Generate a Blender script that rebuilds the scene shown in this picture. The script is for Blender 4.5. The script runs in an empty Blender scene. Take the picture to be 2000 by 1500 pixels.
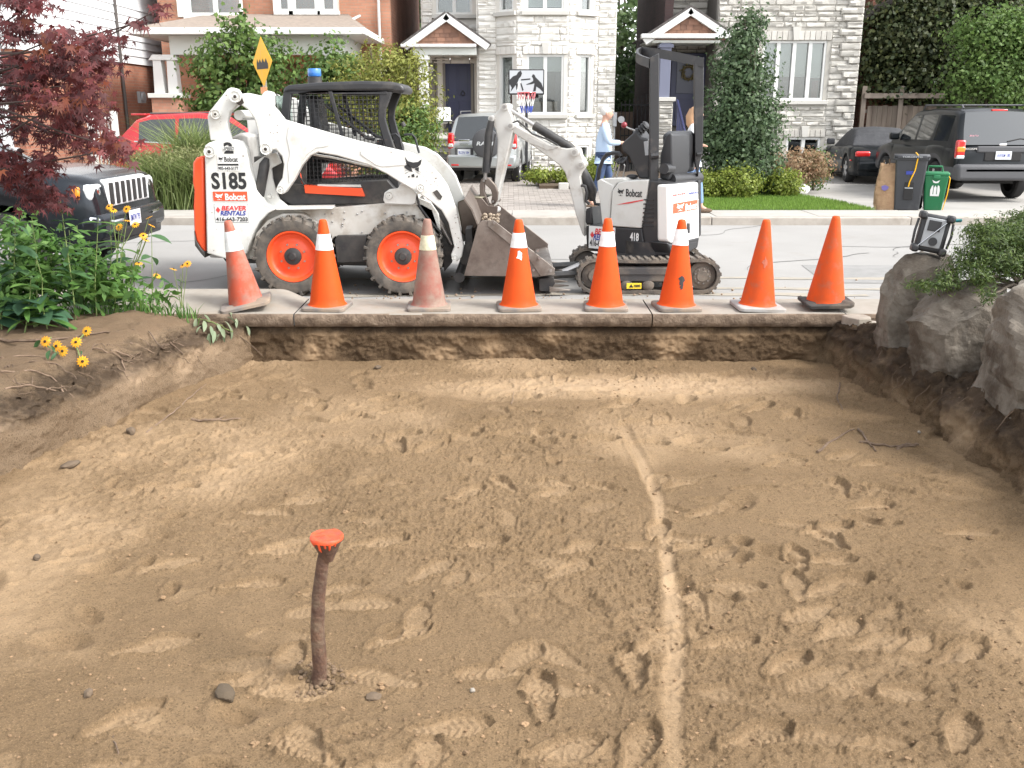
import bpy, bmesh, math, random
import numpy as np
from mathutils import Vector, Matrix, Euler
random.seed(7); np.random.seed(7)
R = math.radians
S = bpy.context.scene
COL = S.collection
# ------------------------------------------------------------------ camera
CZ, TH, F = 1.68, R(16.0), 1850.0
cam_d = bpy.data.cameras.new('camera'); cam = bpy.data.objects.new('camera', cam_d); COL.objects.link(cam)
cam.location = (0, 0, CZ); cam.rotation_euler = (R(90) - TH, 0, 0)
cam_d.sensor_width = 36; cam_d.lens = 36 * F / 2000; cam_d.clip_start = .05; cam_d.clip_end = 2000
S.camera = cam
# ------------------------------------------------------------------ sky, sun, exposure
SUN_EL, SUN_AZ = 46, 112          # azimuth measured from +Y towards +X
w = bpy.data.worlds.new('World'); S.world = w; w.use_nodes = True
nt = w.node_tree; bg = nt.nodes['Background']
sky = nt.nodes.new('ShaderNodeTexSky'); sky.sky_type = 'NISHITA'; sky.sun_disc = False
sky.sun_elevation = R(SUN_EL); sky.sun_rotation = R(SUN_AZ); sky.dust_density = 1.5; sky.air_density = 1.0
hs = nt.nodes.new('ShaderNodeHueSaturation'); hs.inputs['Saturation'].default_value = .16; hs.inputs['Value'].default_value = 1.12
nt.links.new(sky.outputs[0], hs.inputs['Color']); nt.links.new(hs.outputs[0], bg.inputs['Color'])
bg.inputs['Strength'].default_value = .15
sd = bpy.data.lights.new('sun', 'SUN'); sun = bpy.data.objects.new('sun', sd); COL.objects.link(sun)
sd.energy = 1.6; sd.angle = R(16); sd.color = (1, .965, .91)
az, el = R(SUN_AZ), R(SUN_EL)
sdir = Vector((math.sin(az) * math.cos(el), math.cos(az) * math.cos(el), math.sin(el)))
sun.rotation_euler = sdir.to_track_quat('Z', 'Y').to_euler()
S.view_settings.view_transform = 'Standard'; S.view_settings.look = 'None'
S.view_settings.gamma = 1; S.view_settings.use_curve_mapping = False
S.view_settings.exposure = 1.6
S.cycles.max_bounces = 6; S.cycles.transparent_max_bounces = 8
# ------------------------------------------------------------------ photo geometry helpers (survey points)
def ray(x, y):
    u, v = (x - 1000) / F, (y - 750) / F
    return Vector((u, math.cos(TH) - v * math.sin(TH), -math.sin(TH) - v * math.cos(TH)))
def onY(x, y, Y):
    d = ray(x, y); t = Y / d.y; return Vector((d.x * t, Y, CZ + d.z * t))
def onZ(x, y, z=0):
    d = ray(x, y); t = (z - CZ) / d.z; return Vector((d.x * t, d.y * t, z))
def onP(x, y, P, ang):
    n = Vector((-math.sin(ang), math.cos(ang), 0)); d = ray(x, y)
    t = (n.x * P[0] + n.y * P[1]) / n.dot(d); q = d * t
    return Vector((q.x, q.y, CZ + q.z))
def onX(x, y, X):
    d = ray(x, y); t = X / d.x; return Vector((X, d.y * t, CZ + d.z * t))
C1 = lambda p: (360 + p[0] / 2.679, 60 + p[1] / 2.679)
C2 = lambda p: (880 + p[0] / 2.6786, 60 + p[1] / 2.6786)
C3 = lambda p: (1380 + p[0] / 3.1258, p[1] / 3.1258)
C4 = lambda p: (p[0] / 3.571, p[1] / 3.571)
C5 = lambda p: (p[0] / 3.571, 360 + p[1] / 3.571)
C6 = lambda p: (1560 + p[0] / 2.586, 380 + p[1] / 2.586)
C7 = lambda p: (780 + p[0] / 4.1667, p[1] / 4.1667)
C9 = lambda p: (380 + p[0] / 5.358, 170 + p[1] / 5.358)
C10 = lambda p: (1120 + p[0] / 2.83, 70 + p[1] / 2.83)
C11 = lambda p: (200 + p[0] / 3.2258, p[1] / 3.2258)
C12 = lambda p: (1580 + p[0] / 4.762, 180 + p[1] / 4.762)
C13 = lambda p: (860 + p[0] / 3.572, 180 + p[1] / 3.572)
CI = lambda p: p
# ------------------------------------------------------------------ materials
MATS = {}
def mat(name, col, rough=.6, metal=0., col2=None, nscale=8., nlo=.4, nhi=.65, bump=0., bscale=60., bdist=.01,
        rand=0., dirt=None, dirt_amt=.0, dirt_scale=3., coat=0., trans=0., emit=0., spec=.5, sss=0., stretch=None, ndetail=6):
    if name in MATS: return MATS[name]
    m = bpy.data.materials.new(name); m.use_nodes = True; t = m.node_tree; N = t.nodes; L = t.links
    b = N['Principled BSDF']; b.inputs['Roughness'].default_value = rough; b.inputs['Metallic'].default_value = metal
    b.inputs['Specular IOR Level'].default_value = spec
    if coat: b.inputs['Coat Weight'].default_value = coat; b.inputs['Coat Roughness'].default_value = .08
    tc = N.new('ShaderNodeTexCoord'); vec = tc.outputs['Object']
    if stretch:
        mp = N.new('ShaderNodeMapping'); mp.inputs['Scale'].default_value = stretch; L.new(vec, mp.inputs[0]); vec = mp.outputs[0]
    def noise(sc, det=ndetail, ro=.55):
        n = N.new('ShaderNodeTexNoise'); n.inputs['Scale'].default_value = sc; n.inputs['Detail'].default_value = det
        n.inputs['Roughness'].default_value = ro; L.new(vec, n.inputs['Vector']); return n.outputs['Fac']
    def ramp(f, a, c):
        r = N.new('ShaderNodeMapRange'); r.inputs['From Min'].default_value = a; r.inputs['From Max'].default_value = c
        L.new(f, r.inputs['Value']); return r.outputs['Result']
    def mix(f, A, B):
        x = N.new('ShaderNodeMix'); x.data_type = 'RGBA'; 
        if isinstance(f, float): x.inputs['Factor'].default_value = f
        else: L.new(f, x.inputs['Factor'])
        for s, v in ((x.inputs[6], A), (x.inputs[7], B)):
            if isinstance(v, tuple): s.default_value = (*v[:3], 1)
            else: L.new(v, s)
        return x.outputs[2]
    c = tuple(col)
    cur = c
    if col2: cur = mix(ramp(noise(nscale), nlo, nhi), c, tuple(col2))
    if dirt:
        f = ramp(noise(dirt_scale, 8, .65), .62 - dirt_amt * .3, .78 - dirt_amt * .2)
        m2 = N.new('ShaderNodeMath'); m2.operation = 'MULTIPLY'; m2.inputs[1].default_value = min(1, .35 + dirt_amt); L.new(f, m2.inputs[0])
        cur = mix(m2.outputs[0], cur, tuple(dirt))
    if rand:
        oi = N.new('ShaderNodeObjectInfo'); ge = N.new('ShaderNodeNewGeometry')
        ad = N.new('ShaderNodeMath'); ad.operation = 'ADD'; L.new(oi.outputs['Random'], ad.inputs[0]); L.new(ge.outputs['Random Per Island'], ad.inputs[1])
        fr = N.new('ShaderNodeMath'); fr.operation = 'FRACT'; L.new(ad.outputs[0], fr.inputs[0])
        mr = N.new('ShaderNodeMapRange'); mr.inputs['To Min'].default_value = 1 - rand; mr.inputs['To Max'].default_value = 1 + rand; L.new(fr.outputs[0], mr.inputs['Value'])
        h = N.new('ShaderNodeHueSaturation'); L.new(mr.outputs[0], h.inputs['Value'])
        if isinstance(cur, tuple): h.inputs['Color'].default_value = (*cur, 1)
        else: L.new(cur, h.inputs['Color'])
        cur = h.outputs[0]
    if isinstance(cur, tuple): b.inputs['Base Color'].default_value = (*cur, 1)
    else: L.new(cur, b.inputs['Base Color'])
    if bump:
        bp = N.new('ShaderNodeBump'); bp.inputs['Strength'].default_value = bump; bp.inputs['Distance'].default_value = bdist
        L.new(noise(bscale, 6, .6), bp.inputs['Height']); L.new(bp.outputs[0], b.inputs['Normal'])
    if trans: b.inputs['Transmission Weight'].default_value = trans
    if emit: b.inputs['Emission Color'].default_value = (*c, 1); b.inputs['Emission Strength'].default_value = emit
    MATS[name] = m; return m
def leafmat(name, c1, c2, rand=.35, trans=.35, rough=.55):
    """two-sided leaf: diffuse + translucent with colour varied leaf by leaf"""
    m = bpy.data.materials.new(name); m.use_nodes = True; t = m.node_tree; N = t.nodes; L = t.links
    b = N['Principled BSDF']; out = N['Material Output']; b.inputs['Roughness'].default_value = rough
    b.inputs['Specular IOR Level'].default_value = .35
    ge = N.new('ShaderNodeNewGeometry'); oi = N.new('ShaderNodeObjectInfo')
    ad = N.new('ShaderNodeMath'); L.new(oi.outputs['Random'], ad.inputs[0]); L.new(ge.outputs['Random Per Island'], ad.inputs[1])
    fr = N.new('ShaderNodeMath'); fr.operation = 'FRACT'; L.new(ad.outputs[0], fr.inputs[0])
    x = N.new('ShaderNodeMix'); x.data_type = 'RGBA'; x.inputs[6].default_value = (*c1, 1); x.inputs[7].default_value = (*c2, 1); L.new(fr.outputs[0], x.inputs['Factor'])
    m7 = N.new('ShaderNodeMath'); m7.operation = 'MULTIPLY'; m7.inputs[1].default_value = 7.31; L.new(fr.outputs[0], m7.inputs[0])
    f2 = N.new('ShaderNodeMath'); f2.operation = 'FRACT'; L.new(m7.outputs[0], f2.inputs[0])
    mr = N.new('ShaderNodeMapRange'); mr.inputs['To Min'].default_value = 1 - rand; mr.inputs['To Max'].default_value = 1 + rand; L.new(f2.outputs[0], mr.inputs['Value'])
    h = N.new('ShaderNodeHueSaturation'); L.new(x.outputs[2], h.inputs['Color']); L.new(mr.outputs[0], h.inputs['Value'])
    L.new(h.outputs[0], b.inputs['Base Color'])
    tr = N.new('ShaderNodeBsdfTranslucent'); L.new(h.outputs[0], tr.inputs['Color'])
    ms = N.new('ShaderNodeMixShader'); ms.inputs[0].default_value = trans; L.new(b.outputs[0], ms.inputs[1]); L.new(tr.outputs[0], ms.inputs[2])
    L.new(ms.outputs[0], out.inputs['Surface'])
    MATS[name] = m; return m
# ------------------------------------------------------------------ object helpers
ORG = {}
def tag(o, label=None, cat=None, group=None, kind=None):
    if label: o['label'] = label
    if cat: o['category'] = cat
    if group: o['group'] = group
    if kind: o['kind'] = kind
    return o
def thing(name, label, cat, loc=(0, 0, 0), group=None):
    o = bpy.data.objects.new(name, None); COL.objects.link(o); o.location = loc; o.empty_display_size = .1
    ORG[o] = Vector(loc); return tag(o, label, cat, group)
def link(name, me, m=None, parent=None, loc=None):
    o = bpy.data.objects.new(name, me); COL.objects.link(o)
    if m is not None and not me.materials: me.materials.append(m)
    if parent is not None: o.parent = parent; ORG[o] = ORG.get(parent, Vector((0, 0, 0)))
    else: ORG[o] = Vector((0, 0, 0))
    if loc is not None: o.location = Vector(loc) - (ORG[o] if parent is not None else Vector())
    return o
def copy_tree(o, parent=None):
    c = o.copy(); COL.objects.link(c)
    if parent is not None: c.parent = parent
    for ch in list(o.children): copy_tree(ch, c)
    return c
class MB:
    def __init__(s): s.v = []; s.f = []; s.M = None
    def add(s, vs, fs):
        n = len(s.v)
        if s.M is not None: vs = [s.M @ Vector(v) for v in vs]
        s.v += [tuple(v) for v in vs]; s.f += [tuple(i + n for i in f) for f in fs]; return s
    def box(s, c, d, rot=None, taper=1.):
        x, y, z = d[0] / 2, d[1] / 2, d[2] / 2; vs = []
        for k in (-1, 1):
            q = taper if k == 1 else 1
            for a, b in ((-1, -1), (1, -1), (1, 1), (-1, 1)): vs.append(Vector((a * x * q, b * y * q, k * z)))
        if rot is not None:
            E = Euler(rot).to_matrix(); vs = [E @ v for v in vs]
        vs = [v + Vector(c) for v in vs]
        return s.add(vs, [(3, 2, 1, 0), (4, 5, 6, 7), (0, 1, 5, 4), (1, 2, 6, 5), (2, 3, 7, 6), (3, 0, 4, 7)])
    def box2(s, a, b):
        a, b = Vector(a), Vector(b); return s.box((a + b) / 2, [abs(b[i] - a[i]) for i in range(3)])
    def prism3(s, pts, off):
        """closed outline of 3D points extruded by vector off"""
        n = len(pts); off = Vector(off); vs = [Vector(p) for p in pts] + [Vector(p) + off for p in pts]
        return s.add(vs, [tuple(range(n)), tuple(range(2 * n - 1, n - 1, -1))] + [(i, i + n, (i + 1) % n + n, (i + 1) % n) for i in range(n)])
    def prism(s, xz, y0, y1): return s.prism3([(x, y0, z) for x, z in xz], (0, y1 - y0, 0))
    def tube(s, pts, r, n=8, cap=True):
        pts = [Vector(p) for p in pts]; m = len(pts)
        rs = r if isinstance(r, (list, tuple)) else [r] * m
        T = []
        for i in range(m):
            d = (pts[min(i + 1, m - 1)] - pts[max(i - 1, 0)]); T.append(d.normalized() if d.length > 1e-9 else Vector((0, 0, 1)))
        a = Vector((0, 0, 1)) if abs(T[0].z) < .9 else Vector((1, 0, 0))
        u = T[0].cross(a).normalized(); vs = []; fs = []
        for i in range(m):
            u = (u - T[i] * u.dot(T[i]));  u = u.normalized() if u.length > 1e-6 else T[i].orthogonal().normalized()
            w2 = T[i].cross(u)
            for k in range(n):
                an = 2 * math.pi * k / n; vs.append(pts[i] + (u * math.cos(an) + w2 * math.sin(an)) * rs[i])
        for i in range(m - 1):
            for k in range(n): fs.append((i * n + k, i * n + (k + 1) % n, (i + 1) * n + (k + 1) % n, (i + 1) * n + k))
        if cap: fs += [tuple(range(n - 1, -1, -1)), tuple(range((m - 1) * n, m * n))]
        return s.add(vs, fs)
    def cyl(s, p0, p1, r0, r1=None, n=16): return s.tube([p0, p1], [r0, r0 if r1 is None else r1], n)
    def lathe(s, prof, c, axis='Z', n=32):
        vs = []; fs = []; m = len(prof); c = Vector(c)
        for r, h in prof:
            for k in range(n):
                a = 2 * math.pi * k / n; x, y = r * math.cos(a), r * math.sin(a)
                vs.append(c + (Vector((x, y, h)) if axis == 'Z' else Vector((x, h, y)) if axis == 'Y' else Vector((h, x, y))))
        for i in range(m - 1):
            for k in range(n): fs.append((i * n + k, i * n + (k + 1) % n, (i + 1) * n + (k + 1) % n, (i + 1) * n + k))
        return s.add(vs, fs)
    def ball(s, c, r, sc=(1, 1, 1), n=12, m=8):
        vs = []; fs = []; c = Vector(c)
        for i in range(1, m):
            p = math.pi * i / m
            for k in range(n):
                a = 2 * math.pi * k / n; vs.append(c + Vector((math.sin(p) * math.cos(a) * r * sc[0], math.sin(p) * math.sin(a) * r * sc[1], math.cos(p) * r * sc[2])))
        vs += [c + Vector((0, 0, r * sc[2])), c - Vector((0, 0, r * sc[2]))]; T, B = len(vs) - 2, len(vs) - 1
        for i in range(m - 2):
            for k in range(n): fs.append((i * n + k, (i + 1) * n + k, (i + 1) * n + (k + 1) % n, i * n + (k + 1) % n))
        for k in range(n): fs.append((T, k, (k + 1) % n)); fs.append((B, (m - 2) * n + (k + 1) % n, (m - 2) * n + k))
        return s.add(vs, fs)
    def grid(s, P):
        """P: rows of 3D points"""
        a = len(P); b = len(P[0]); vs = [p for r in P for p in r]
        return s.add(vs, [(i * b + k, i * b + k + 1, (i + 1) * b + k + 1, (i + 1) * b + k) for i in range(a - 1) for k in range(b - 1)])
    def mesh(s, name, org=None):
        me = bpy.data.meshes.new(name)
        vs = s.v if org is None else [(a - org.x, b - org.y, c - org.z) for a, b, c in s.v]
        me.from_pydata(vs, [], s.f); me.update()
        bm = bmesh.new(); bm.from_mesh(me); bmesh.ops.recalc_face_normals(bm, faces=bm.faces); bm.to_mesh(me); bm.free()
        return me
    def build(s, name, m, parent=None, bevel=0., smooth=35, seg=2, sub=0, label=None, loc=None, **kw):
        org = ORG.get(parent, Vector()) if parent is not None else Vector(loc or (0, 0, 0))
        me = s.mesh(name, org)
        o = link(name, me, m, parent)
        if parent is None: o.location = org; ORG[o] = org
        if smooth:
            me.polygons.foreach_set('use_smooth', [True] * len(me.polygons)); me.set_sharp_from_angle(angle=R(smooth))
        if bevel:
            bv = o.modifiers.new('bevel', 'BEVEL'); bv.width = bevel; bv.segments = seg; bv.limit_method = 'ANGLE'; bv.angle_limit = R(40); bv.harden_normals = False
        if sub: sb = o.modifiers.new('sub', 'SUBSURF'); sb.levels = sb.render_levels = sub
        if label: o['label'] = label
        tag(o, **kw); return o
def npmesh(name, V, Fq, smooth=False):
    """fast mesh from numpy: V (n,3), Fq (m,k)"""
    me = bpy.data.meshes.new(name); k = Fq.shape[1]
    me.vertices.add(len(V)); me.vertices.foreach_set('co', V.astype(np.float32).ravel())
    me.loops.add(Fq.size); me.loops.foreach_set('vertex_index', Fq.astype(np.int32).ravel())
    me.polygons.add(len(Fq)); me.polygons.foreach_set('loop_start', np.arange(0, Fq.size, k, dtype=np.int32))
    me.polygons.foreach_set('loop_total', np.full(len(Fq), k, dtype=np.int32))
    if smooth: me.polygons.foreach_set('use_smooth', np.ones(len(Fq), dtype=bool))
    me.update(calc_edges=True); return me
def gridfaces(a, b):
    i = np.arange(a - 1)[:, None] * b + np.arange(b - 1)[None, :]; i = i.ravel()
    return np.stack([i, i + 1, i + b + 1, i + b], 1)
def vnoise(x, y, seed=0):
    xi = np.floor(x).astype(np.int64); yi = np.floor(y).astype(np.int64); xf = x - xi; yf = y - yi
    def h(a, b):
        n = (a * 374761393 + b * 668265263 + seed * 974711) & 0xffffffff
        n = ((n ^ (n >> 13)) * 1274126177) & 0xffffffff
        return ((n ^ (n >> 16)) & 0xffff) / 65535.
    u = xf * xf * (3 - 2 * xf); v = yf * yf * (3 - 2 * yf)
    return (h(xi, yi) * (1 - u) + h(xi + 1, yi) * u) * (1 - v) + (h(xi, yi + 1) * (1 - u) + h(xi + 1, yi + 1) * u) * v - .5
def fbm(x, y, sc, oct=4, seed=0, g=.5):
    r = 0; a = 1.
    for o in range(oct): r = r + a * vnoise(x * sc, y * sc, seed + o * 17); sc *= 2.03; a *= g
    return r
def shift(o, d):
    o.location = Vector(o.location) + Vector(d)
# text and emblems as thin raised lettering
_fc = bpy.data.curves.new('t', 'FONT'); _fo = bpy.data.objects.new('t', _fc); COL.objects.link(_fo); _fo.hide_render = True
def text(s, O, U, V, w, h, m, parent, bold=.0, name='lettering', depth=.0015, shear=0.):
    O, U, V = Vector(O), Vector(U).normalized(), Vector(V).normalized(); Nn = U.cross(V)
    _fc.body = s; _fc.offset = bold; _fc.extrude = .02; _fc.shear = shear; _fc.resolution_u = 3
    dg = bpy.context.evaluated_depsgraph_get(); dg.update(); ev = _fo.evaluated_get(dg); me0 = ev.to_mesh()
    vs = [v.co.copy() for v in me0.vertices]; fs = [tuple(p.vertices) for p in me0.polygons]; ev.to_mesh_clear()
    x0 = min(v.x for v in vs); x1 = max(v.x for v in vs); y0 = min(v.y for v in vs); y1 = max(v.y for v in vs)
    mb = MB(); mb.add([O + U * ((v.x - (x0 + x1) / 2) / (x1 - x0) * w) + V * ((v.y - (y0 + y1) / 2) / (y1 - y0) * h) + Nn * ((v.z / .02 * .5 + .5) * depth) for v in vs], fs)
    return mb.build(name, m, parent, smooth=0)
def shape2d(polys, O, U, V, w, h, m, parent, name='emblem', depth=.0015):
    """polys: list of outlines in 0..1 box (y down)"""
    O, U, V = Vector(O), Vector(U).normalized(), Vector(V).normalized(); Nn = U.cross(V); mb = MB()
    for p in polys: mb.prism3([O + U * ((x - .5) * w) + V * ((.5 - y) * h) for x, y in p], Nn * depth)
    return mb.build(name, m, parent, smooth=0)
CATHEAD = [[(.05, .0), (.2, .2), (.5, .27), (.78, .24), (1., .08), (.92, .36), (.75, .5), (.52, .56), (.3, .5), (.12, .36)],
           [(0., .42), (.22, .36), (.4, .56), (.46, .72), (.3, .7), (.12, .6), (0., .52)],
           [(.62, .54), (.82, .5), (.8, .72), (.66, .66), (.58, .6)],
           [(.38, .86), (.54, .82), (.56, .98), (.4, .98)], [(.2, .94), (.28, .9), (.27, 1.), (.2, 1.)], [(.66, .92), (.74, .9), (.74, 1.), (.67, 1.)]]
def pieces(parent, name, meshes, T, m, maxn=280, stuffname=None, mats=None):
    """T: list of (loc, rotz, scale, mesh index). the first maxn are objects of their own, the rest are joined"""
    org = ORG.get(parent, Vector())
    for i, (loc, rz, sc, k) in enumerate(T[:maxn]):
        o = bpy.data.objects.new(name, meshes[k]); COL.objects.link(o); o.parent = parent
        o.location = Vector(loc) - org; o.rotation_euler = (0, 0, rz) if not isinstance(rz, tuple) else rz; o.scale = sc
    rest = T[maxn:]
    if rest:
        mb = MB()
        for loc, rz, sc, k in rest:
            me = meshes[k]; E = Euler((0, 0, rz) if not isinstance(rz, tuple) else rz).to_matrix()
            mb.add([E @ Vector((v.co.x * sc[0], v.co.y * sc[1], v.co.z * sc[2])) + Vector(loc) for v in me.vertices], [tuple(p.vertices) for p in me.polygons])
        o = mb.build(stuffname or name + '_field', m, parent, smooth=30, kind='stuff')
# ================================================================== GROUND, PIT, STREET
def soilmat(name, base, loose, pale, strata=None, bump=.6):
    m = bpy.data.materials.new(name); m.use_nodes = True; t = m.node_tree; N = t.nodes; L = t.links; b = N['Principled BSDF']
    b.inputs['Roughness'].default_value = .95; b.inputs['Specular IOR Level'].default_value = .2
    tc = N.new('ShaderNodeTexCoord'); vec = tc.outputs['Object']
    def noise(sc, d=8, ro=.62):
        n = N.new('ShaderNodeTexNoise'); n.inputs['Scale'].default_value = sc; n.inputs['Detail'].default_value = d; n.inputs['Roughness'].default_value = ro
        L.new(vec, n.inputs['Vector']); return n.outputs['Fac']
    def mr(f, a, c, lo=0., hi=1.):
        r = N.new('ShaderNodeMapRange'); r.inputs[1].default_value = a; r.inputs[2].default_value = c; r.inputs[3].default_value = lo; r.inputs[4].default_value = hi
        L.new(f, r.inputs[0]); return r.outputs[0]
    def mix(f, A, B):
        x = N.new('ShaderNodeMix'); x.data_type = 'RGBA'; L.new(f, x.inputs[0])
        for s, v in ((x.inputs[6], A), (x.inputs[7], B)):
            if isinstance(v, tuple): s.default_value = (*v[:3], 1)
            else: L.new(v, s)
        return x.outputs[2]
    def math2(op, a, b2):
        x = N.new('ShaderNodeMath'); x.operation = op
        for s, v in ((x.inputs[0], a), (x.inputs[1], b2)):
            if isinstance(v, (int, float)): s.default_value = v
            else: L.new(v, s)
        return x.outputs[0]
    c = mix(mr(noise(1.1), .38, .62), base, loose)
    c = mix(mr(noise(26., 6, .7), .45, .75, 0, .55), c, tuple(x * .62 for x in base))
    c = mix(mr(noise(200., 3), .52, .66, 0, .8), c, tuple(min(1, x * 1.35) for x in base))
    c = mix(mr(noise(110., 4), .54, .64, 0, .85), c, tuple(x * .45 for x in base))
    at = N.new('ShaderNodeAttribute'); at.attribute_name = 'pack'
    pk = math2('MULTIPLY', at.outputs['Fac'], mr(noise(9., 6), .3, .6, .45, 1.))
    c = mix(pk, c, pale)
    if strata:
        sp = N.new('ShaderNodeSeparateXYZ'); L.new(vec, sp.inputs[0])
        zz = math2('ADD', sp.outputs['Z'], mr(noise(5., 6), .3, .7, -.035, .035))
        for (z0, z1, z2, z3, colr, amt) in strata:
            k = math2('MULTIPLY', math2('MULTIPLY', mr(zz, z0, z1), mr(zz, z3, z2)), mr(noise(12., 6, .7), .32, .55, amt * .55, amt)); c = mix(k, c, colr)
    L.new(c, b.inputs['Base Color'])
    h = math2('ADD', noise(95., 8, .78), math2('MULTIPLY', noise(330., 3), .45))
    bp = N.new('ShaderNodeBump'); bp.inputs['Distance'].default_value = .035; L.new(h, bp.inputs['Height'])
    inv = math2('MULTIPLY', math2('SUBTRACT', 1.12, at.outputs['Fac']), bump); L.new(inv, bp.inputs['Strength']); L.new(bp.outputs[0], b.inputs['Normal'])
    return m
SAND, LOOSE, PALE = (.282, .190, .106), (.225, .150, .082), (.33, .238, .15)
M_floor = soilmat('pit soil', SAND, LOOSE, PALE, bump=.7)
DARKH = (.062, .042, .028)
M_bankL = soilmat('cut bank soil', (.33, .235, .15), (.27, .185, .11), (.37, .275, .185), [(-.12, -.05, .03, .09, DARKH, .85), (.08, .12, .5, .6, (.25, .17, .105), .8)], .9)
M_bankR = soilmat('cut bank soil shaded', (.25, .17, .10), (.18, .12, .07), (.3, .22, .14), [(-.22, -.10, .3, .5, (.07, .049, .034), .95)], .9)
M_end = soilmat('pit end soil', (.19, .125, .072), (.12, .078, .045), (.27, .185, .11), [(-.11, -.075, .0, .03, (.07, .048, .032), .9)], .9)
PZ = -.30
def setpack(me, a):
    at = me.attributes.new('pack', 'FLOAT', 'POINT'); at.data.foreach_set('value', a.astype(np.float32).ravel())
def pit_floor():
    ys = 2.0 * np.exp(np.linspace(0, math.log(7.8 / 2.0), 590)); ss = np.linspace(-1, 1, 800)
    Y = np.repeat(ys[:, None], 800, 1); A = 2.0 + (Y - 2.0) * .16; B = 1.75 - (Y - 2.) * .2; s = ss[None, :]
    X = s * A + s ** 5 * B
    Z = PZ + .05 * fbm(X, Y, .5, 3, 3) + .032 * fbm(X, Y, 1.7, 4, 5) + .012 * fbm(X, Y, 7., 3, 9)
    rough = np.clip(.62 + 1.3 * fbm(X, Y, .9, 4, 31), .15, 1.1)
    pack = np.clip(fbm(X, Y, .9, 4, 77) * 1.2 - .12, 0, .5)
    # compacted smear near the far end
    pack = np.maximum(pack, np.clip(1 - ((X - .9) / 1.9) ** 2 - ((Y - 6.9) / .45) ** 2, 0, 1) * .85)
    cr = vnoise(X * 75, Y * 75, 41) + .6 * vnoise(X * 160, Y * 160, 43); cl = vnoise(X * 34, Y * 34, 91) + .5 * vnoise(X * 60, Y * 60, 93); crumb = np.clip(cr - .06, 0, 1) * .027 + np.clip(cl - .35, 0, 1) * .045
    ridge = (np.abs(fbm(X, Y, 14, 3, 51))) * .022
    Z = Z - .034 - .02 * np.clip(Y - 6.8, 0, 1) + rough * (crumb + ridge)
    # wheel-barrow track
    tr = [onZ(x, y, PZ) for x, y in ((1215, 825), (1245, 880), (1283, 960), (1300, 1030), (1306, 1100), (1316, 1160), (1318, 1260), (1313, 1330), (1316, 1420), (1322, 1520), (1322, 1700))]
    d = np.full(X.shape, 9.); 
    for a, b in zip(tr[:-1], tr[1:]):
        vx, vy = b.x - a.x, b.y - a.y; L2 = vx * vx + vy * vy
        t = np.clip(((X - a.x) * vx + (Y - a.y) * vy) / L2, 0, 1); dd = np.hypot(X - a.x - t * vx, Y - a.y - t * vy); d = np.minimum(d, dd)
    wv = .034 + .012 * vnoise(Y * 3, X * 0, 8)
    k = np.clip((wv + .014 - d + .012 * vnoise(X * 25, Y * 12, 72)) / .03, 0, 1); base = PZ + .03 * fbm(X, Y, .5, 3, 3)
    Z = Z * (1 - k) + (Z * .25 + (base - .034 - .006 + .0015 * np.sin(Y * 240)) * .75) * k; 
    Z += np.exp(-((d - wv - .02) / .012) ** 2) * .003
    pack = np.maximum(pack, k * np.clip(.5 + .6 * vnoise(X * 6, Y * 3, 71), 0, 1))
    # boot prints
    rnd = random.Random(5); P = []
    fixed = [(540, 1055, 20, .3), (650, 1130, 12, .32), (490, 1120, 14, .3), (300, 1240, 30, .34), (560, 1270, 80, .3), (330, 1085, 25, .3), (760, 935, 10, .26), (985, 935, 120, .26), (1080, 955, 30, .28),
             (940, 1045, 12, .27), (1130, 1055, 20, .26), (1340, 1060, 15, .28), (1180, 945, 150, .26), (740, 1040, 20, .3), (700, 1160, 12, .34), (1060, 1340, 85, .32), (1240, 1290, 95, .3), (780, 1220, 35, .3),
             (1420, 1240, 25, .3), (1540, 1280, 40, .3), (1640, 1215, 30, .3), (1700, 1020, 150, .28), (1560, 1085, 90, .28), (780, 768, 5, .3), (1020, 770, 0, .3), (780, 848, 3, .3), (890, 848, 0, .27), (990, 850, 5, .28),
             (700, 810, 150, .28), (1170, 858, 4, .3), (430, 770, 8, .3), (600, 780, 4, .28), (1330, 940, 40, .28), (1430, 1130, 5, .3), (1650, 1130, 20, .3), (500, 1300, 20, .32), (240, 1380, 40, .3), (880, 1400, 10, .3),
             (1100, 1440, 20, .3), (600, 1440, 150, .32), (1250, 1440, 60, .3), (1480, 1420, 30, .3), (1750, 1340, 15, .3), (1880, 1260, 30, .3), (1880, 1420, 60, .3)]
    for x, y, a, l in fixed: q = onZ(x, y, PZ); P.append((q.x, q.y, R(a + rnd.uniform(-8, 8)), l, rnd.uniform(.7, 1.25)))
    for i in range(300):
        x = rnd.uniform(-2.9, 2.9); y = 2.1 + 5.3 * rnd.random() ** .9
        if rnd.random() < .3 and x < 0 and y > 4.3: continue
        P.append((x, y, rnd.choice((0, 15, 30, 60, 100, 150, 170, 190, 220)) * math.pi / 180 + rnd.uniform(-.4, .4), rnd.uniform(.25, .33), rnd.uniform(.2, .95)))
    for (px, py, a, l, dp) in P:
        i0, i1 = np.searchsorted(ys, (py - .3, py + .3))
        x, y = X[i0:i1] - px, Y[i0:i1] - py; u = (x * math.cos(a) + y * math.sin(a)) / l; v = (-x * math.sin(a) + y * math.cos(a)) / l
        wd = .145 + .05 * np.sin((u + .12) * 6.6) - .03 * np.clip(-u - .1, 0, 1)
        end = np.clip((.5 - np.abs(u)) / .1, 0, 1) ** .5; wd = wd * end
        sd = np.abs(v) - wd + .012 * vnoise(X[i0:i1] * 30, Y[i0:i1] * 30, int(abs(px) * 99) % 50)
        sd = np.where(np.abs(u) > .5, np.maximum(sd, (np.abs(u) - .5)), sd)
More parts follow.
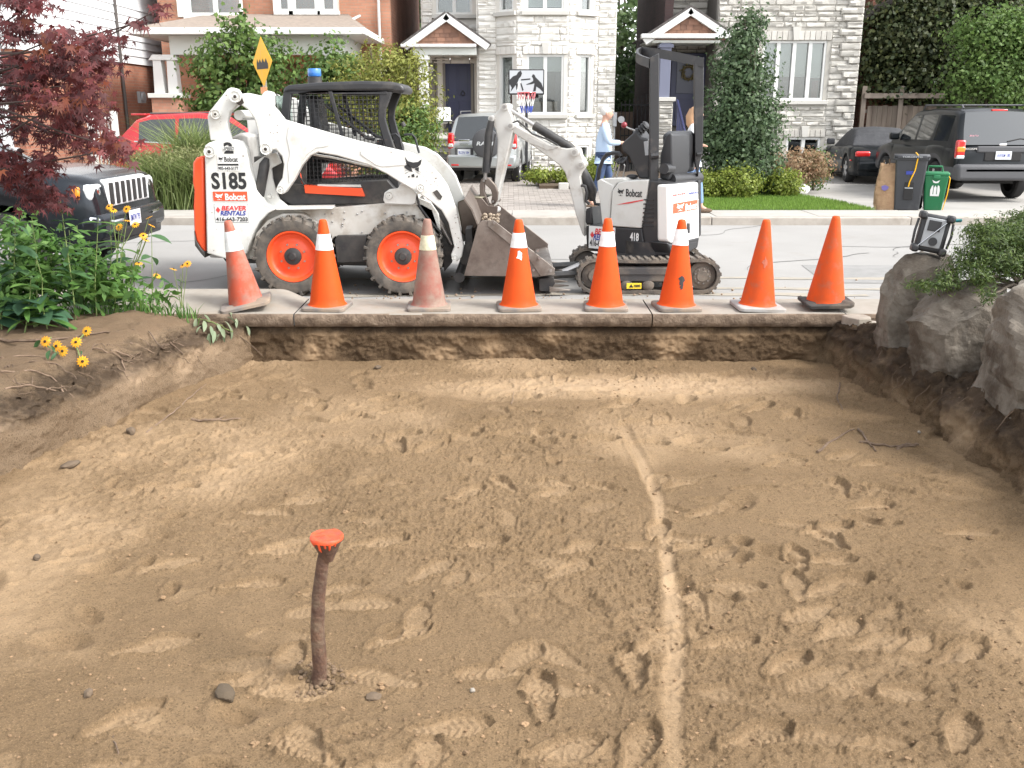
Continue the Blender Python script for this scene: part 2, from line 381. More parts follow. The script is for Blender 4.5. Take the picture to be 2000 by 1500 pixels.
        ins = np.clip(-sd / .035, 0, 1); ins = ins * ins * (3 - 2 * ins); ins = ins * np.clip(vnoise(X[i0:i1] * 9 + px * 7, Y[i0:i1] * 9, 4) * (2.4 if dp < .7 else 1.) + (.75 if dp < .7 else 1.1), 0, 1)
        tread = (np.sin(u * 62 + np.abs(v) * 40) > .1) * .35 * (np.abs(v) < wd * .8) * ((u > -.02) | (u < -.2))
        side = .65 + .45 * np.clip(u * (1 if dp > .6 else -1) + .3, 0, 1.2)
        dep = .030 * dp
        Z[i0:i1] = Z[i0:i1] * (1 - ins * .55 * min(1, dp + .2)) + (PZ - .03 + .02 * fbm(X[i0:i1], Y[i0:i1], .5, 3, 3)) * ins * .55 * min(1, dp + .2) - ins * dep * side + ins * tread * .020 * dp
        rim = np.exp(-((sd - .035) / .03) ** 2) * (1 - ins); Z[i0:i1] += rim * .011 * dp * (.3 + 1.4 * np.clip(vnoise(x * 40 + px * 9, y * 40, 3) + .5, 0, 1))
        pack[i0:i1] = np.maximum(pack[i0:i1], ins * .36 * min(1, dp + .1))
    # heel holes and scuffs
    for i in range(150):
        px, py = rnd.uniform(-2.8, 2.8), 2.1 + 5.3 * rnd.random(); r = rnd.uniform(.025, .06); ex = rnd.uniform(1, 2.2); a = rnd.uniform(0, 3.1); dp = rnd.uniform(.01, .035)
        i0, i1 = np.searchsorted(ys, (py - .25, py + .25)); x, y = X[i0:i1] - px, Y[i0:i1] - py
        u = (x * math.cos(a) + y * math.sin(a)) / (r * ex); v = (-x * math.sin(a) + y * math.cos(a)) / r; q = u * u + v * v
        Z[i0:i1] -= dp * np.exp(-q ** 1.5); Z[i0:i1] += dp * .35 * np.exp(-((np.sqrt(q) - 1.5) / .35) ** 2)
    # soil crumbled along the foot of the banks
    XL = np.interp(Y, [-.5, 2.5, 5.13, 7.8], [-3.6, -3.35, -2.96, -2.2]); XR = np.interp(Y, [-.5, 2.5, 4.86, 7.05, 7.8], [3.1, 3.0, 2.85, 2.69, 2.62])
    n = .5 + vnoise(Y * 5, X * 5, 12)
    for dd in (X - XL, XR - X): Z += .02 * np.exp(-np.clip(dd, 0, 9) / (.02 + .04 * n)) * (n - .2)
    V = np.stack([X, Y, Z], -1).reshape(-1, 3); me = npmesh('pit_floor', V, gridfaces(590, 800), True); setpack(me, pack.ravel())
    o = link('pit_floor', me, M_floor); tag(o, kind='structure')
    return ys, X, Z
_ys, _PX, _PZ = pit_floor()
def floor_z(x, y):
    i = min(max(int(np.searchsorted(_ys, y)), 0), 589); r = _PX[i]; j = min(max(int(np.searchsorted(r, x)), 0), 799); return float(_PZ[i, j])
def bank(name, side, line, prof, m, zamp, seed):
    ys = np.concatenate([np.linspace(7.78, 2.2, 460), np.linspace(2.15, -.6, 50)])
    lx = np.interp(ys, [p[0] for p in line][::-1], [p[1] for p in line][::-1])
    off, z = [], []
    for (o0, z0), (o1, z1) in zip(prof[:-1], prof[1:]):
        L = math.hypot(o1 - o0, z1 - z0); n = max(2, int(L / (.011 if o1 < 1.2 else .07 if o1 < 8 else 60)))
        for i in range(n): off.append(o0 + (o1 - o0) * i / n); z.append(z0 + (z1 - z0) * i / n)
    off.append(prof[-1][0]); z.append(prof[-1][1]); off = np.array(off); z = np.array(z)
    Yg = np.repeat(ys[:, None], len(off), 1); O = np.repeat(off[None], len(ys), 0); Zg = np.repeat(z[None], len(ys), 0)
    s = O + Zg * 1.2
    near = np.exp(-np.clip(O - .5, 0, 99) / .8)
    rz = np.exp(-((Zg - .0) / .07) ** 2) * np.exp(-np.clip(O - .3, 0, 9) / .3)
    face = np.clip(1 - O / .3, 0, 1)
    d = (.06 * fbm(Yg, s, 1.3, 3, seed) + .03 * fbm(Yg, s * 1.4, 5, 4, seed + 3)) * near
    d = d + rz * face * (.10 * fbm(Yg, s, 9, 4, seed + 6) + .05 * fbm(Yg, s, 30, 3, seed + 8)) + .016 * fbm(Yg, s, 22, 3, seed + 11) * near
    if side > 0: d = d + face * .09 * fbm(Yg, s * .2, 9, 3, seed + 15) + face * .03 * fbm(Yg, s * .4, 30, 3, seed + 17)
    Xg = side * (lx[:, None] + O + d)  if side > 0 else -( -lx[:, None] + O + d)
    Zg = Zg + np.clip(O - .05, 0, .3) / .3 * (zamp * fbm(Yg, O, .9, 3, seed + 20) + .05 * fbm(Yg, O, 6, 4, seed + 23)) * np.clip(1.4 - O / 8, .1, 1)
    Zg = Zg + rz * np.clip(O / .1, 0, 1) * (.09 * fbm(Yg, O, 8, 4, seed + 26) + .06 * np.abs(fbm(Yg, O, 22, 3, seed + 28)))
    # the top eases down to the concrete strip at the far end
    ez = np.clip((Yg - 7.35) / .4, 0, 1); top = np.clip(O / .25, 0, 1); Zg = Zg - ez * top * np.clip(Zg - .03, 0, 1)
    V = np.stack([Xg, Yg, Zg], -1).reshape(-1, 3); me = npmesh(name, V, gridfaces(len(ys), len(off)), True)
    setpack(me, np.clip(fbm(Yg, s, 2.5, 3, seed + 40) * 1.2, 0, .8) * face)
    o = link(name, me, m); return tag(o, kind='structure')
LINE_L = [(7.8, -2.2), (5.13, -2.96), (2.5, -3.35), (-.6, -3.6)]; LINE_R = [(7.8, 2.62), (7.05, 2.69), (4.86, 2.85), (2.5, 3.0), (-.6, 3.1)]
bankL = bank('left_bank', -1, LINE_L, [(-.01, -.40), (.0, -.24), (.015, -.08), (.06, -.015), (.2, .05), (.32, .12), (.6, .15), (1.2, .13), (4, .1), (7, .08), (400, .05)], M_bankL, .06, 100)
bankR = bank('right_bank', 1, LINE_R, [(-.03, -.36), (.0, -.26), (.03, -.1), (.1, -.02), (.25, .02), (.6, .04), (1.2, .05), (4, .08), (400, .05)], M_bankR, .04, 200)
def end_wall():
    xs = np.linspace(-2.45, 2.85, 620); zs = np.linspace(-.36, -.045, 46)
    X = np.repeat(xs[None], 46, 0); Z = np.repeat(zs[:, None], 620, 1)
    Y = 7.775 + .05 * fbm(X, Z, 2.2, 3, 61) + .03 * fbm(X, Z * 1.6, 7, 4, 63) + .018 * fbm(X, Z, 28, 3, 65) + .05 * np.clip((Z + .12) / .06, 0, 1) - .0 * Z
    me = npmesh('pit_end_wall', np.stack([X, Y, Z], -1).reshape(-1, 3), gridfaces(46, 620), True); setpack(me, np.clip(fbm(X, Z, 3, 3, 67) * 2, 0, .9))
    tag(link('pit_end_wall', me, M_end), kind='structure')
end_wall()
# concrete strip along the road: slabs with joints, a raised kerb on the left
M_conc = mat('worn concrete', (.28, .255, .22), .9, col2=(.245, .22, .185), nscale=6, bump=.25, bscale=120, bdist=.004, dirt=(.26, .19, .13), dirt_amt=.25, dirt_scale=2.2)
M_conc2 = mat('pale concrete', (.34, .323, .294), .9, col2=(.30, .283, .255), nscale=4, bump=.15, bscale=90, bdist=.004, dirt=(.34, .31, .27), dirt_amt=.2)
M_concedge = mat('broken concrete edge', (.21, .155, .11), .95, col2=(.115, .08, .055), nscale=14, bump=.8, bscale=60, bdist=.02, nlo=.35, nhi=.6)
def strip_slab(x0, x1, first, last, name='concrete_strip'):
    nx = max(4, int((x1 - x0) / .03)) if abs(x0) < 9 and abs(x1) < 9 else 12
    xs = np.linspace(x0, x1, nx); rows = []
    yy = [(7.76, -.045), (7.745, -.025), (7.74, .0), (7.742, .035), (7.752, .055), (7.77, .062), (7.9, .064), (8.05, .066), (8.2, .068), (8.3, .07), (8.38, .07), (8.40, .05), (8.41, -.02)]
    for k, (y, z) in enumerate(yy):
        ramp = np.clip((-1.78 - xs) / .32, 0, 1); ramp = ramp * ramp * (3 - 2 * ramp)
        kk = np.clip((y - 7.9) / .35, 0, 1); Zr = z + (.075 * ramp * kk if z > 0 else 0) + .004 * fbm(xs, xs * 0 + y, 1.2, 3, 5)
        Yr = y + (.10 * ramp * (kk > .9)) + (.012 * fbm(xs, xs * 0 + z * 3, 9, 4, 6) if k < 4 else 0) - (0.006 * np.clip(vnoise(xs * 14, xs * 0 + z * 30, 9), 0, 1) if k < 5 else 0)
        rows.append(np.stack([xs, Yr, Zr], -1))
    V = np.concatenate(rows); me = npmesh(name, V, gridfaces(len(yy), nx), True)
    if me.polygons[0].normal.z < 0 or True:
        bm = bmesh.new(); bm.from_mesh(me); 
        e = [ed for ed in bm.edges if ed.is_boundary]; bmesh.ops.holes_fill(bm, edges=e, sides=0); bmesh.ops.recalc_face_normals(bm, faces=bm.faces); bm.to_mesh(me); bm.free()
    me.set_sharp_from_angle(angle=R(40)); me.materials.append(M_conc); me.materials.append(M_concedge)
    for p in me.polygons:
        if p.center.y < 7.765 and p.center.z < .06: p.material_index = 1
    return me
strip = bpy.data.objects.new('concrete_strip', None); COL.objects.link(strip); strip['kind'] = 'structure'; ORG[strip] = Vector()
for a, b in ((-60, -8), (-8, -4.6), (-4.6, -1.82), (-1.82, 1.17), (1.17, 2.79), (2.79, 6), (6, 60)):
    link('concrete_slab', strip_slab(a + .005, b - .005, 0, 0, 'concrete_slab'), None, strip)
# road
M_road = mat('pale old asphalt', (.285, .277, .265), .9, col2=(.24, .232, .22), nscale=.55, nlo=.3, nhi=.7, bump=.35, bscale=220, bdist=.006, dirt=(.2, .17, .14), dirt_amt=.15, dirt_scale=.8)
mb = MB(); mb.grid([[(x, y, .012 * math.sin(max(0, min(1, (y - 8.38) / 6.5)) * math.pi) - .006) for x in (-300, -60, -20, 0, 20, 60, 300)] for y in np.linspace(8.36, 14.9, 9)])
tag(mb.build('road', M_road), kind='structure')
RZ = lambda y: .012 * math.sin(max(0, min(1, (y - 8.38) / 6.5)) * math.pi) - .006
M_crack = mat('crack sealant', (.10, .095, .09), .8)
mb = MB()
rnd = random.Random(11)
for (sx, sy, L, a) in ((-5.5, 12.6, 4.5, .1), (1.8, 13.2, 4.5, .05), (4.6, 11.2, 2.2, 1.4), (-1.2, 11.5, 3.2, .2), (2.6, 10.4, 2.6, 1.2), (4.2, 12.3, 3.5, -.15), (-3.4, 9.6, 1.6, 1.0), (5.5, 10.2, 1.8, .1)):
    x, y = sx, sy; pts = []
    while L > 0: pts.append((x, y)); st = .16; a += rnd.uniform(-.35, .35); x += st * math.cos(a); y += st * math.sin(a) * .8; L -= st
    mb.grid([[(px, py - .011, RZ(py) + .005), (px, py + .011, RZ(py) + .005)] for px, py in pts])
tag(mb.build('road_crack', M_crack), kind='structure')
M_patch = mat('asphalt patch', (.20, .197, .19), .9, col2=(.235, .23, .222), nscale=6, bump=.4, bscale=200, bdist=.006)
for PP in ([(3.2, 9.6), (5.0, 9.55), (5.1, 10.7), (3.3, 10.75)], [(-4.2, 12.9), (-1.4, 12.8), (-1.5, 13.7), (-4.1, 13.8)], [(6.4, 12.0), (9.5, 12.1), (9.4, 13.1), (6.5, 13.0)]):
    b = MB(); b.add([(x, y, RZ(y) + .004) for x, y in PP], [(0, 1, 2, 3)]); tag(b.build('asphalt_patch', M_patch), kind='structure')
M_dirt = mat('tracked dirt', (.27, .2, .14), .95, col2=(.2, .145, .1), nscale=20, bump=.4)
# crumbs of soil that fell on the road beside the strip
mb = MB()
for i in range(260):
    x = rnd.gauss(.3, 2.0); y = 8.45 + abs(rnd.gauss(0, .5)); r = rnd.uniform(.004, .016); mb.ball((x, y, r * .4 + .004), r, (1, rnd.uniform(.7, 1), .7), 5, 4)
tag(mb.build('spilled_soil', M_dirt, smooth=0), 'small crumbs of brown soil spilled on the road beside the strip', kind='stuff')
M_film = mat('dusty tyre track', (.30, .265, .215), .95, col2=(.255, .235, .2), nscale=9, bump=.2)
for (x0, x1, yy, ww) in ((-3.2, 3.4, 8.98, .2), (-2.0, 4.6, 9.9, .16), (1.5, 7.5, 9.3, .14)):
    b = MB(); b.grid([[(x, yy + .05 * math.sin(x * 1.3) - ww / 2 * (.7 + .3 * math.sin(x * 7)), RZ(yy) + .004), (x, yy + .05 * math.sin(x * 1.3) + ww / 2 * (.7 + .3 * math.sin(x * 5 + 1)), RZ(yy) + .004)] for x in np.linspace(x0, x1, 50)]); tag(b.build('tyre_mark', M_film), kind='structure')
# base sheets
M_base = mat('packed earth', (.2, .15, .1), .95, col2=(.15, .115, .08), nscale=1.5, bump=.3)
mb = MB(); mb.grid([[(x, y, -.42) for x in (-500, 0, 500)] for y in (-400, 8.5)]); tag(mb.build('ground', M_base), kind='structure')
M_yard = mat('yard concrete', (.32, .305, .285), .9, col2=(.27, .26, .24), nscale=1.2, bump=.2, bscale=90, bdist=.004, dirt=(.3, .27, .23), dirt_amt=.2)
mb = MB(); mb.grid([[(x, y, .03) for x in (-500, -100, 0, 100, 500)] for y in (14.98, 30, 60, 700)]); tag(mb.build('front_yards', M_yard), kind='structure')
# far kerb and pavement slabs
kerb = bpy.data.objects.new('kerb', None); COL.objects.link(kerb); kerb['kind'] = 'structure'; ORG[kerb] = Vector()
M_kerb = mat('kerb concrete', (.36, .325, .285), .9, col2=(.3, .27, .235), nscale=5, bump=.2, dirt=(.2, .17, .14), dirt_amt=.3)
def boxpiece(d, bev=.006):
    b = MB().box((0, 0, 0), d); return b
x = -31.
while x < 31:
    MB().box2((x + .004, 14.84, -.05), (x + 3.096, 15.0, .115 + rnd.uniform(-.003, .003))).build('kerb_stone', M_kerb, kerb, bevel=.015); x += 3.1
pav = bpy.data.objects.new('pavement', None); COL.objects.link(pav); pav['kind'] = 'structure'; ORG[pav] = Vector()
x = -30.4
while x < 31:
    MB().box2((x + .005, 15.003, -.05), (x + 1.595, 15.92, .12 + rnd.uniform(-.004, .004))).build('pavement_slab', M_conc2, pav, bevel=.006); x += 1.6
mb = MB(); mb.box2((-300, 14.84, -.05), (-31.02, 15.9, .115)); mb.box2((31.02, 14.84, -.05), (300, 15.9, .115)); mb.build('far_pavement', M_conc2, pav)
# lawn bed with grass blades
M_lawn = mat('lawn soil', (.05, .09, .025), .95, col2=(.07, .12, .03), nscale=30)
LAWN = [(2.9, 15.93), (6.05, 15.93), (5.95, 17.2), (5.75, 18.3), (5.5, 19.6), (2.9, 19.6)]
mb = MB(); mb.prism3([(x, y, .02) for x, y in LAWN], (0, 0, .10)); tag(mb.build('lawn', M_lawn), kind='structure')
M_grass = leafmat('grass blades', (.14, .25, .04), (.20, .30, .06), .3, .4)
def in_poly(x, y, P):
    c = False; n = len(P)
    for i in range(n):
        x1, y1 = P[i]; x2, y2 = P[(i + 1) % n]
        if (y1 > y) != (y2 > y) and x < (x2 - x1) * (y - y1) / (y2 - y1) + x1: c = not c
    return c
def blades(name, pts, h, wd, m, label, lean=.35, parent=None, kind='stuff', curve=.0):
    n = len(pts); P = np.array(pts); a = np.random.rand(n) * 2 * np.pi; hh = h * (.6 + .7 * np.random.rand(n)); la = np.random.rand(n) * 2 * np.pi; le = lean * np.random.rand(n) * hh
    dx, dy = np.cos(a) * wd / 2, np.sin(a) * wd / 2; tx, ty = np.cos(la) * le, np.sin(la) * le
    V = np.zeros((n, 5, 3)); 
    V[:, 0] = P - np.stack([dx, dy, 0 * dx], -1); V[:, 1] = P + np.stack([dx, dy, 0 * dx], -1)
    mid = P + np.stack([tx * .35, ty * .35, hh * (.6 + curve * .25)], -1); V[:, 2] = mid + np.stack([dx, dy, 0 * dx], -1) * .8; V[:, 3] = mid - np.stack([dx, dy, 0 * dx], -1) * .8
    V[:, 4] = P + np.stack([tx * (1 + curve), ty * (1 + curve), hh * (1 - curve * .2)], -1)
    b = np.arange(n)[:, None] * 5; F1 = np.concatenate([b + [0, 1, 2], b + [0, 2, 3], b + [3, 2, 4]])
    org = ORG.get(parent, Vector()); me = npmesh(name, V.reshape(-1, 3) - np.array(org), F1); o = link(name, me, m, parent)
    return tag(o, label, kind=kind)
pts = []
while len(pts) < 26000:
    x, y = rnd.uniform(2.9, 6.05), rnd.uniform(15.93, 19.6)
    if in_poly(x, y, LAWN): pts.append((x, y, .12))
blades('lawn_grass', pts, .05, .008, M_grass, 'short bright green grass of the front lawn across the road')
# ================================================================== CONES, PIPE, BANK DETAILS
from mathutils.bvhtree import BVHTree
_bv = [BVHTree.FromObject(o, bpy.context.evaluated_depsgraph_get()) for o in (bankL, bankR)]
def hit(x, y, lift=0.):
    """where the line of sight through a survey point meets the banks, else the pit floor"""
    d = ray(x, y).normalized(); best = None
    for b in _bv:
        h = b.ray_cast(Vector((0, 0, CZ)), d)
        if h[0] is not None and (best is None or h[3] < best[1]): best = (h[0], h[3])
    q = onZ(x, y, PZ) if y > 240 else None
    if best is not None and (q is None or best[1] < (q - Vector((0, 0, CZ))).length): p = best[0].copy()
    else: p = Vector((q.x, q.y, floor_z(q.x, q.y)))
    p.z += lift; return p
def ground_z(x, y):
    z = -9
    for b in _bv:
        h = b.ray_cast(Vector((x, y, 3)), Vector((0, 0, -1)))
        if h[0] is not None: z = max(z, h[0].z)
    return z if z > -.29 else floor_z(x, y)
OR_NEW = mat('cone orange', (.62, .072, .006), .62, spec=.25, col2=(.55, .062, .006), nscale=6, dirt=(.4, .13, .07), dirt_amt=.08, dirt_scale=7)
OR_MID = mat('cone orange scuffed', (.58, .075, .01), .65, spec=.25, col2=(.48, .07, .015), nscale=9, dirt=(.3, .13, .08), dirt_amt=.25, dirt_scale=9)
OR_OLD = mat('cone orange dirty', (.45, .075, .035), .75, col2=(.32, .08, .05), nscale=7, dirt=(.27, .17, .13), dirt_amt=.6, dirt_scale=6)
OR_FADE = mat('cone faded', (.27, .10, .075), .8, col2=(.2, .09, .07), nscale=5, dirt=(.25, .18, .14), dirt_amt=.7, dirt_scale=7)
W_COL = mat('reflective collar', (.78, .78, .78), .45, dirt=(.42, .38, .34), dirt_amt=.25, dirt_scale=10)
W_OLD = mat('yellowed collar', (.62, .58, .42), .6, dirt=(.36, .32, .2), dirt_amt=.5, dirt_scale=10)
RUB = mat('rubber base', (.16, .145, .135), .85, col2=(.22, .18, .15), nscale=9, bump=.3, dirt=(.3, .22, .15), dirt_amt=.5)
RUBK = mat('black rubber base', (.035, .032, .03), .8, dirt=(.2, .15, .1), dirt_amt=.3)
def cone(px, lab, m, collar, mc=None, base=RUB, h=.75, rz=0, tilt=(0, 0), bend=0, rb=.152, ysh=0., bw=.37):
    q = onZ(px, 602, .066); x, y = q.x, q.y + .02 + ysh; z0 = .068
    t = thing('traffic_cone', lab, 'traffic cone', (0, 0, 0), 'traffic cones along the concrete strip')
    b = MB(); n = 9; e = bw / 2; P = []
    for (cx, cy, a0) in ((e - .04, e - .04, 0), (-e + .04, e - .04, 90), (-e + .04, -e + .04, 180), (e - .04, -e + .04, 270)):
        for k in range(4): a = R(a0 + k * 30); P.append((cx + .04 * math.cos(a), cy + .04 * math.sin(a)))
    rings = [(1., 0.), (1.0, .022), (.96, .03), (.5, .034)]; vs = []; N = len(P)
    for (s, zz) in rings:
        for (a, c) in P: vs.append((a * s, c * s, zz + bend * ((a / e) ** 2 * .035 + (a / e) * .01) * (1)))
    fs = [(i * N + k, i * N + (k + 1) % N, (i + 1) * N + (k + 1) % N, (i + 1) * N + k) for i in range(3) for k in range(N)] + [tuple(range(N - 1, -1, -1)), tuple(range(3 * N, 4 * N))]
    b.add(vs, fs); b.build('base', base, t, smooth=35)
    r = lambda zz: rb + (.031 - rb) * (zz - .03) / (h - .03)
    prof = [(rb + .02, .028), (rb + .006, .036), (r(.05), .05)] + [(r(zz), zz) for zz in np.linspace(.09, h - .02, 14)] + [(.029, h - .004), (.022, h), (.016, h - .004), (.014, h - .1)]
    c = MB().lathe(prof, (0, 0, 0), n=36); c.build('body', m, t, smooth=50)
    if collar:
        z1, z2 = collar; MB().lathe([(r(z1) + .0005, z1 - .001), (r(z1) + .003, z1), (r((z1 + z2) / 2) + .003, (z1 + z2) / 2), (r(z2) + .003, z2), (r(z2) + .0005, z2 + .001)], (0, 0, 0), n=36).build('collar', mc or W_COL, t, smooth=50)
    t.location = (x, y, z0); t.rotation_euler = (tilt[1], tilt[0], R(rz)); return t, r
cone(482, 'dirty faded orange cone leaning left with bent base, leftmost of the row', OR_OLD, (.50, .66), base=RUB, tilt=(R(-8), 0), rz=12, bend=1, rb=.15, bw=.42)
cone(639, 'clean orange cone with grubby white collar in front of the loader rear wheel', OR_NEW, (.50, .63), rz=-5)
cone(838, 'grimy pinkish brown cone with yellowed collar before the loader front wheel', OR_FADE, (.50, .62), W_OLD, rz=3, h=.755, rb=.145)
c4, r4 = cone(1013, 'orange cone with small white paint smear below its collar, before the loader bucket', OR_NEW, (.52, .64), rz=4)
cone(1183, 'orange cone with white collar in front of the digger track near its blade', OR_NEW, (.53, .65), rz=-3, h=.76)
c6, r6 = cone(1321, 'orange cone with black stain and white collar by the digger rear end', OR_NEW, (.54, .67), rz=6, tilt=(R(1.2), 0))
c7, r7 = cone(1480, 'plain orange cone without collar, sooty smudge, pale grey base, second from right', OR_MID, None, base=mat('pale base', (.34, .33, .32), .85, dirt=(.22, .18, .14), dirt_amt=.4), rz=2, tilt=(R(2), 0), bw=.40, rb=.148)
cone(1612, 'plain orange cone without collar on curled black base, rightmost of the row', OR_MID, None, base=RUBK, rz=-4, tilt=(R(2), 0), bend=1.3, h=.78, rb=.165, bw=.40)
def patch_on_cone(t, r, z, w, h, m, name, seed):
    rn = random.Random(seed); vs = []; fs = []; b = MB(); n = 12
    ctr = (0, 0)
    for i in range(n):
        a = 2 * math.pi * i / n; k = rn.uniform(.45, 1.); u, v = w * k * math.cos(a), h * k * math.sin(a)
        rr = r(z + v) + .0022; th = -math.pi / 2 + u / rr; vs.append((rr * math.cos(th), rr * math.sin(th), z + v))
    rr = r(z) + .0025; vs.append((0, -rr, z)); fs = [(i, (i + 1) % n, n) for i in range(n)]; b.add(vs, fs); b.build(name, m, t, smooth=0)
patch_on_cone(c4, r4, .46, .035, .05, mat('white smear', (.7, .68, .66), .7), 'paint_smear', 3)
patch_on_cone(c6, r6, .25, .035, .045, mat('black stain', (.03, .025, .025), .7), 'stain', 5); patch_on_cone(c6, r6, .20, .02, .03, MATS['black stain'], 'stain', 8)
patch_on_cone(c7, r7, .40, .03, .06, mat('soot smudge', (.42, .11, .06), .7), 'stain', 9)
# ---- capped pipe
M_rust = mat('rusty pipe', (.085, .045, .03), .85, metal=.2, col2=(.14, .075, .045), nscale=25, bump=.9, bscale=70, bdist=.01, dirt=(.2, .15, .1), dirt_amt=.5, dirt_scale=14)
M_pipeor = mat('orange marking paint', (.66, .075, .02), .45, col2=(.5, .055, .025), nscale=30, bump=.4, bscale=90, bdist=.006)
q = onZ(625, 1300, PZ); zf = floor_z(q.x, q.y)
t = thing('capped_pipe', 'rusty upright pipe with flared orange painted cap sticking out of the pit soil', 'pipe', (q.x, q.y, zf))
pts = []
for (x, y) in ((622, 1340), (625, 1300), (620, 1230), (622, 1165), (630, 1100), (636, 1072)): pts.append(onY(x, y, q.y))
rs = [.029, .0275, .026, .0245, .0225, .022]
MB().tube(pts, rs, 16).build('shaft', M_rust, t, smooth=60)
top = onY(638, 1052, q.y)
MB().lathe([(.020, -.085), (.026, -.07), (.036, -.045), (.049, -.018), (.056, -.004), (.057, .006)], top, n=28).build('flared_cup', M_rust, t, smooth=50)
b = MB(); rn = random.Random(3); prof = [(.0, .013), (.02, .0125), (.03, .011), (.044, .0095), (.050, .012), (.0565, .0125), (.0595, .008), (.0585, .0)]; b.lathe(prof, top, n=36)
o = b.build('painted_cap', M_pipeor, t, smooth=60)
for v in o.data.vertices: a = math.atan2(v.co.y, v.co.x); v.co.z += .0022 * math.sin(a * 5) + .0018 * math.sin(a * 11 + 1) if v.co.z > (top.z - zf + .001) else -.004 * max(0, math.sin(a * 9 + .6))
b = MB()
for a, L in ((-1.2, .03), (-1.5, .022), (-1.9, .035), (-.8, .018), (-2.4, .02)):
    b.tube([top + Vector((.057 * math.cos(a), .057 * math.sin(a), .004)), top + Vector((.05 * math.cos(a), .05 * math.sin(a), -L * .6)), top + Vector((.04 * math.cos(a), .04 * math.sin(a), -L))], [.005, .0045, .002], 6)
b.build('paint_drips', M_pipeor, t)
b = MB()
for i in range(150):
    a = rnd.uniform(0, 6.28); rr = .025 + abs(rnd.gauss(0, .05)); s = rnd.uniform(.003, .011); b.ball((q.x + rr * math.cos(a), q.y + rr * math.sin(a), floor_z(q.x + rr * math.cos(a), q.y + rr * math.sin(a)) + s * .3), s, (1, .9, .7), 6, 4)
tag(b.build('loose_soil', mat('wet clods', (.15, .10, .06), .95, bump=.5), smooth=0), 'dark crumbled soil heaped at the foot of the rusty pipe', kind='stuff')
# clods and pebbles on the pit floor
M_clod = mat('soil clods', (.22, .142, .078), .95, rand=.3, bump=.4, bscale=80)
clodm = []
for i in range(5):
    b = MB(); b.ball((0, 0, 0), 1, (1, .85, .65), 8, 6); me = b.mesh('clod'); 
    for v in me.vertices: v.co *= 1 + .28 * (random.random() - .5) * 2
    me.materials.append(M_clod); clodm.append(me)
b = MB()
for i in range(9000):
    y = 2.2 + 5.5 * random.random() ** 1.4; x = random.uniform(-1, 1) * (1.8 + (y - 2) * .22); 
    if fbm(np.array([x]), np.array([y]), 1.3, 3, 55)[0] < -.08 and random.random() < .8: continue
    s = .0022 + .006 * random.random() ** 3 + (.008 if random.random() < .012 else 0); z = floor_z(x, y) + s * .2; me = clodm[i % 5]
    b.add([(v.co.x * s + x, v.co.y * s + y, v.co.z * s + z) for v in me.vertices][:], [tuple(p.vertices) for p in me.polygons])
tag(b.build('soil_clods', M_clod, smooth=0), 'loose crumbs and clods of sandy soil over the pit floor', kind='stuff')
M_stone = mat('dull stone', (.12, .085, .055), .9, col2=(.085, .062, .042), nscale=12, bump=.6, bscale=40)
def rock(name, c, d, seed, m, label, cat, rz=0., strat=0, group=None, sub=4, flat=.5, jag=.16):
    """faceted stone: a cube sphere cut by random planes with layered bedding"""
    rn = random.Random(seed); bm = bmesh.new(); bmesh.ops.create_cube(bm, size=2); bmesh.ops.subdivide_edges(bm, edges=bm.edges[:], cuts=2 ** sub - 1, use_grid_fill=True)
    pl = [(Vector((rn.uniform(-1, 1), rn.uniform(-1, 1), rn.uniform(-.6, 1))).normalized(), rn.uniform(.80, 1.02)) for _ in range(24)]; pl = [(a_, max(d_, .97) if a_.z > .45 else d_) for a_, d_ in pl]
    V = np.array([v.co[:] for v in bm.verts]); n1 = fbm(V[:, 0] * 1.3 + V[:, 2] * 2.1 + seed, V[:, 1] * 1.3 - V[:, 2] * .8, 1.3, 4, seed); n2 = fbm(V[:, 2] * 1.0, V[:, 0] * .12 + V[:, 1] * .12, 5, 2, seed + 5); n3 = fbm(V[:, 0] * 2 + V[:, 2] * 3, V[:, 1] * 2 + V[:, 2], 3.2, 3, seed + 9)
    for i, v in enumerate(bm.verts):
        p = v.co.copy(); q4 = (abs(p.x) ** 5 + abs(p.y) ** 5 + abs(p.z) ** 5) ** (1 / 5); s = p / q4
        p = s.copy()
        for nn, dd in pl:
            e = p.dot(nn) - dd
            if e > 0: p -= nn * e
        p *= 1 + jag * .45 * n1[i] + .03 * n3[i]
        h = Vector((p.x, p.y, 0)); h *= 1 + strat * .05 * n2[i]; p = Vector((h.x, h.y, p.z)); v.co = Vector((p.x * d[0] / 2, p.y * d[1] / 2, p.z * d[2] / 2))
    me = bpy.data.meshes.new(name); bm.to_mesh(me); bm.free(); me.polygons.foreach_set('use_smooth', [True] * len(me.polygons)); me.set_sharp_from_angle(angle=R(16))
    o = link(name, me, m); o.location = c; o.rotation_euler = (rn.uniform(-.06, .06), rn.uniform(-.06, .06), rz); return tag(o, label, cat, group)
def small_rock(px, py, d, seed, label, m=M_stone, sink=.25):
    p = hit(px, py); rock('stone', (p.x, p.y, p.z + d[2] * (.5 - sink)), d, seed, m, label, 'stone', rz=seed, sub=3, flat=.62)
small_rock(437, 1335, (.10, .065, .04), 21, 'dark grey stone left of the pipe foot on the pit floor', mat('dark stone', (.08, .058, .036), .9, bump=.5))
small_rock(728, 1335, (.06, .045, .02), 22, 'flat dark stone chip just right of the pipe foot')
small_rock(136, 898, (.12, .07, .035), 23, 'flat grey brown stone at the foot of the left bank')
small_rock(255, 838, (.07, .06, .05), 24, 'round brown clod at the foot of the left bank')
small_rock(1472, 718, (.05, .04, .04), 25, 'small dark pebble below the far pit wall toward the right')
small_rock(737, 710, (.07, .05, .035), 26, 'small clod below the far pit wall toward the left')
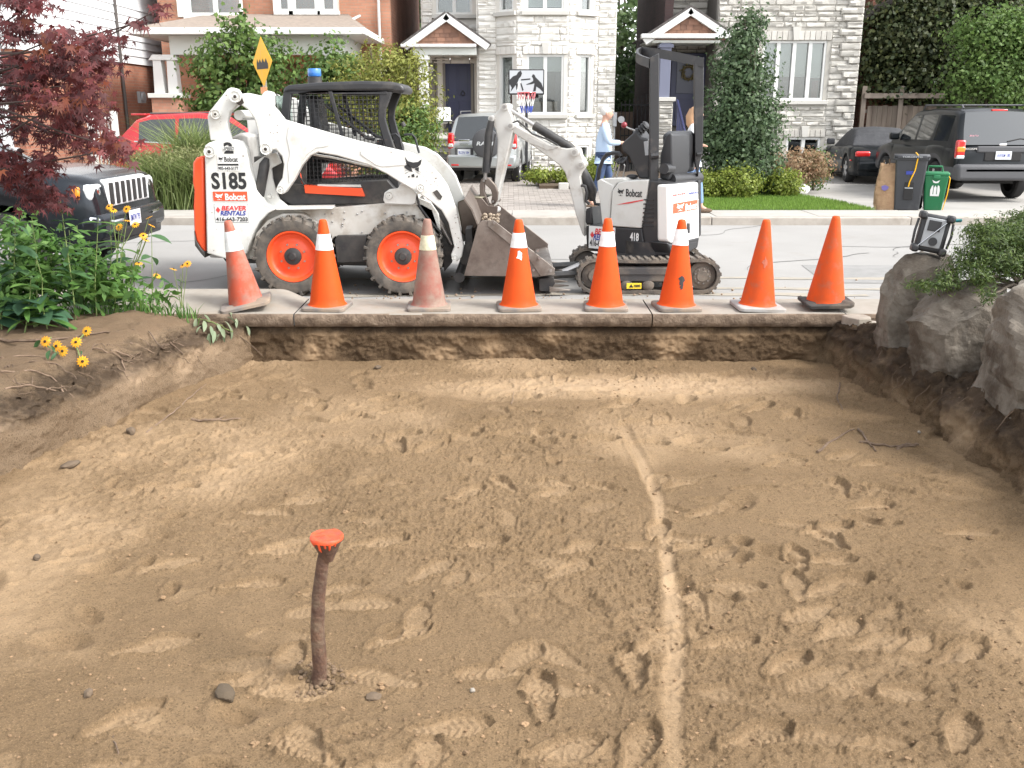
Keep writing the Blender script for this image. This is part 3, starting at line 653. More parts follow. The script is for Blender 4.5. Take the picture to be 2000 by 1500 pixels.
small_rock(70, 1075, (.045, .035, .03), 27, 'brown pebble near the left edge of the pit floor')
small_rock(923, 1332, (.022, .02, .016), 28, 'tiny pale pebble right of the pipe in a boot print', mat('pale stone', (.26, .23, .19), .8))
small_rock(1795, 845, (.022, .02, .018), 29, 'tiny white pebble below the right bank', MATS['pale stone'])
small_rock(170, 1330, (.04, .03, .03), 30, 'small brown pebble at lower left of the pit')
# twigs and roots
M_twig = mat('twig bark', (.10, .065, .042), .9, col2=(.16, .11, .075), nscale=30, bump=.5)
M_root = mat('pale root', (.21, .145, .1), .9, col2=(.13, .085, .055), nscale=30, bump=.5)
def wob(pts, k=6, amp=.01, rn=rnd):
    out = []
    for a, b in zip(pts[:-1], pts[1:]):
        for i in range(k): out.append(a.lerp(b, i / k) + Vector((rn.uniform(-amp, amp), rn.uniform(-amp, amp), rn.uniform(-amp, amp))))
    return out + [pts[-1]]
def twig(pxs, r, label, m=M_twig, lift=.008, branches=()):
    P = wob([hit(x, y, lift) for x, y in pxs], 5, .006); n = len(P); b = MB(); b.tube(P, [r * (1 - .6 * i / n) for i in range(n)], 6)
    for br in branches: Q = wob([hit(x, y, lift + .01 * k) for k, (x, y) in enumerate(br)], 4, .004); b.tube(Q, [r * .6 * (1 - .6 * i / len(Q)) for i in range(len(Q))], 5)
    return b.build('twig', m, None, label=label, category='twig') if False else tag(b.build('twig', m), label, 'twig')
twig([(1598, 885), (1630, 858), (1668, 842)], .009, 'long bent brown twig on the pit floor near the right bank')
twig([(1676, 842), (1695, 862), (1712, 880)], .008, 'short dark twig slanting down right on the pit floor')
twig([(1680, 862), (1740, 870), (1790, 868)], .008, 'thin dark twig lying level before the right bank')
twig([(1752, 873), (1770, 866), (1795, 866)], .012, 'thick short stick end at the foot of the right bank')
twig([(1640, 745), (1636, 775), (1646, 800)], .006, 'thin dark root dangling at the right end of the pit')
twig([(375, 815), (415, 818), (470, 812)], .009, 'pale stick on the pit floor by the left bank', M_root, branches=[((415, 816), (440, 808))])
twig([(285, 835), (340, 800), (372, 772), (402, 745)], .006, 'long thin pale twig slanting along the foot of the left bank', M_root)
twig([(215, 1395), (222, 1430), (236, 1470)], .004, 'thin twig stub poking from the soil at lower left')
twig([(1000, 785), (1003, 762)], .003, 'thin dry grass stalk stuck in the middle of the pit', M_root)
rn = random.Random(8)
RT = [((0, 667), (70, 668), (130, 662), (205, 650), (262, 645)), ((180, 680), (220, 692), (262, 712)), ((0, 728), (60, 725), (100, 738), (138, 770), (160, 800)), ((60, 708), (110, 712), (150, 742)),
      ((215, 685), (262, 700), (300, 705)), ((255, 672), (300, 690), (335, 715)), ((330, 668), (355, 690), (360, 720)), ((235, 700), (245, 725), (232, 760)), ((10, 760), (60, 755), (110, 765)), ((420, 640), (470, 660), (522, 693)),
      ((0, 700), (50, 695), (110, 700)), ((120, 760), (135, 790), (155, 812)), ((290, 650), (312, 680), (330, 672))]
for i in range(34): x = rn.uniform(0, 400); y = 735 - x * .16 + rn.uniform(-35, 45); RT.append(tuple((x + rn.uniform(8, 28) * k, y + rn.uniform(-10, 18) * k) for k in range(3)))
for k, pl in enumerate(RT):
    P = wob([hit(x, y, .006) for x, y in pl], 4, .008, rn)
    if max((P[i] - P[i + 1]).length for i in range(len(P) - 1)) > .35: continue
    r = .012 if k == 0 else .006 if k < 13 else rn.uniform(.0015, .004)
    MB().tube(P, [r * (1 - .65 * i / len(P)) for i in range(len(P))], 5).build('root', M_root if k % 3 else M_twig, bankL, smooth=60)
for i in range(26):
    x = rn.uniform(1700, 1990); y = 640 + (x - 1700) * .42 + rn.uniform(-5, 70); P = [hit(x, y, .004)]; P += [P[0] + Vector((-.03 * k + rn.uniform(-.02, .02), rn.uniform(-.03, .03), -.045 * k)) for k in (1, 2, 3)]
    MB().tube(P, [.004, .003, .002, .001], 5).build('root', M_twig, bankR)
# ---- boulders on the right bank
M_lime = mat('weathered limestone', (.165, .142, .115), .92, col2=(.29, .265, .225), nscale=1.8, nlo=.42, nhi=.68, bump=.8, bscale=20, bdist=.02, dirt=(.055, .04, .027), dirt_amt=.9, dirt_scale=2.4, ndetail=10)
G = 'boulders along the right bank'
rock('boulder', (3.06, 6.98, .24), (.66, .60, .86), 3, M_lime, 'squarish pale boulder nearest the road, portable radio standing on it', 'boulder', .1, 1, G, 5)
rock('boulder', (3.12, 6.34, .16), (.74, .72, .78), 4, M_lime, 'brown soil-streaked boulder wedged between the radio boulder and the big ridged one', 'boulder', .5, 1.2, G, 5)
rock('boulder', (3.36, 5.42, .20), (1.06, 1.24, 1.0), 5, M_lime, 'large grey ridged boulder below the juniper at the right edge', 'boulder', .2, 1.6, G, 5, jag=.22)
rock('boulder', (3.42, 4.2, .16), (.95, 1.1, .8), 6, M_lime, 'boulder nearest the camera on the right bank, outside the frame', 'boulder', -.2, 1.6, G, 4)
rock('boulder', (4.0, 6.2, .42), (.95, .6, .3), 7, M_lime, 'flat slab-like stone under the juniper, upper tier', 'boulder', .15, 1.8, G, 4)
M_chunk = mat('broken concrete', (.30, .265, .22), .92, col2=(.22, .185, .15), nscale=10, bump=.6, bscale=50)
def chunk(px, py, w, d, h, seed, label, z=.0):
    q = onZ(px, py, z + h); rn2 = random.Random(seed); n = 7; P = [(q.x + w / 2 * math.cos(2 * math.pi * i / n) * rn2.uniform(.75, 1.1), q.y + d / 2 * math.sin(2 * math.pi * i / n) * rn2.uniform(.75, 1.1), z) for i in range(n)]
    b = MB(); b.prism3(P, (rn2.uniform(-.01, .01), 0, h)); tag(b.build('concrete_chunk', M_chunk, bevel=.008), label, 'concrete chunk')
chunk(1676, 618, .26, .26, .10, 1, 'largest broken concrete chunk at the right end of the strip', -.03)
chunk(1702, 628, .13, .13, .09, 2, 'small broken concrete chunk beside the radio boulder', -.05)
# ---- job-site radio on the first boulder
M_blk = mat('black plastic', (.028, .028, .03), .55, dirt=(.2, .18, .15), dirt_amt=.15)
M_gry = mat('grey plastic', (.33, .34, .35), .5); M_teal = mat('teal plastic', (.02, .20, .22), .5); M_chr = mat('chrome', (.75, .75, .76), .18, metal=1.)
t = thing('portable_radio', 'rugged teal and black job-site radio tilted on the boulder by the road', 'radio', (0, 0, 0))
b = MB().box((0, 0, .15), (.20, .10, .27)); b.build('body', M_blk, t, bevel=.02, seg=3)
MB().box((0, .095, .15), (.17, .09, .22)).build('rear_case', M_teal, t, bevel=.02)
MB().box((0, -.055, .155), (.135, .014, .21)).build('front_panel', M_gry, t, bevel=.006)
MB().box((-.005, -.064, .205), (.085, .008, .075)).build('display', M_blk, t, bevel=.002)
b = MB()
for i in range(6): b.box((0, -.0635, .10 + i * .0001), (.02, .004, .0))
MB().cyl((.012, -.055, .095), (.012, -.078, .095), .032, .028, 20).build('dial', M_blk, t, smooth=40)
for sx in (-1, 1):
    for sz in (.03, .27): MB().box((sx * .095, -.02, sz), (.05, .15, .055)).build('bumper', M_blk, t, bevel=.015)
    MB().tube([(sx * .118, -.03, .06), (sx * .125, -.05, .15), (sx * .118, -.03, .24)], .009, 8).build('guard_rail', M_blk, t)
b = MB(); b.tube([(.07, .12, .25), (.17, .15, .27), (.17, .05, .275), (.07, .06, .25)], .012, 8); b.build('handle', M_teal, t)
MB().tube([(-.08, -.07, .05), (.07, -.073, .24)], .0045, 6).build('antenna', M_chr, t)
MB().tube([(-.09, 0, .28), (-.12, 0, .33)], .002, 5).build('aerial_tip', M_blk, t)
t.rotation_euler = (R(-4), R(9), R(-18)); q = onY(1808, 505, 6.9); _b1 = [o for o in COL.objects if o.name == 'boulder'][0]; bpy.context.view_layer.update(); _h = _b1.ray_cast(_b1.matrix_world.inverted() @ Vector((3.02, 6.95, 3)), Vector((0, 0, -1))); t.location = (3.03, 6.92, (_b1.matrix_world @ _h[1]).z + .01)
# ================================================================== SKID-STEER LOADER
M_wht = mat('white machine paint', (.66, .66, .63), .42, col2=(.61, .605, .57), nscale=5, dirt=(.36, .30, .23), dirt_amt=.26, dirt_scale=4, coat=.15)
M_whd = mat('dusty white chassis', (.52, .49, .44), .7, col2=(.6, .58, .54), nscale=5, dirt=(.3, .24, .18), dirt_amt=.5, dirt_scale=4)
M_org = mat('loader orange paint', (.82, .085, .02), .4, dirt=(.35, .12, .07), dirt_amt=.12, dirt_scale=7, coat=.2)
M_blkm = mat('black machine steel', (.022, .022, .024), .5, col2=(.05, .046, .042), nscale=7, dirt=(.14, .12, .10), dirt_amt=.3, dirt_scale=5)
M_cab = mat('black cab frame', (.02, .02, .022), .42, dirt=(.10, .09, .08), dirt_amt=.3, dirt_scale=4)
M_tyre = mat('dusty tyre rubber', (.06, .054, .048), .85, col2=(.13, .11, .09), nscale=9, bump=.3, dirt=(.2, .165, .13), dirt_amt=.4, dirt_scale=6)
M_buck = mat('worn bucket steel', (.135, .105, .088), .5, metal=.45, col2=(.22, .185, .16), nscale=3.5, nlo=.35, nhi=.75, bump=.2, bscale=40, dirt=(.08, .06, .05), dirt_amt=.35, dirt_scale=5)
M_buckl = mat('polished cutting edge', (.26, .235, .21), .42, metal=.5, col2=(.16, .13, .11), nscale=8, dirt=(.12, .09, .07), dirt_amt=.4)
M_steel = mat('bare steel', (.42, .41, .40), .35, metal=.9, dirt=(.15, .12, .1), dirt_amt=.4)
M_greas = mat('greasy steel', (.05, .04, .033), .6, metal=.3)
M_red = mat('red print', (.62, .05, .05), .5); M_blu = mat('blue print', (.03, .05, .30), .5); M_ink = mat('black print', (.02, .02, .022), .5)
M_stk = mat('white sticker', (.72, .72, .70), .45); M_orgp = mat('orange print', (.75, .09, .035), .45)
def tr(pts, Y, C=C1): return [(q.x, q.z) for q in (onY(*C(p), Y) for p in pts)]
SK = thing('skid_steer_loader', 'white skid-steer loader with orange wheels and caged black cab parked behind the cones', 'loader', (-1.3, 9.75, 0))
YM = 9.75
def side(name, pts, Y, th, m, both=True, bevel=.006, parent=None, C=C1, seg=2):
    P = tr(pts, Y, C); out = []
    for k, y0 in enumerate((Y, 2 * YM - Y - th) if both else (Y,)):
        out.append(MB().prism(P, y0, y0 + th).build(name, m, parent or SK, bevel=bevel, seg=seg))
    return out
# rear uprights and outer side panels
PANEL = [(105, 602), (130, 585), (170, 572), (262, 570), (292, 580), (318, 615), (330, 660), (350, 760), (372, 835), (418, 898), (482, 935), (440, 955), (395, 1000), (362, 1060), (340, 1120), (328, 1168), (222, 1196), (117, 1165)]
side('side_panel', PANEL, 9.0, .13, M_wht, bevel=.014, seg=3)
LINK = [(243, 297), (275, 305), (292, 332), (305, 372), (275, 395), (238, 425), (224, 470), (228, 520), (242, 572), (135, 574), (128, 520), (120, 450), (128, 425), (150, 398), (225, 305)]
side('rear_link', LINK, 9.04, .09, M_wht, bevel=.01)
ARM = [(285, 332), (330, 326), (385, 338), (440, 368), (485, 420), (520, 465), (700, 518), (900, 575), (1090, 618), (1190, 640), (1262, 680), (1335, 755), (1375, 810), (1398, 870), (1425, 940), (1462, 1130), (1452, 1185), (1425, 1210), (1398, 1195), (1395, 1170), (1412, 1130), (1382, 1005), (1345, 940), (1290, 895), (1225, 850), (1130, 795), (1060, 750), (960, 702), (800, 655), (700, 637), (662, 652), (615, 705), (575, 780), (530, 845), (508, 858), (484, 848), (480, 825), (492, 800), (512, 770), (520, 700), (508, 655), (480, 622), (445, 622), (430, 648), (402, 640), (392, 600), (385, 530), (365, 460), (330, 412), (290, 385)]
arms = side('lift_arm', ARM, 8.985, .10, M_wht, bevel=.012, seg=3)
for a in arms:
    y = 8.978 if a is arms[0] else None
    if y:
        for pl in ([(545, 500), (590, 548), (640, 566), (742, 574), (760, 590), (750, 606), (690, 614), (645, 645), (612, 690), (575, 760), (548, 800), (540, 700), (552, 640), (535, 560)], [(920, 628), (1000, 636), (1120, 650), (1158, 690), (1150, 704), (1040, 713), (1002, 704), (955, 672), (924, 650)]):
            MB().prism(tr(pl, 8.979), 8.979, 8.99).build('pressed_panel', M_wht, a, bevel=.004)
        MB().prism(tr([(1300, 845), (1322, 832), (1350, 868), (1340, 886), (1326, 880)], 8.981), 8.980, 8.99).build('slot', M_blkm, a)
# cylinders, inner white braces
def tubeC(name, pts, Y, r, m, C=C1, both=True, parent=None, n=14):
    for yy in ((Y, 2 * YM - Y) if both else (Y,)):
        P = [onY(*C(p), Y) for p in pts]; MB().tube([(p.x, yy, p.z) for p in P], r, n).build(name, m, parent or SK, smooth=50)
BR = [(690, 1125), (640, 1040), (600, 960), (575, 880), (610, 800), (700, 740), (745, 715), (855, 682), (905, 795), (800, 850), (812, 960), (842, 1080), (885, 1175), (970, 1245), (860, 1262), (760, 1210)]
side('arm_brace', BR, 9.12, .05, M_wht, C=C9)
tubeC('lift_cylinder', [(432, 665), (420, 700), (392, 860), (385, 900)], 9.10, [.022, .048, .048, .03], M_blkm)
tubeC('cross_tube', [(285, 440), (286, 441)], 9.1, .01, M_wht)
P = onY(*C1((285, 442)), 9.1); MB().cyl((P.x, 9.1, P.z), (P.x, 10.4, P.z), .045, n=20).build('cross_beam', M_wht, SK, smooth=50)
# engine housing between the uprights
MB().prism(tr([(125, 640), (235, 560), (290, 535), (335, 548), (350, 640), (352, 900), (480, 930), (480, 1200), (125, 1190)], 9.2), 9.22, 10.28).build('engine_housing', mat('engine housing', (.42, .41, .39), .6, dirt=(.12, .10, .08), dirt_amt=.4), SK, bevel=.02)
MB().prism(tr([(345, 660), (520, 650), (520, 915), (360, 900)], 9.3), 9.30, 10.2).build('hydraulic_bay', M_blkm, SK, bevel=.01)
MB().prism(tr([(100, 652), (108, 1160), (88, 1142), (62, 1100), (50, 1045), (46, 920), (50, 835), (42, 795), (44, 690), (62, 664)], 9.03), 9.03, 10.47).build('rear_bumper', M_org, SK, bevel=.025, seg=3)
side('bumper_edge', [(50, 1046), (62, 1100), (88, 1142), (108, 1160), (108, 1190), (85, 1165), (55, 1125)], 9.02, 1.46, M_blkm, both=False)
# chassis
MB().prism(tr([(330, 935), (480, 930), (780, 925), (1040, 905), (1245, 905), (1300, 935), (1350, 1085), (1335, 1098), (1280, 1000), (1240, 1000), (960, 1070), (785, 1080), (700, 1190), (340, 1195)], 9.16), 9.16, 10.34).build('chassis', M_whd, SK, bevel=.01)
MB().prism(tr([(480, 924), (770, 920), (772, 932), (480, 938)], 9.0), 9.0, 9.2).build('fender', M_wht, SK)
MB().prism(tr([(360, 1150), (380, 1060), (440, 990), (520, 955), (620, 955), (700, 1000), (690, 1020), (610, 975), (530, 975), (450, 1010), (400, 1070), (382, 1150)], 9.08), 9.05, 9.2).build('wheel_arch', M_whd, SK)
side('chain_case', [(785, 1095), (800, 1072), (952, 1070), (958, 1210), (800, 1215)], 9.10, .1, M_blkm)
MB().prism(tr([(200, 1190), (1380, 1180), (1380, 1240), (220, 1215)], 9.3), 9.3, 10.2).build('belly_plate', M_blkm, SK, bevel=.01)
for (x, y) in ((838, 950), (838, 985), (828, 1010), (828, 1022), (775, 955), (775, 1000), (905, 960), (930, 945), (1050, 955), (1100, 965), (1165, 950), (930, 1055), (735, 960)): q = onY(*C1((x, y)), 9.155); MB().ball(q, .009, n=8, m=5).build('bolt_head', M_steel, SK)
# cab
MB().prism(tr([(512, 330), (522, 298), (545, 284), (700, 270), (930, 262), (1080, 266), (1130, 276), (1155, 298), (1148, 330), (1090, 322), (1060, 318), (560, 322)], 9.36), 9.36, 10.14).build('cab_roof', M_cab, SK, bevel=.03, seg=3)
side('rear_post', [(505, 440), (518, 320), (562, 318), (545, 472), (540, 640), (500, 640)], 9.37, .05, M_cab)
for y0 in (9.37, 10.09):
    MB().prism(tr([(1020, 318), (1090, 318), (1055, 410), (1052, 460), (1072, 530), (1105, 622), (1130, 905), (1060, 905), (1060, 640), (1035, 560), (1012, 470), (1016, 400)], 9.37), y0, y0 + .05).build('front_post', M_cab, SK, bevel=.01)
side('roof_rail', [(545, 318), (1060, 318), (1060, 334), (760, 332), (745, 312), (560, 330)], 9.365, .03, M_cab, bevel=.003)
side('window_bar', [(752, 318), (772, 318), (838, 560), (820, 560)], 9.362, .03, M_cab, bevel=.003)
side('cab_lower_side', [(455, 720), (520, 640), (530, 800), (640, 812), (760, 800), (1060, 780), (1130, 860), (1045, 905), (560, 912), (500, 880), (470, 810)], 9.22, .12, M_blkm, bevel=.008)
side('cab_side_panel', [(545, 600), (640, 640), (640, 815), (545, 815)], 9.36, .02, M_blkm)
MB().prism(tr([(500, 620), (560, 620), (560, 915), (500, 915)], 9.4), 9.42, 10.1).build('cab_rear_wall', M_blkm, SK)
MB().prism(tr([(560, 800), (1100, 800), (1100, 915), (560, 915)], 9.4), 9.40, 10.1).build('cab_floor', M_blkm, SK)
def mesh_side(y):
    b = MB(); a = tr([(545, 332), (1045, 800)], 9.375); x0, z1 = a[0]; x1, z0 = a[1]; d = .039
    def inside(x, z):
        return True
    x = x0
    while x < x1: b.box(((x), y, (z0 + z1) / 2), (.006, .005, z1 - z0)); x += d
    z = z0
    while z < z1:
        f = (z1 - z) / (z1 - z0); b.box(((x0 + x1) / 2, y + .004, z), (x1 - x0, .005, .006)); z += d
    b.build('side_screen', M_cab, SK)
mesh_side(9.385); mesh_side(10.11)
M_glass = mat('tinted cab glass', (.62, .78, .74), .05, trans=1., spec=.5)
MB().box((onY(*C1((528, 480)), 9.75).x, 9.75, onY(*C1((528, 480)), 9.75).z), (.008, .66, .5)).build('rear_window', M_glass, SK)
# seat inside
q = onY(*C1((760, 620)), 9.75)
b = MB(); b.box((q.x - .08, 9.75, q.z + .22), (.1, .46, .58), rot=(0, R(-8), 0)); b.build('seat_back', M_cab, SK, bevel=.04, seg=3)
MB().box((q.x + .12, 9.75, q.z - .06), (.44, .46, .12)).build('seat', M_cab, SK, bevel=.04, seg=3)
for dy in (-.33, .33): MB().tube([(q.x + .05, 9.75 + dy, q.z + .42), (q.x + .42, 9.75 + dy, q.z + .12), (q.x + .5, 9.75 + dy, q.z + .1)], .016, 8).build('lap_bar', M_cab, SK)
MB().box((q.x + .55, 9.75, q.z - .05), (.08, .66, .3)).build('control_panel', M_cab, SK, bevel=.02)
# grab handles at the cab door
for (pl, y) in (([(1075, 548), (1105, 540), (1128, 560), (1140, 620)], 9.5), ([(1150, 545), (1190, 542), (1208, 560), (1228, 640)], 9.9)):
    MB().tube([onY(*C1(p), y) for p in pl], .011, 8).build('grab_handle', M_cab, SK)
MB().tube([onY(*C1(p), 9.4) for p in ((1140, 480), (1152, 500))], .02, 8).build('work_lamp', M_blkm, SK)
# beacon
p = onY(*C1((683, 262)), 9.75); M_bea = mat('blue beacon', (.03, .16, .48), .35, coat=.5)
MB().lathe([(.0, .085), (.058, .083), (.064, .075), (.066, .02), (.06, .01), (0, .01)][::-1], (p.x, 9.75, p.z + .03), n=24).build('beacon', M_bea, SK, smooth=40)
MB().lathe([(0, -.05), (.068, -.05), (.07, .035), (0, .036)], (p.x, 9.75, p.z), n=24).build('beacon_base', M_blkm, SK, smooth=40)
# orange step guard
MB().prism(tr([(625, 808), (700, 812), (925, 825), (942, 868), (632, 850)], 9.16), 9.16, 9.24).build('orange_guard', M_org, SK, bevel=.004)
MB().prism(tr([(700, 803), (920, 806), (925, 818), (700, 812)], 9.2), 9.17, 9.22).build('white_rail', M_wht, SK)
tubeC('hydraulic_pipe', [(670, 645), (720, 655), (760, 660), (850, 680), (930, 700), (1000, 715)], 9.14, .011, M_wht, both=False)
tubeC('hydraulic_pipe', [(670, 655), (740, 672), (850, 694), (960, 718)], 9.15, .008, M_blkm, both=False)
tubeC('hydraulic_hose', [(612, 700), (600, 760), (630, 805)], 9.22, .009, M_blkm, both=False)
tubeC('hydraulic_hose', [(600, 720), (612, 780), (622, 800)], 9.24, .008, M_org, both=False)
# front link and tilt cylinder
side('front_link', [(1040, 885), (1046, 848), (1072, 830), (1118, 824), (1132, 798), (1158, 800), (1195, 825), (1216, 852), (1210, 902), (1190, 912), (1050, 908)], 9.09, .05, M_wht, bevel=.01)
side('front_tower', [(1190, 880), (1215, 870), (1290, 900), (1330, 960), (1345, 1080), (1325, 1085), (1265, 990)], 9.16, .06, M_wht)
tubeC('tilt_cylinder', [(1240, 865), (1340, 1010), (1400, 1120)], 9.22, [.035, .03, .02], M_steel)
side('front_frame', [(1290, 890), (1330, 900), (1390, 1000), (1420, 1120), (1400, 1215), (1360, 1262), (1350, 1150), (1320, 1000)], 9.25, .06, M_blkm)
tubeC('hydraulic_hose', [(1180, 815), (1215, 860), (1230, 920), (1290, 1000), (1345, 1060)], 9.11, .012, M_blkm)
# pins
for (x, y, r, Y) in ((265, 345, 27, 8.95), (162, 437, 23, 9.0), (130, 633, 28, 8.97), (425, 620, 27, 8.95), (502, 832, 19, 8.97), (1237, 822, 19, 8.95), (1073, 862, 18, 9.06), (1415, 1190, 15, 8.96), (445, 868, 14, 9.08)):
    q = onY(*C1((x, y)), Y); r *= .00182
    for yy, s in ((Y, 1), (2 * YM - Y, -1)):
        o = MB().lathe([(0, -.004 * s), (r * .45, -.004 * s), (r * .5, .01 * s), (r * .8, .01 * s), (r, .0), (r * 1.05, .012 * s), (r * 1.05, .06 * s)], (q.x, yy, q.z), 'Y', 20).build('pivot_pin', M_wht, SK, smooth=40)
        MB().ball((q.x, yy + .002 * s, q.z), r * .42, (1, .5, 1), 8, 6).build('pin_end', M_greas, o)
# grease stain shapes around the upper pivot
MB().prism(tr([(285, 318), (300, 345), (312, 378), (290, 392), (270, 378), (276, 350)], 8.982), 8.9815, 8.986).build('grease_stain', M_greas, SK)
# decals on the near side panel
def at(C, x, y, Y): return onY(*C((x, y)), Y)
def box2d(C, x0, y0, x1, y1, Y):
    a, b = at(C, x0, y0, Y), at(C, x1, y1, Y); return (a + b) / 2, abs(b.x - a.x), abs(a.z - b.z)
UX, VZ = Vector((1, 0, 0)), Vector((0, 0, 1))
def dtext(s, C, x0, y0, x1, y1, Y, m, par, bold=.02, shear=0, name='lettering'):
    c, w_, h_ = box2d(C, x0, y0, x1, y1, Y); return text(s, c, UX, VZ, w_, h_, m, par, bold, name, shear=shear)
def dplate(C, x0, y0, x1, y1, Y, m, par, name='sticker', th=.002, bev=0):
    c, w_, h_ = box2d(C, x0, y0, x1, y1, Y); return MB().box((c.x, Y + th / 2, c.z), (w_, th, h_)).build(name, m, par, bevel=bev)
def demblem(C, x0, y0, x1, y1, Y, m, par, polys=CATHEAD, name='emblem'):
    c, w_, h_ = box2d(C, x0, y0, x1, y1, Y); return shape2d(polys, c, UX, VZ, w_, h_, m, par, name)
YP = 8.999
dtext('2', C1, 204, 583, 258, 643, YP, M_ink, SK, .045)
dplate(C1, 200, 606, 266, 626, YP - .0035, M_stk, SK, 'band'); dtext('SPEED', C1, 203, 608, 262, 624, YP - .004, M_ink, SK, .01, .3)
dplate(C1, 171, 650, 288, 732, YP - .002, M_stk, SK); demblem(C1, 178, 658, 205, 684, YP - .003, M_ink, SK); dtext('Bobcat', C1, 208, 659, 281, 686, YP - .003, M_ink, SK, .015)
dplate(C1, 175, 696, 284, 706, YP - .003, M_ink, SK, 'rule'); dtext('905-643-5177', C1, 177, 711, 284, 728, YP - .003, M_ink, SK, .02)
dtext('S185', C1, 138, 741, 328, 830, YP, M_ink, SK, .035)
dplate(C1, 145, 838, 335, 894, YP - .002, M_stk, SK); dplate(C1, 148, 841, 332, 891, YP - .0035, M_orgp, SK, 'plate'); dtext('Bobcat', C1, 212, 852, 322, 887, YP - .005, M_stk, SK, .03); demblem(C1, 160, 848, 204, 886, YP - .005, M_stk, SK)
dplate(C1, 154, 906, 339, 1004, YP - .001, M_gry, SK); dplate(C1, 157, 909, 336, 1001, YP - .002, M_stk, SK)
MAPLE = [[(.5, 0), (.6, .2), (.72, .14), (.7, .38), (.9, .3), (.86, .42), (1, .52), (.7, .72), (.74, .82), (.54, .78), (.54, 1), (.46, 1), (.46, .78), (.26, .82), (.3, .72), (0, .52), (.14, .42), (.1, .3), (.3, .38), (.28, .14), (.4, .2)]]
def beaver(C, x0, y0, x1, y1, Y, par):
    w_, h_ = x1 - x0, y1 - y0; demblem(C, x0 + w_ * .03, y0 + h_ * .12, x0 + w_ * .19, y0 + h_ * .5, Y, M_red, par, MAPLE, 'leaf_emblem')
    dtext('BEAVER', C, x0 + w_ * .2, y0 + h_ * .07, x0 + w_ * .94, y0 + h_ * .35, Y, M_red, par, .03, .2); dtext('RENTALS', C, x0 + w_ * .17, y0 + h_ * .37, x0 + w_ * .93, y0 + h_ * .63, Y, M_blu, par, .03, .2)
beaver(C1, 157, 909, 336, 1001, YP - .004, SK); dtext('416-663-7203', C1, 165, 975, 333, 997, YP - .004, M_ink, SK, .025)
demblem(C1, 1150, 660, 1246, 768, 8.983, M_ink, SK)
b = MB()
for (x, y) in ((1218, 740), (1228, 748), (1232, 738), (1165, 742), (1158, 732), (1160, 745)): q = at(C1, x, y, 8.982); b.box((q.x, 8.982, q.z), (.03, .001, .002), rot=(0, R(20 if x > 1200 else -20), 0))
b.build('emblem_whiskers', M_ink, SK)
rc = random.Random(9); chips = MB(); M_chip = mat('rust chip', (.13, .07, .045), .8)
for (x0, y0_, x1, y1_, Y, n) in ((120, 640, 320, 1180, 8.9985, 26), (135, 330, 230, 560, 9.0385, 10), (560, 520, 1150, 680, 8.9835, 34), (1250, 700, 1330, 820, 8.9835, 14), (1400, 960, 1445, 1150, 8.9835, 12), (420, 400, 510, 600, 8.9835, 12)):
    for k in range(n):
        q = at(C1, rc.uniform(x0, x1), rc.uniform(y0_, y1_), Y); r_ = rc.uniform(.002, .006); chips.prism3([(q.x + r_ * rc.uniform(.5, 1.6) * math.cos(a), Y, q.z + r_ * rc.uniform(.5, 1) * math.sin(a)) for a in (5, 4, 3, 2, 1, 0)], (0, -.0008, 0))
chips.build('paint_chips', M_chip, SK, smooth=0, kind='stuff')
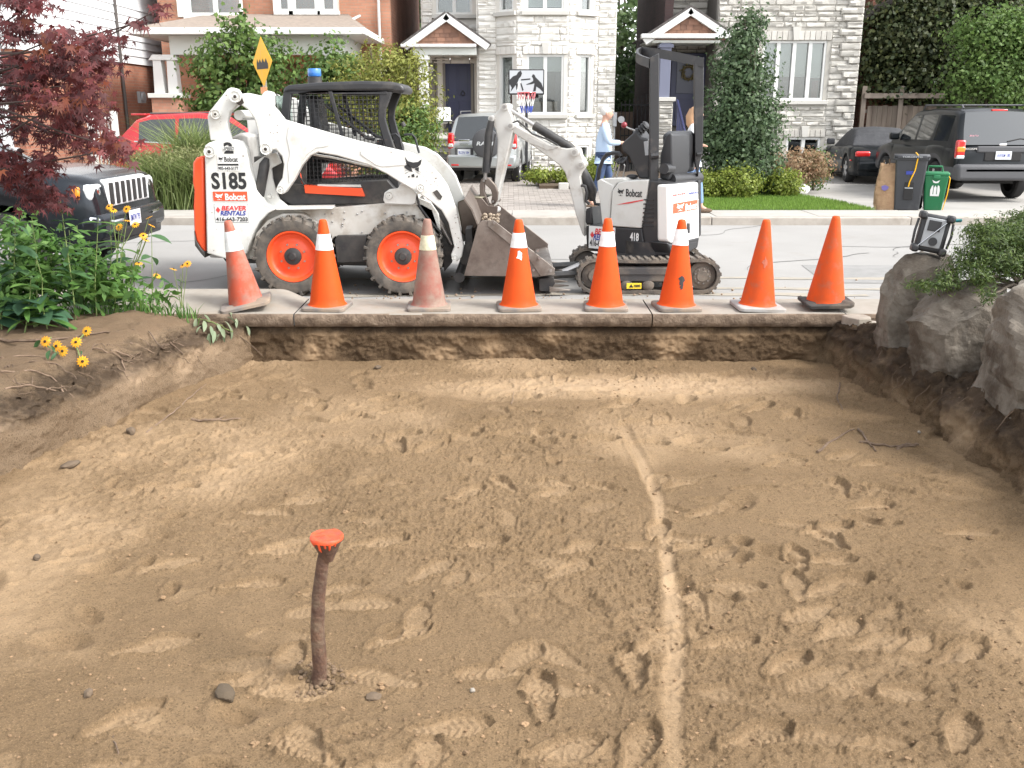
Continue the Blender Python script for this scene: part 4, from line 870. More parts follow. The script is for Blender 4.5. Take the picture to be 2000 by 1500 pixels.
# wheels
def skid_wheel(x, y, Y, s):
    q = onY(*C1((x, y)), 8.9); c = Vector((q.x, 0, .373)); W = .26
    prof = [(.235, 0.02), (.25, .0), (.30, -.012), (.34, -.005), (.355, .02), (.36, .06), (.362, .13), (.36, .2), (.355, .24), (.34, .265), (.3, .27), (.25, .26), (.235, .24)]
    b = MB(); b.lathe([(r, h * s) for r, h in prof], (q.x, Y, .373), 'Y', 48)
    wh = b.build('wheel', M_tyre, SK, smooth=35)
    t = MB(); n = 22
    for k in range(n):
        for sd in (0, 1):
            a = 2 * math.pi * (k + .5 * sd) / n; da = .075
            pts = []
            for (aa, yy) in ((a, 0.0 if sd == 0 else .26), (a + da, 0.0 if sd == 0 else .26), (a + da * 2.3, .13), (a + da * 1.3, .13)):
                pts.append((aa, yy))
            vs = []
            for rr in (.345, .377):
                for aa, yy in pts: vs.append((q.x + rr * math.cos(aa), Y + s * yy, .373 + rr * math.sin(aa)))
            # shoulder lug running down the sidewall
            t.add(vs, [(0, 1, 2, 3), (7, 6, 5, 4), (0, 4, 5, 1), (1, 5, 6, 2), (2, 6, 7, 3), (3, 7, 4, 0)])
            vs = []; y1 = -.008 if sd == 0 else .268
            for rr in (.325, .374):
                for aa, yy in ((a, y1), (a + da, y1), (a + da, y1 + (.03 if sd == 0 else -.03)), (a, y1 + (.03 if sd == 0 else -.03))): vs.append((q.x + rr * math.cos(aa), Y + s * yy, .373 + rr * math.sin(aa)))
            t.add(vs, [(0, 1, 2, 3), (7, 6, 5, 4), (0, 4, 5, 1), (1, 5, 6, 2), (2, 6, 7, 3), (3, 7, 4, 0)])
    t.build('tread', M_tyre, wh, bevel=.004)
    MB().lathe([(.245, .012 * s), (.238, .002 * s), (.228, .004 * s), (.222, .03 * s), (.21, .055 * s), (.19, .065 * s), (.14, .06 * s), (.11, .045 * s), (.08, .045 * s), (0, .045 * s)], (q.x, Y, .373), 'Y', 40).build('rim', M_org, wh, smooth=40)
    MB().lathe([(.082, .047 * s), (.08, .03 * s), (.07, .025 * s), (.04, .02 * s), (.03, .0), (.0, -.002 * s)], (q.x, Y, .373), 'Y', 24).build('hub', M_blkm, wh, smooth=40)
    for k in range(8):
        a = 2 * math.pi * (k + .5) / 8; MB().cyl((q.x + .118 * math.cos(a), Y + .055 * s, .373 + .118 * math.sin(a)), (q.x + .118 * math.cos(a), Y + .028 * s, .373 + .118 * math.sin(a)), .011, .009, 6).build('bolt', M_steel, wh)
for (x, y) in ((565, 1190), (1143, 1185)): skid_wheel(x, y, 8.89, 1); skid_wheel(x, y, 2 * YM - 8.89, -1)
# bucket
y0, y1 = 8.86, 10.62
NEAR = [(290, 895), (375, 895), (800, 1230), (795, 1272), (690, 1287), (165, 1280), (200, 1150), (265, 920)]
P = tr(NEAR, 8.87, C13); zmin = .045
P = [(x, max(z, .045)) for x, z in P]
bk = MB(); bk.prism(P, y0, y0 + .02); bucket = bk.build('bucket', M_buck, SK, bevel=.004)
MB().prism(P, y1 - .02, y1).build('bucket_cheek', M_buck, bucket, bevel=.004)
RB = tr([(375, 895), (800, 1230), (795, 1272), (700, 1284), (622, 1170), (330, 935), (335, 893)], 8.86, C13); RB = [(x, max(z, .047)) for x, z in RB]
for yy in (y0 - .012, y1): MB().prism(RB, yy, yy + .012).build('edge_plate', M_buckl if yy < 9 else M_buck, bucket, bevel=.003)
def sheet(pl, th, ya, yb, name, m, par):
    b = MB(); n = len(pl); out = []
    for i, (x, z) in enumerate(pl):
        a = pl[max(i - 1, 0)]; c = pl[min(i + 1, n - 1)]; dx, dz = c[0] - a[0], c[1] - a[1]; L = math.hypot(dx, dz); out.append((x - dz / L * th, z + dx / L * th))
    b.prism(list(pl) + out[::-1], ya, yb); return b.build(name, m, par, smooth=30)
sh = tr([(700, 1278), (400, 1275), (200, 1262), (215, 1150), (268, 930), (225, 820), (170, 745)], 8.87, C13); sh = [(x, max(z, .05)) for x, z in sh]
sheet(sh, .014, y0 + .02, y1 - .02, 'bucket_shell', M_buck, bucket)
lip = tr([(120, 770), (200, 733), (262, 905), (240, 925)], 8.87, C13)
le = tr([(690, 1286), (800, 1268), (700, 1272)], 8.87, C13); le = [(x, max(z, .045)) for x, z in le]
MB().prism([(le[0][0], le[0][1]), (le[1][0], le[1][1]), (le[1][0] - .03, le[1][1] + .02), (le[0][0], le[0][1] + .02)], y0, y1).build('cutting_edge', M_buckl, bucket)
for k in range(8):
    yy = y0 + .05 + k * (y1 - y0 - .1) / 7; x = le[1][0] - .05
    MB().add([(x, yy - .035, .04), (x, yy + .035, .04), (x, yy + .035, .085), (x, yy - .035, .085), (x + .2, yy - .012, .052), (x + .2, yy + .012, .052), (x + .2, yy + .012, .06), (x + .2, yy - .012, .06)], [(0, 1, 2, 3), (7, 6, 5, 4), (0, 4, 5, 1), (1, 5, 6, 2), (2, 6, 7, 3), (3, 7, 4, 0)]).build('tooth', M_buckl, bucket, bevel=.003)
for (x, y) in ((375, 912), (680, 1105), (770, 1245), (650, 1240), (690, 1155)):
    q = onY(*C13((x, y)), y0 - .014); MB().cyl((q.x, y0 - .03, q.z), (q.x, y0 - .01, q.z), .013, n=8).build('bolt', M_steel, bucket)
side('attachment_plate', [(1470, 1040), (1505, 1035), (1520, 1225), (1450, 1225), (1440, 1180), (1468, 1120)], 9.1, .3, M_blkm)
MB().cyl((onY(*C1((1440, 1180)), 9.1).x, 9.0, .16), (onY(*C1((1440, 1180)), 9.1).x, 10.5, .16), .05, n=12).build('front_cross_member', M_blkm, SK)
# rubble of soil caked on the bucket rim
b = MB(); rn = random.Random(4)
for i in range(60): q = onY(*C13((rn.uniform(290, 410), rn.uniform(850, 905))), rn.uniform(9.3, 10.2)); b.ball(q, rn.uniform(.008, .026), (1, 1, .8), 6, 4)
b.build('caked_soil', mat('caked soil', (.3, .24, .18), .95, bump=.5), bucket, smooth=0, kind='stuff')
# ================================================================== MINI EXCAVATOR
EX = thing('mini_excavator', 'small white and black digger on rubber tracks, its boom folded over the loader bucket', 'excavator', (1.3, 9.45, 0))
A0 = R(180 - 35); PC = (1.51, 9.15)
HD = Vector((math.cos(A0), math.sin(A0), 0)); HN = Vector((math.sin(R(35)), math.cos(R(35)), 0))     # forward, and away from the camera
def trP(pts, P, ang, C=C10): return [onP(*C(p), P, ang) for p in pts]
def hside(name, pts, off, th, m, C=C10, bevel=.006, parent=None, seg=2):
    """plate in the digger's own side plane, off metres inwards"""
    P = (PC[0] + HN.x * off, PC[1] + HN.y * off); return MB().prism3(trP(pts, P, A0, C), HN * th).build(name, m, parent or EX, bevel=bevel, seg=seg)
def hrear(name, pts, off, th, m, C=C10, bevel=.006, parent=None, seg=2):
    """plate across the rear, off metres forward of the rear corner"""
    P = (PC[0] + HD.x * off, PC[1] + HD.y * off); ang = math.atan2(HN.y, HN.x); return MB().prism3(trP(pts, P, ang, C), HD * th).build(name, m, parent or EX, bevel=bevel, seg=seg)
M_exb = mat('excavator black panel', (.024, .024, .026), .45, dirt=(.12, .10, .085), dirt_amt=.25, dirt_scale=5)
M_exw = mat('excavator white panel', (.60, .60, .57), .42, col2=(.56, .555, .52), nscale=5, dirt=(.4, .35, .28), dirt_amt=.15)
M_exr = mat('excavator rear white', (.74, .73, .70), .4, dirt=(.5, .45, .38), dirt_amt=.1)
M_boom = mat('white boom paint', (.56, .55, .52), .45, col2=(.50, .48, .44), nscale=5, dirt=(.25, .19, .13), dirt_amt=.3, dirt_scale=6)
# upper body: lower black skirt, then white and black covers
hside('skirt', [(65, 1048), (380, 1062), (395, 1180), (520, 1150), (540, 1150), (530, 1215), (420, 1225), (240, 1215), (130, 1195), (70, 1165)], .01, .66, M_exb, bevel=.02, seg=3)
hside('side_cover', [(215, 855), (246, 812), (290, 800), (416, 795), (408, 860), (392, 960), (374, 1064), (200, 1052), (208, 940)], .0, .30, M_exw, bevel=.012, seg=3)
hside('step_cover', [(130, 802), (150, 790), (225, 830), (214, 860), (206, 930), (200, 1050), (158, 1042), (143, 900), (132, 840)], .03, .25, M_exw, bevel=.01)
hside('battery_cover', [(150, 790), (275, 785), (290, 800), (240, 815), (215, 856)], .04, .3, M_exw, bevel=.01)
hside('engine_cover', [(418, 795), (470, 800), (525, 818), (528, 1145), (505, 1178), (395, 1180), (376, 1066), (394, 960), (410, 860)], -.004, .68, M_exb, bevel=.02, seg=3)
for i in range(7): hside('louvre', [(388 - i * 1.5, 902 + i * 24), (440, 905 + i * 24), (440, 912 + i * 24), (386 - i * 1.5, 909 + i * 24)], -.012, .012, M_cab, bevel=.002)
hrear('counterweight', [(524, 825), (560, 822), (692, 808), (698, 1108), (686, 1135), (540, 1148), (524, 1135)], -.012, .12, M_exr, bevel=.022, seg=3)
hrear('rear_bumper', [(522, 1142), (540, 1150), (686, 1130), (682, 1170), (645, 1198), (540, 1215)], -.02, .2, M_exb, bevel=.02)
hrear('side_trim', [(692, 800), (706, 798), (706, 1100), (697, 1110)], .0, .1, M_exb)
hrear('tail_slot', [(632, 1035), (645, 1035), (645, 1090), (632, 1090)], -.022, .012, M_cab, bevel=.003)
# red reflector on the black cover
c = onP(*C10((495, 1085)), PC, A0); n = -HN
b = MB(); vs = [c + n * .008 + (HD * math.cos(a) + Vector((0, 0, 1)) * math.sin(a)) * .037 for a in np.linspace(0, 2 * math.pi, 24)[:-1]]; b.prism3(vs, n * .008); b.build('reflector', mat('red reflector', (.75, .02, .03), .3, coat=.6), EX)
# lettering (side)
def ptext(s, x0, y0, x1, y1, m, P=PC, fwd=False, off=-.002, bold=.02, C=C10, shear=0, par=None):
    if fwd: ang = math.atan2(HN.y, HN.x); U = HN; No = -HD; PP = (PC[0] + HD.x * off, PC[1] + HD.y * off)
    else: ang = A0; U = -HD; PP = (PC[0] + HN.x * off, PC[1] + HN.y * off)
    a, b2 = onP(*C((x0, y1)), PP, ang), onP(*C((x1, y0)), PP, ang); 
    cc = (a + b2) / 2; w_ = (Vector((b2.x - a.x, b2.y - a.y, 0))).length; h_ = b2.z - a.z; V = Vector((0, 0, 1))
    return cc, U, V, w_, h_
def T_(s, *a, **k):
    m = a[4]; bold = k.pop('bold', .02); shear = k.pop('shear', 0); c_, U, V, w_, h_ = ptext(s, *a, **k)
    # keep lettering level with the panel: slide along the plane
    return text(s, c_, U, V, w_, h_, m, EX, bold, shear=shear)
def E_(polys, *a, **k):
    m = a[4]; name = k.pop('name', 'emblem'); c_, U, V, w_, h_ = ptext('', *a, **k); return shape2d(polys, c_, U, V, w_, h_, m, EX, name)
T_('Bobcat', 290, 850, 380, 888, M_ink, bold=.015, off=-.004); E_(CATHEAD, 244, 843, 280, 884, M_ink, off=-.004)
E_([[(0, .9), (.4, .5), (1, 0), (1, .14), (.5, .62)]], 236, 905, 385, 938, M_red, off=-.004, name='red_stripe')
T_('418', 312, 1090, 362, 1132, M_stk, bold=.03, off=.002)
T_('BEAVER', 552, 866, 622, 886, M_red, fwd=True, off=-.016, bold=.02); T_('RENTALS', 640, 858, 688, 878, M_blu, fwd=True, off=-.016, bold=.02)
E_([[(0, 0), (1, 0), (1, 1), (0, 1)]], 546, 902, 690, 986, M_stk, fwd=True, off=-.014, name='plate'); E_([[(.02, .03), (.98, .03), (.98, .97), (.02, .97)]], 546, 902, 690, 986, M_orgp, fwd=True, off=-.016, name='plate')
T_('Bobcat', 618, 918, 682, 966, M_stk, fwd=True, off=-.019, bold=.03); E_(CATHEAD, 570, 920, 612, 972, M_stk, fwd=True, off=-.019)
# rental sticker on the skirt, left
E_([[(0, 0), (1, 0), (1, 1), (0, 1)]], 84, 1060, 232, 1172, M_stk, off=.004, name='sticker'); E_(MAPLE, 92, 1080, 116, 1120, M_red, off=.001, name='leaf_emblem')
T_('BEAVER', 118, 1072, 228, 1098, M_red, off=.001, bold=.03, shear=.2); T_('RENTALS', 110, 1102, 226, 1128, M_blu, off=.001, bold=.03, shear=.2); T_('416-663-7203', 90, 1136, 228, 1160, M_ink, off=.001, bold=.025)
# swing frame
hside('swing_bracket', [(60, 960), (100, 945), (110, 1045), (62, 1045)], .2, .2, M_exb); 
MB().prism3(trP([(66, 965), (100, 950), (96, 1040), (64, 1036)], PC, A0), HN * .03).build('lamp_guard', M_exb, EX, bevel=.01)
# canopy posts and hoop
def post(name, pts, P, ang, vec, m=M_exb, C=C10): return MB().prism3(trP(pts, P, ang, C), vec).build(name, m, EX, bevel=.006)
PL = (PC[0] + HD.x * .12 + HN.x * .08, PC[1] + HD.y * .12 + HN.y * .08)
post('canopy_post', [(424, 120), (474, 95), (474, 560), (470, 800), (424, 800), (422, 640)], PL, 0, (0, .06, 0))
PR = (PC[0] + HN.x * .68 + .02, PC[1] + HN.y * .68)
post('canopy_post', [(668, 150), (722, 118), (716, 640), (700, 700), (690, 780), (672, 700)], PR, 0, (0, .06, 0))
hp = [onY(*C10((474, 98)), PL[1]), onY(*C10((425, 125)), PL[1] + .03), onY(*C10((370, 105)), PL[1] + .25), onY(*C10((352, 85)), PL[1] + .42), onY(*C10((372, 64)), PL[1] + .6), onY(*C10((430, 66)), PR[1] + .1), onY(*C10((560, 88)), PR[1] + .05), onY(*C10((722, 122)), PR[1])]
def smooth_path(P, k=6):
    out = []
    for i in range(len(P) - 1):
        p0, p1, p2, p3 = P[max(i - 1, 0)], P[i], P[i + 1], P[min(i + 2, len(P) - 1)]
        for j in range(k):
            t_ = j / k; out.append(.5 * ((2 * p1) + (p2 - p0) * t_ + (2 * p0 - 5 * p1 + 4 * p2 - p3) * t_ ** 2 + (3 * p1 - p0 - 3 * p2 + p3) * t_ ** 3))
    return out + [P[-1]]
hb = MB(); sp = smooth_path(hp[1:]); rows = []
for i, p in enumerate(sp):
    d = (sp[min(i + 1, len(sp) - 1)] - sp[max(i - 1, 0)]); d.z = 0; nn = Vector((-d.y, d.x, 0)).normalized() * .012
    rows.append([p + nn, p - nn, p - nn - Vector((0, 0, .085)), p + nn - Vector((0, 0, .085)), p + nn])
hb.grid(rows); hb.build('canopy_hoop', M_exb, EX)
MB().tube([onY(*C10((428, 665)), PL[1] - .02), onY(*C10((470, 660)), PL[1] - .02)], .03, 10).build('hinge', M_exb, EX)
MB().tube([onY(*C10((683, 655)), PR[1] - .02), onY(*C10((712, 650)), PR[1] - .02)], .02, 10).build('hinge', M_exb, EX)
# seat
def hblob(name, pts, off, th, m, bevel=.03): return hside(name, pts, off, th, m, bevel=bevel, seg=3)
ang_r = math.atan2(HN.y, HN.x); PS = (PC[0] + HD.x * .10 + HN.x * .1, PC[1] + HD.y * .10 + HN.y * .1)
M_seat = mat('seat vinyl', (.03, .031, .034), .5, dirt=(.1, .1, .1), dirt_amt=.2)
MB().prism3(trP([(536, 545), (560, 527), (660, 524), (684, 545), (686, 700), (670, 752), (555, 758), (538, 735)], PS, ang_r), HD * .09).build('seat_back', M_seat, EX, bevel=.03, seg=3)
MB().prism3(trP([(556, 560), (570, 548), (655, 545), (668, 560), (668, 720), (650, 738), (566, 740), (556, 725)], (PS[0] - HD.x * .008, PS[1] - HD.y * .008), ang_r), HD * .02).build('seat_shell', M_cab, EX, bevel=.008)
MB().prism3(trP([(598, 688), (620, 686), (618, 735), (598, 738)], (PS[0] - HD.x * .011, PS[1] - HD.y * .011), ang_r), HD * .003).build('seat_label', M_stk, EX)
MB().prism3(trP([(478, 660), (505, 560), (530, 535), (545, 545), (545, 740), (520, 800), (475, 790)], (PC[0] + HN.x * .12, PC[1] + HN.y * .12), A0), HN * .4).build('seat_cushion', M_seat, EX, bevel=.03, seg=3)
a = onP(*C10((535, 795)), PS, ang_r); b_ = onP(*C10((690, 785)), PS, ang_r); MB().cyl(a, b_, .06, n=20).build('rear_roll', M_cab, EX, smooth=50)
MB().cyl(onP(*C10((500, 735)), PS, ang_r), onP(*C10((540, 735)), PS, ang_r), .05, n=16).build('seat_hinge', M_cab, EX, smooth=50)
# console with bellows and joysticks
hside('control_console', [(262, 598), (285, 575), (345, 520), (372, 560), (415, 570), (420, 790), (360, 790), (300, 660), (270, 640)], .2, .22, M_exb, bevel=.02, seg=3)
cb = trP([(350, 545), (362, 530), (376, 518), (390, 506), (402, 494), (414, 484)], (PC[0] + HN.x * .25, PC[1] + HN.y * .25), A0)
pts, rr = [], []
for i in range(len(cb) - 1):
    for k in range(2): pts.append(cb[i].lerp(cb[i + 1], k / 2)); rr.append(.048 if k == 0 else .034)
MB().tube(pts, rr, 14).build('bellows', M_cab, EX, smooth=20)
js = trP([(345, 525), (318, 515), (300, 508), (292, 502), (283, 496)], (PC[0] + HN.x * .3, PC[1] + HN.y * .3), A0)
MB().tube(js, .008, 8).build('lever_rod', M_steel, EX); MB().ball(js[-1] + Vector((-.005, 0, .005)), .03, (1, 1, 1.05), 12, 8).build('lever_knob', mat('red knob', (.22, .02, .03), .4), EX)
hside('instrument_label', [(388, 585), (412, 580), (414, 660), (396, 662)], .195, .004, M_gry)
# travel levers in front
PLv = (PC[0] + HN.x * .2, PC[1] + HN.y * .2)
MB().tube(trP([(135, 800), (145, 735), (165, 680), (185, 655), (215, 648), (250, 648), (265, 665)], PLv, A0), .02, 10).build('grab_bar', M_exb, EX)
for (x0, y0_, x1_, y1_, x2, y2) in ((215, 790, 232, 730, 244, 695), (236, 790, 252, 730, 258, 700), (275, 780, 285, 720, 272, 698)):
    lv = trP([(x0, y0_), (x1_, y1_), (x2, y2)], PLv, A0); MB().tube(lv, .009, 8).build('lever_rod', M_steel, EX); MB().tube([lv[-1] + Vector((-.01, 0, -.01)), lv[-1] + Vector((.035, 0, .03)), lv[-1] + Vector((.05, .0, -.03)), lv[-1] + Vector((.05, 0, -.09))], [.028, .03, .022, .018], 10).build('lever_grip', M_exb, EX)
MB().ball(onP(*C10((325, 778)), PLv, A0), .05, (1.2, 1, .5), 12, 8).build('pedal_boot', M_cab, EX)
MB().tube(trP([(75, 905), (90, 875), (108, 862), (112, 900), (120, 930), (145, 932)], PLv, A0), .016, 8).build('hose_guard', M_exb, EX)
# ---- boom, arm and bucket in their own plane
AB = R(180 - 15); PB = (.82, 9.75); BN = Vector((math.sin(R(15)), math.cos(R(15)), 0))
def bpl(name, pts, off, th, m, C=C13, bevel=.008, seg=2, parent=None):
    P = (PB[0] + BN.x * off, PB[1] + BN.y * off); return MB().prism3(trP(pts, P, AB, C), BN * th).build(name, m, parent or EX, bevel=bevel, seg=seg)
def btube(name, pts, off, r, m, C=C13, n=14, parent=None):
    P = (PB[0] + BN.x * off, PB[1] + BN.y * off); return MB().tube(trP(pts, P, AB, C), r, n).build(name, m, parent or EX, smooth=50)
BOOM = [(470, 235), (490, 215), (515, 225), (600, 275), (700, 330), (790, 378), (880, 392), (955, 385), (975, 400), (985, 440), (1000, 465), (1015, 500), (1010, 520), (985, 560), (975, 590), (985, 660), (1000, 760), (1010, 850), (1008, 1010), (990, 990), (960, 900), (945, 860), (925, 770), (895, 650), (868, 560), (830, 510), (760, 460), (680, 400), (600, 345), (530, 300), (478, 262)]
boom = bpl('boom', BOOM, 0, .11, M_boom, bevel=.012, seg=3)
bpl('weld_plate', [(620, 310), (700, 350), (760, 372), (830, 382), (780, 400), (740, 405), (690, 380), (610, 352)], -.008, .01, M_boom, bevel=.003)
STICK = [(340, 190), (348, 170), (372, 160), (420, 110), (432, 88), (452, 78), (472, 92), (480, 125), (498, 160), (508, 200), (505, 265), (498, 310), (482, 380), (462, 460), (438, 560), (400, 720), (385, 780), (372, 800), (365, 775), (372, 680), (392, 480), (398, 330), (385, 265), (362, 225), (345, 210)]
bpl('dipper_arm', STICK, -.01, .13, M_boom, bevel=.012, seg=3)
btube('cylinder_rod', [(482, 122), (660, 235)], .05, .022, M_steel)
btube('boom_cylinder', [(655, 232), (905, 385), (940, 405)], .05, [.045, .045, .03], M_blkm)
btube('cylinder', [(355, 200), (335, 300), (318, 560)], -.05, [.035, .042, .042], M_blkm)
btube('cylinder_rod', [(318, 550), (312, 610)], -.05, .018, M_steel)
btube('lift_cylinder', [(980, 520), (1010, 590), (1060, 690), (1060, 760)], .12, [.04, .055, .055, .03], M_blkm)
btube('hydraulic_hose', [(500, 215), (540, 200), (590, 240), (640, 290), (750, 330), (820, 370)], -.02, .009, M_blkm)
btube('hydraulic_hose', [(385, 290), (378, 330), (350, 500), (345, 530)], -.06, .008, M_blkm)
btube('hydraulic_hose', [(985, 650), (1010, 655), (1022, 700), (1015, 760), (1040, 780)], .0, .016, M_blkm)
LNK = [(272, 650), (285, 605), (312, 590), (345, 605), (385, 650), (402, 700), (398, 750), (378, 785), (358, 780), (352, 760), (362, 720), (350, 680), (320, 650), (308, 640), (306, 690), (325, 740), (345, 790), (330, 800), (300, 780), (275, 720)]
bpl('bucket_link', LNK, -.05, .04, M_buck); bpl('bucket_link', LNK, .12, .04, M_buck)
# digging bucket resting in the loader bucket
BKT = [(205, 730), (285, 735), (330, 790), (400, 800), (395, 850), (350, 880), (290, 900), (240, 950), (170, 1000), (150, 985), (140, 900), (120, 800), (122, 765)]
o = bpl('digging_bucket', BKT, -.18, .02, M_buck, bevel=.004); bpl('bucket_side', BKT, .28, .02, M_buck, bevel=.004, parent=None)
P1 = (PB[0] - BN.x * .18, PB[1] - BN.y * .18); bb = trP([(285, 735), (205, 730), (122, 765), (120, 800), (140, 900), (150, 985), (170, 1000)], P1, AB, C13)
b = MB(); b.grid([[p, p + BN * .46] for p in bb]); oo = b.build('bucket_back', mat('olive worn steel', (.15, .135, .095), .5, metal=.4, dirt=(.09, .07, .05), dirt_amt=.4), EX); sm = oo.modifiers.new('thick', 'SOLIDIFY'); sm.thickness = .015
for k in range(4):
    p = trP([(168, 995), (200, 985), (245, 940)], (PB[0] + BN.x * (-.15 + k * .13), PB[1] + BN.y * (-.15 + k * .13)), AB, C13); MB().tube([p[0], p[2]], [.012, .03], 6).build('bucket_tooth', M_buckl, EX)
for (x, y, r) in ((450, 102, .033), (357, 184, .03), (492, 235, .036), (938, 418, .04), (982, 505, .036), (308, 617, .022), (372, 762, .022), (368, 828, .03)):
    P = (PB[0] - BN.x * .03, PB[1] - BN.y * .03); q = onP(*C13((x, y)), P, AB)
    o = MB().cyl(q - BN * .02, q + BN * .2, r, n=18).build('pivot_pin', M_boom if r > .025 else M_buck, EX, smooth=40); MB().cyl(q - BN * .03, q - BN * .018, r * .55, n=10).build('pin_end', M_steel, o, smooth=40)
# ---- undercarriage
M_trk = mat('muddy rubber track', (.075, .066, .058), .9, col2=(.15, .125, .1), nscale=10, bump=.5, dirt=(.2, .16, .12), dirt_amt=.4)
def track(Yt, wd, dx=0, name='track'):
    cx0, cx1, R_ = 1130 + 34, 1405 - 34, .168
    a = onY(1162, 543, 8.98); c = onY(1372, 543, 8.98); x0, x1 = a.x + dx, c.x + dx; zc = .175; path = []
    n = 18
    for k in range(n + 1): an = math.pi / 2 + math.pi * k / n; path.append((x0 + R_ * math.cos(an), zc + R_ * math.sin(an), an))
    for k in range(1, 12): path.append((x0 + (x1 - x0) * k / 12, zc - R_, -math.pi / 2))
    for k in range(n + 1): an = -math.pi / 2 + math.pi * k / n; path.append((x1 + R_ * math.cos(an), zc + R_ * math.sin(an), an))
    for k in range(1, 12): path.append((x1 + (x0 - x1) * k / 12, zc + R_ - .012 * math.sin(math.pi * k / 12), math.pi / 2))
    b = MB(); rows = []
    for x, z, an in path + [path[0]]:
        nx, nz = math.cos(an), math.sin(an); rows.append([(x, Yt, z), (x, Yt + wd, z), (x - nx * .03, Yt + wd, z - nz * .03), (x - nx * .03, Yt, z - nz * .03), (x, Yt, z)])
    b.grid(rows); o = b.build(name, M_trk, EX, smooth=30)
    # lugs by arc length
    L = [0]; 
    for i in range(len(path)): p, q2 = path[i], path[(i + 1) % len(path)]; L.append(L[-1] + math.hypot(q2[0] - p[0], q2[1] - p[1]))
    n = 44
    for k in range(n):
        s_ = L[-1] * k / n; i = max(j for j in range(len(path)) if L[j] <= s_); f = (s_ - L[i]) / max(1e-6, L[i + 1] - L[i]); p, q2 = path[i], path[(i + 1) % len(path)]
        x, z = p[0] + (q2[0] - p[0]) * f, p[1] + (q2[1] - p[1]) * f; an = p[2] + ((q2[2] - p[2]) * f if abs(q2[2] - p[2]) < 1 else 0)
        MB().box((x + .004 * math.cos(an), Yt + wd / 2, z + .004 * math.sin(an)), (.032, wd * .98, .022), rot=(0, -an + math.pi / 2, 0)).build('lug', M_trk, o, bevel=.003)
    # frame, rollers, sprocket
    y = Yt + .02
    MB().box2((x0 + .06, y, .12), (x1 - .12, Yt + wd - .02, .265)).build('track_frame', mat('track frame', (.045, .043, .043), .6, dirt=(.16, .13, .1), dirt_amt=.5), EX, bevel=.01)
    MB().box2((x0 + .1, y - .012, .19), (x1 - .2, y, .255)).build('frame_rib', MATS['track frame'], EX, bevel=.004)
    MB().lathe([(0, -.01), (.05, -.01), (.06, .0), (.085, .004), (.09, .02), (.11, .022), (.132, .03), (.132, .12)], (x1, y, zc), 'Y', 26).build('sprocket', M_trk, EX, smooth=30)
    MB().lathe([(0, -.0), (.06, -.0), (.07, .02), (.11, .022), (.125, .03), (.125, .12)], (x0, y, zc), 'Y', 26).build('idler', M_trk, EX, smooth=30)
    for xr in (.3, .5, .7): MB().lathe([(0, -.012), (.03, -.012), (.055, .0), (.06, .015), (.06, .1)], (x0 + (x1 - x0) * xr, y + .005, .085), 'Y', 20).build('roller', M_trk, EX, smooth=30)
    for k in range(9):
        aa = 2 * math.pi * k / 9; MB().cyl((x1 + .07 * math.cos(aa), y - .012, zc + .07 * math.sin(aa)), (x1 + .07 * math.cos(aa), y + .01, zc + .07 * math.sin(aa)), .008, n=6).build('bolt', M_steel, EX)
track(8.97, .2); track(9.72, .2, -.02)
MB().box2((.95, 9.15, .15), (1.75, 9.74, .33)).build('car_body', M_blkm, EX, bevel=.02)
MB().cyl((1.38, 9.5, .3), (1.38, 9.5, .46), .26, n=28).build('slew_ring', M_blkm, EX)
dplate(C2, 922, 1320, 998, 1350, 8.972, mat('yellow decal', (.80, .60, .04), .5), EX, 'warning_decal'); b = MB(); q = at(C2, 945, 1335, 8.97); b.prism([(q.x - .02, q.z - .015), (q.x + .02, q.z - .015), (q.x, q.z + .018)], 8.968, 8.9705); b.build('warning_mark', M_ink, EX); dtext('WARNING', C2, 960, 1328, 994, 1342, 8.970, M_ink, EX)
dplate(C13, 300, 300, 301, 301, 8.98, M_ink, EX) if False else None
# dozer blade at the front left
bl = [onY(*C13(p), 9.0) for p in ((690, 1300), (790, 1290), (800, 1330), (770, 1380), (790, 1418), (710, 1420), (690, 1380))]
MB().prism([(p.x, max(p.z, .03)) for p in bl], 8.98, 9.92).build('blade', M_blkm, EX, bevel=.008)
for yy in (9.12, 9.68): MB().tube([(onY(*C13((770, 1300)), 9.1).x, yy, .16), (1.0, yy, .2)], .035, 8).build('blade_arm', M_blkm, EX)
a = onY(*C13((900, 1255)), 9.15); c = onY(*C13((990, 1200)), 9.15); MB().tube([(a.x - .06, 9.15, a.z), (c.x, 9.15, c.z)], .03, 8).build('blade_cylinder', M_steel, EX)
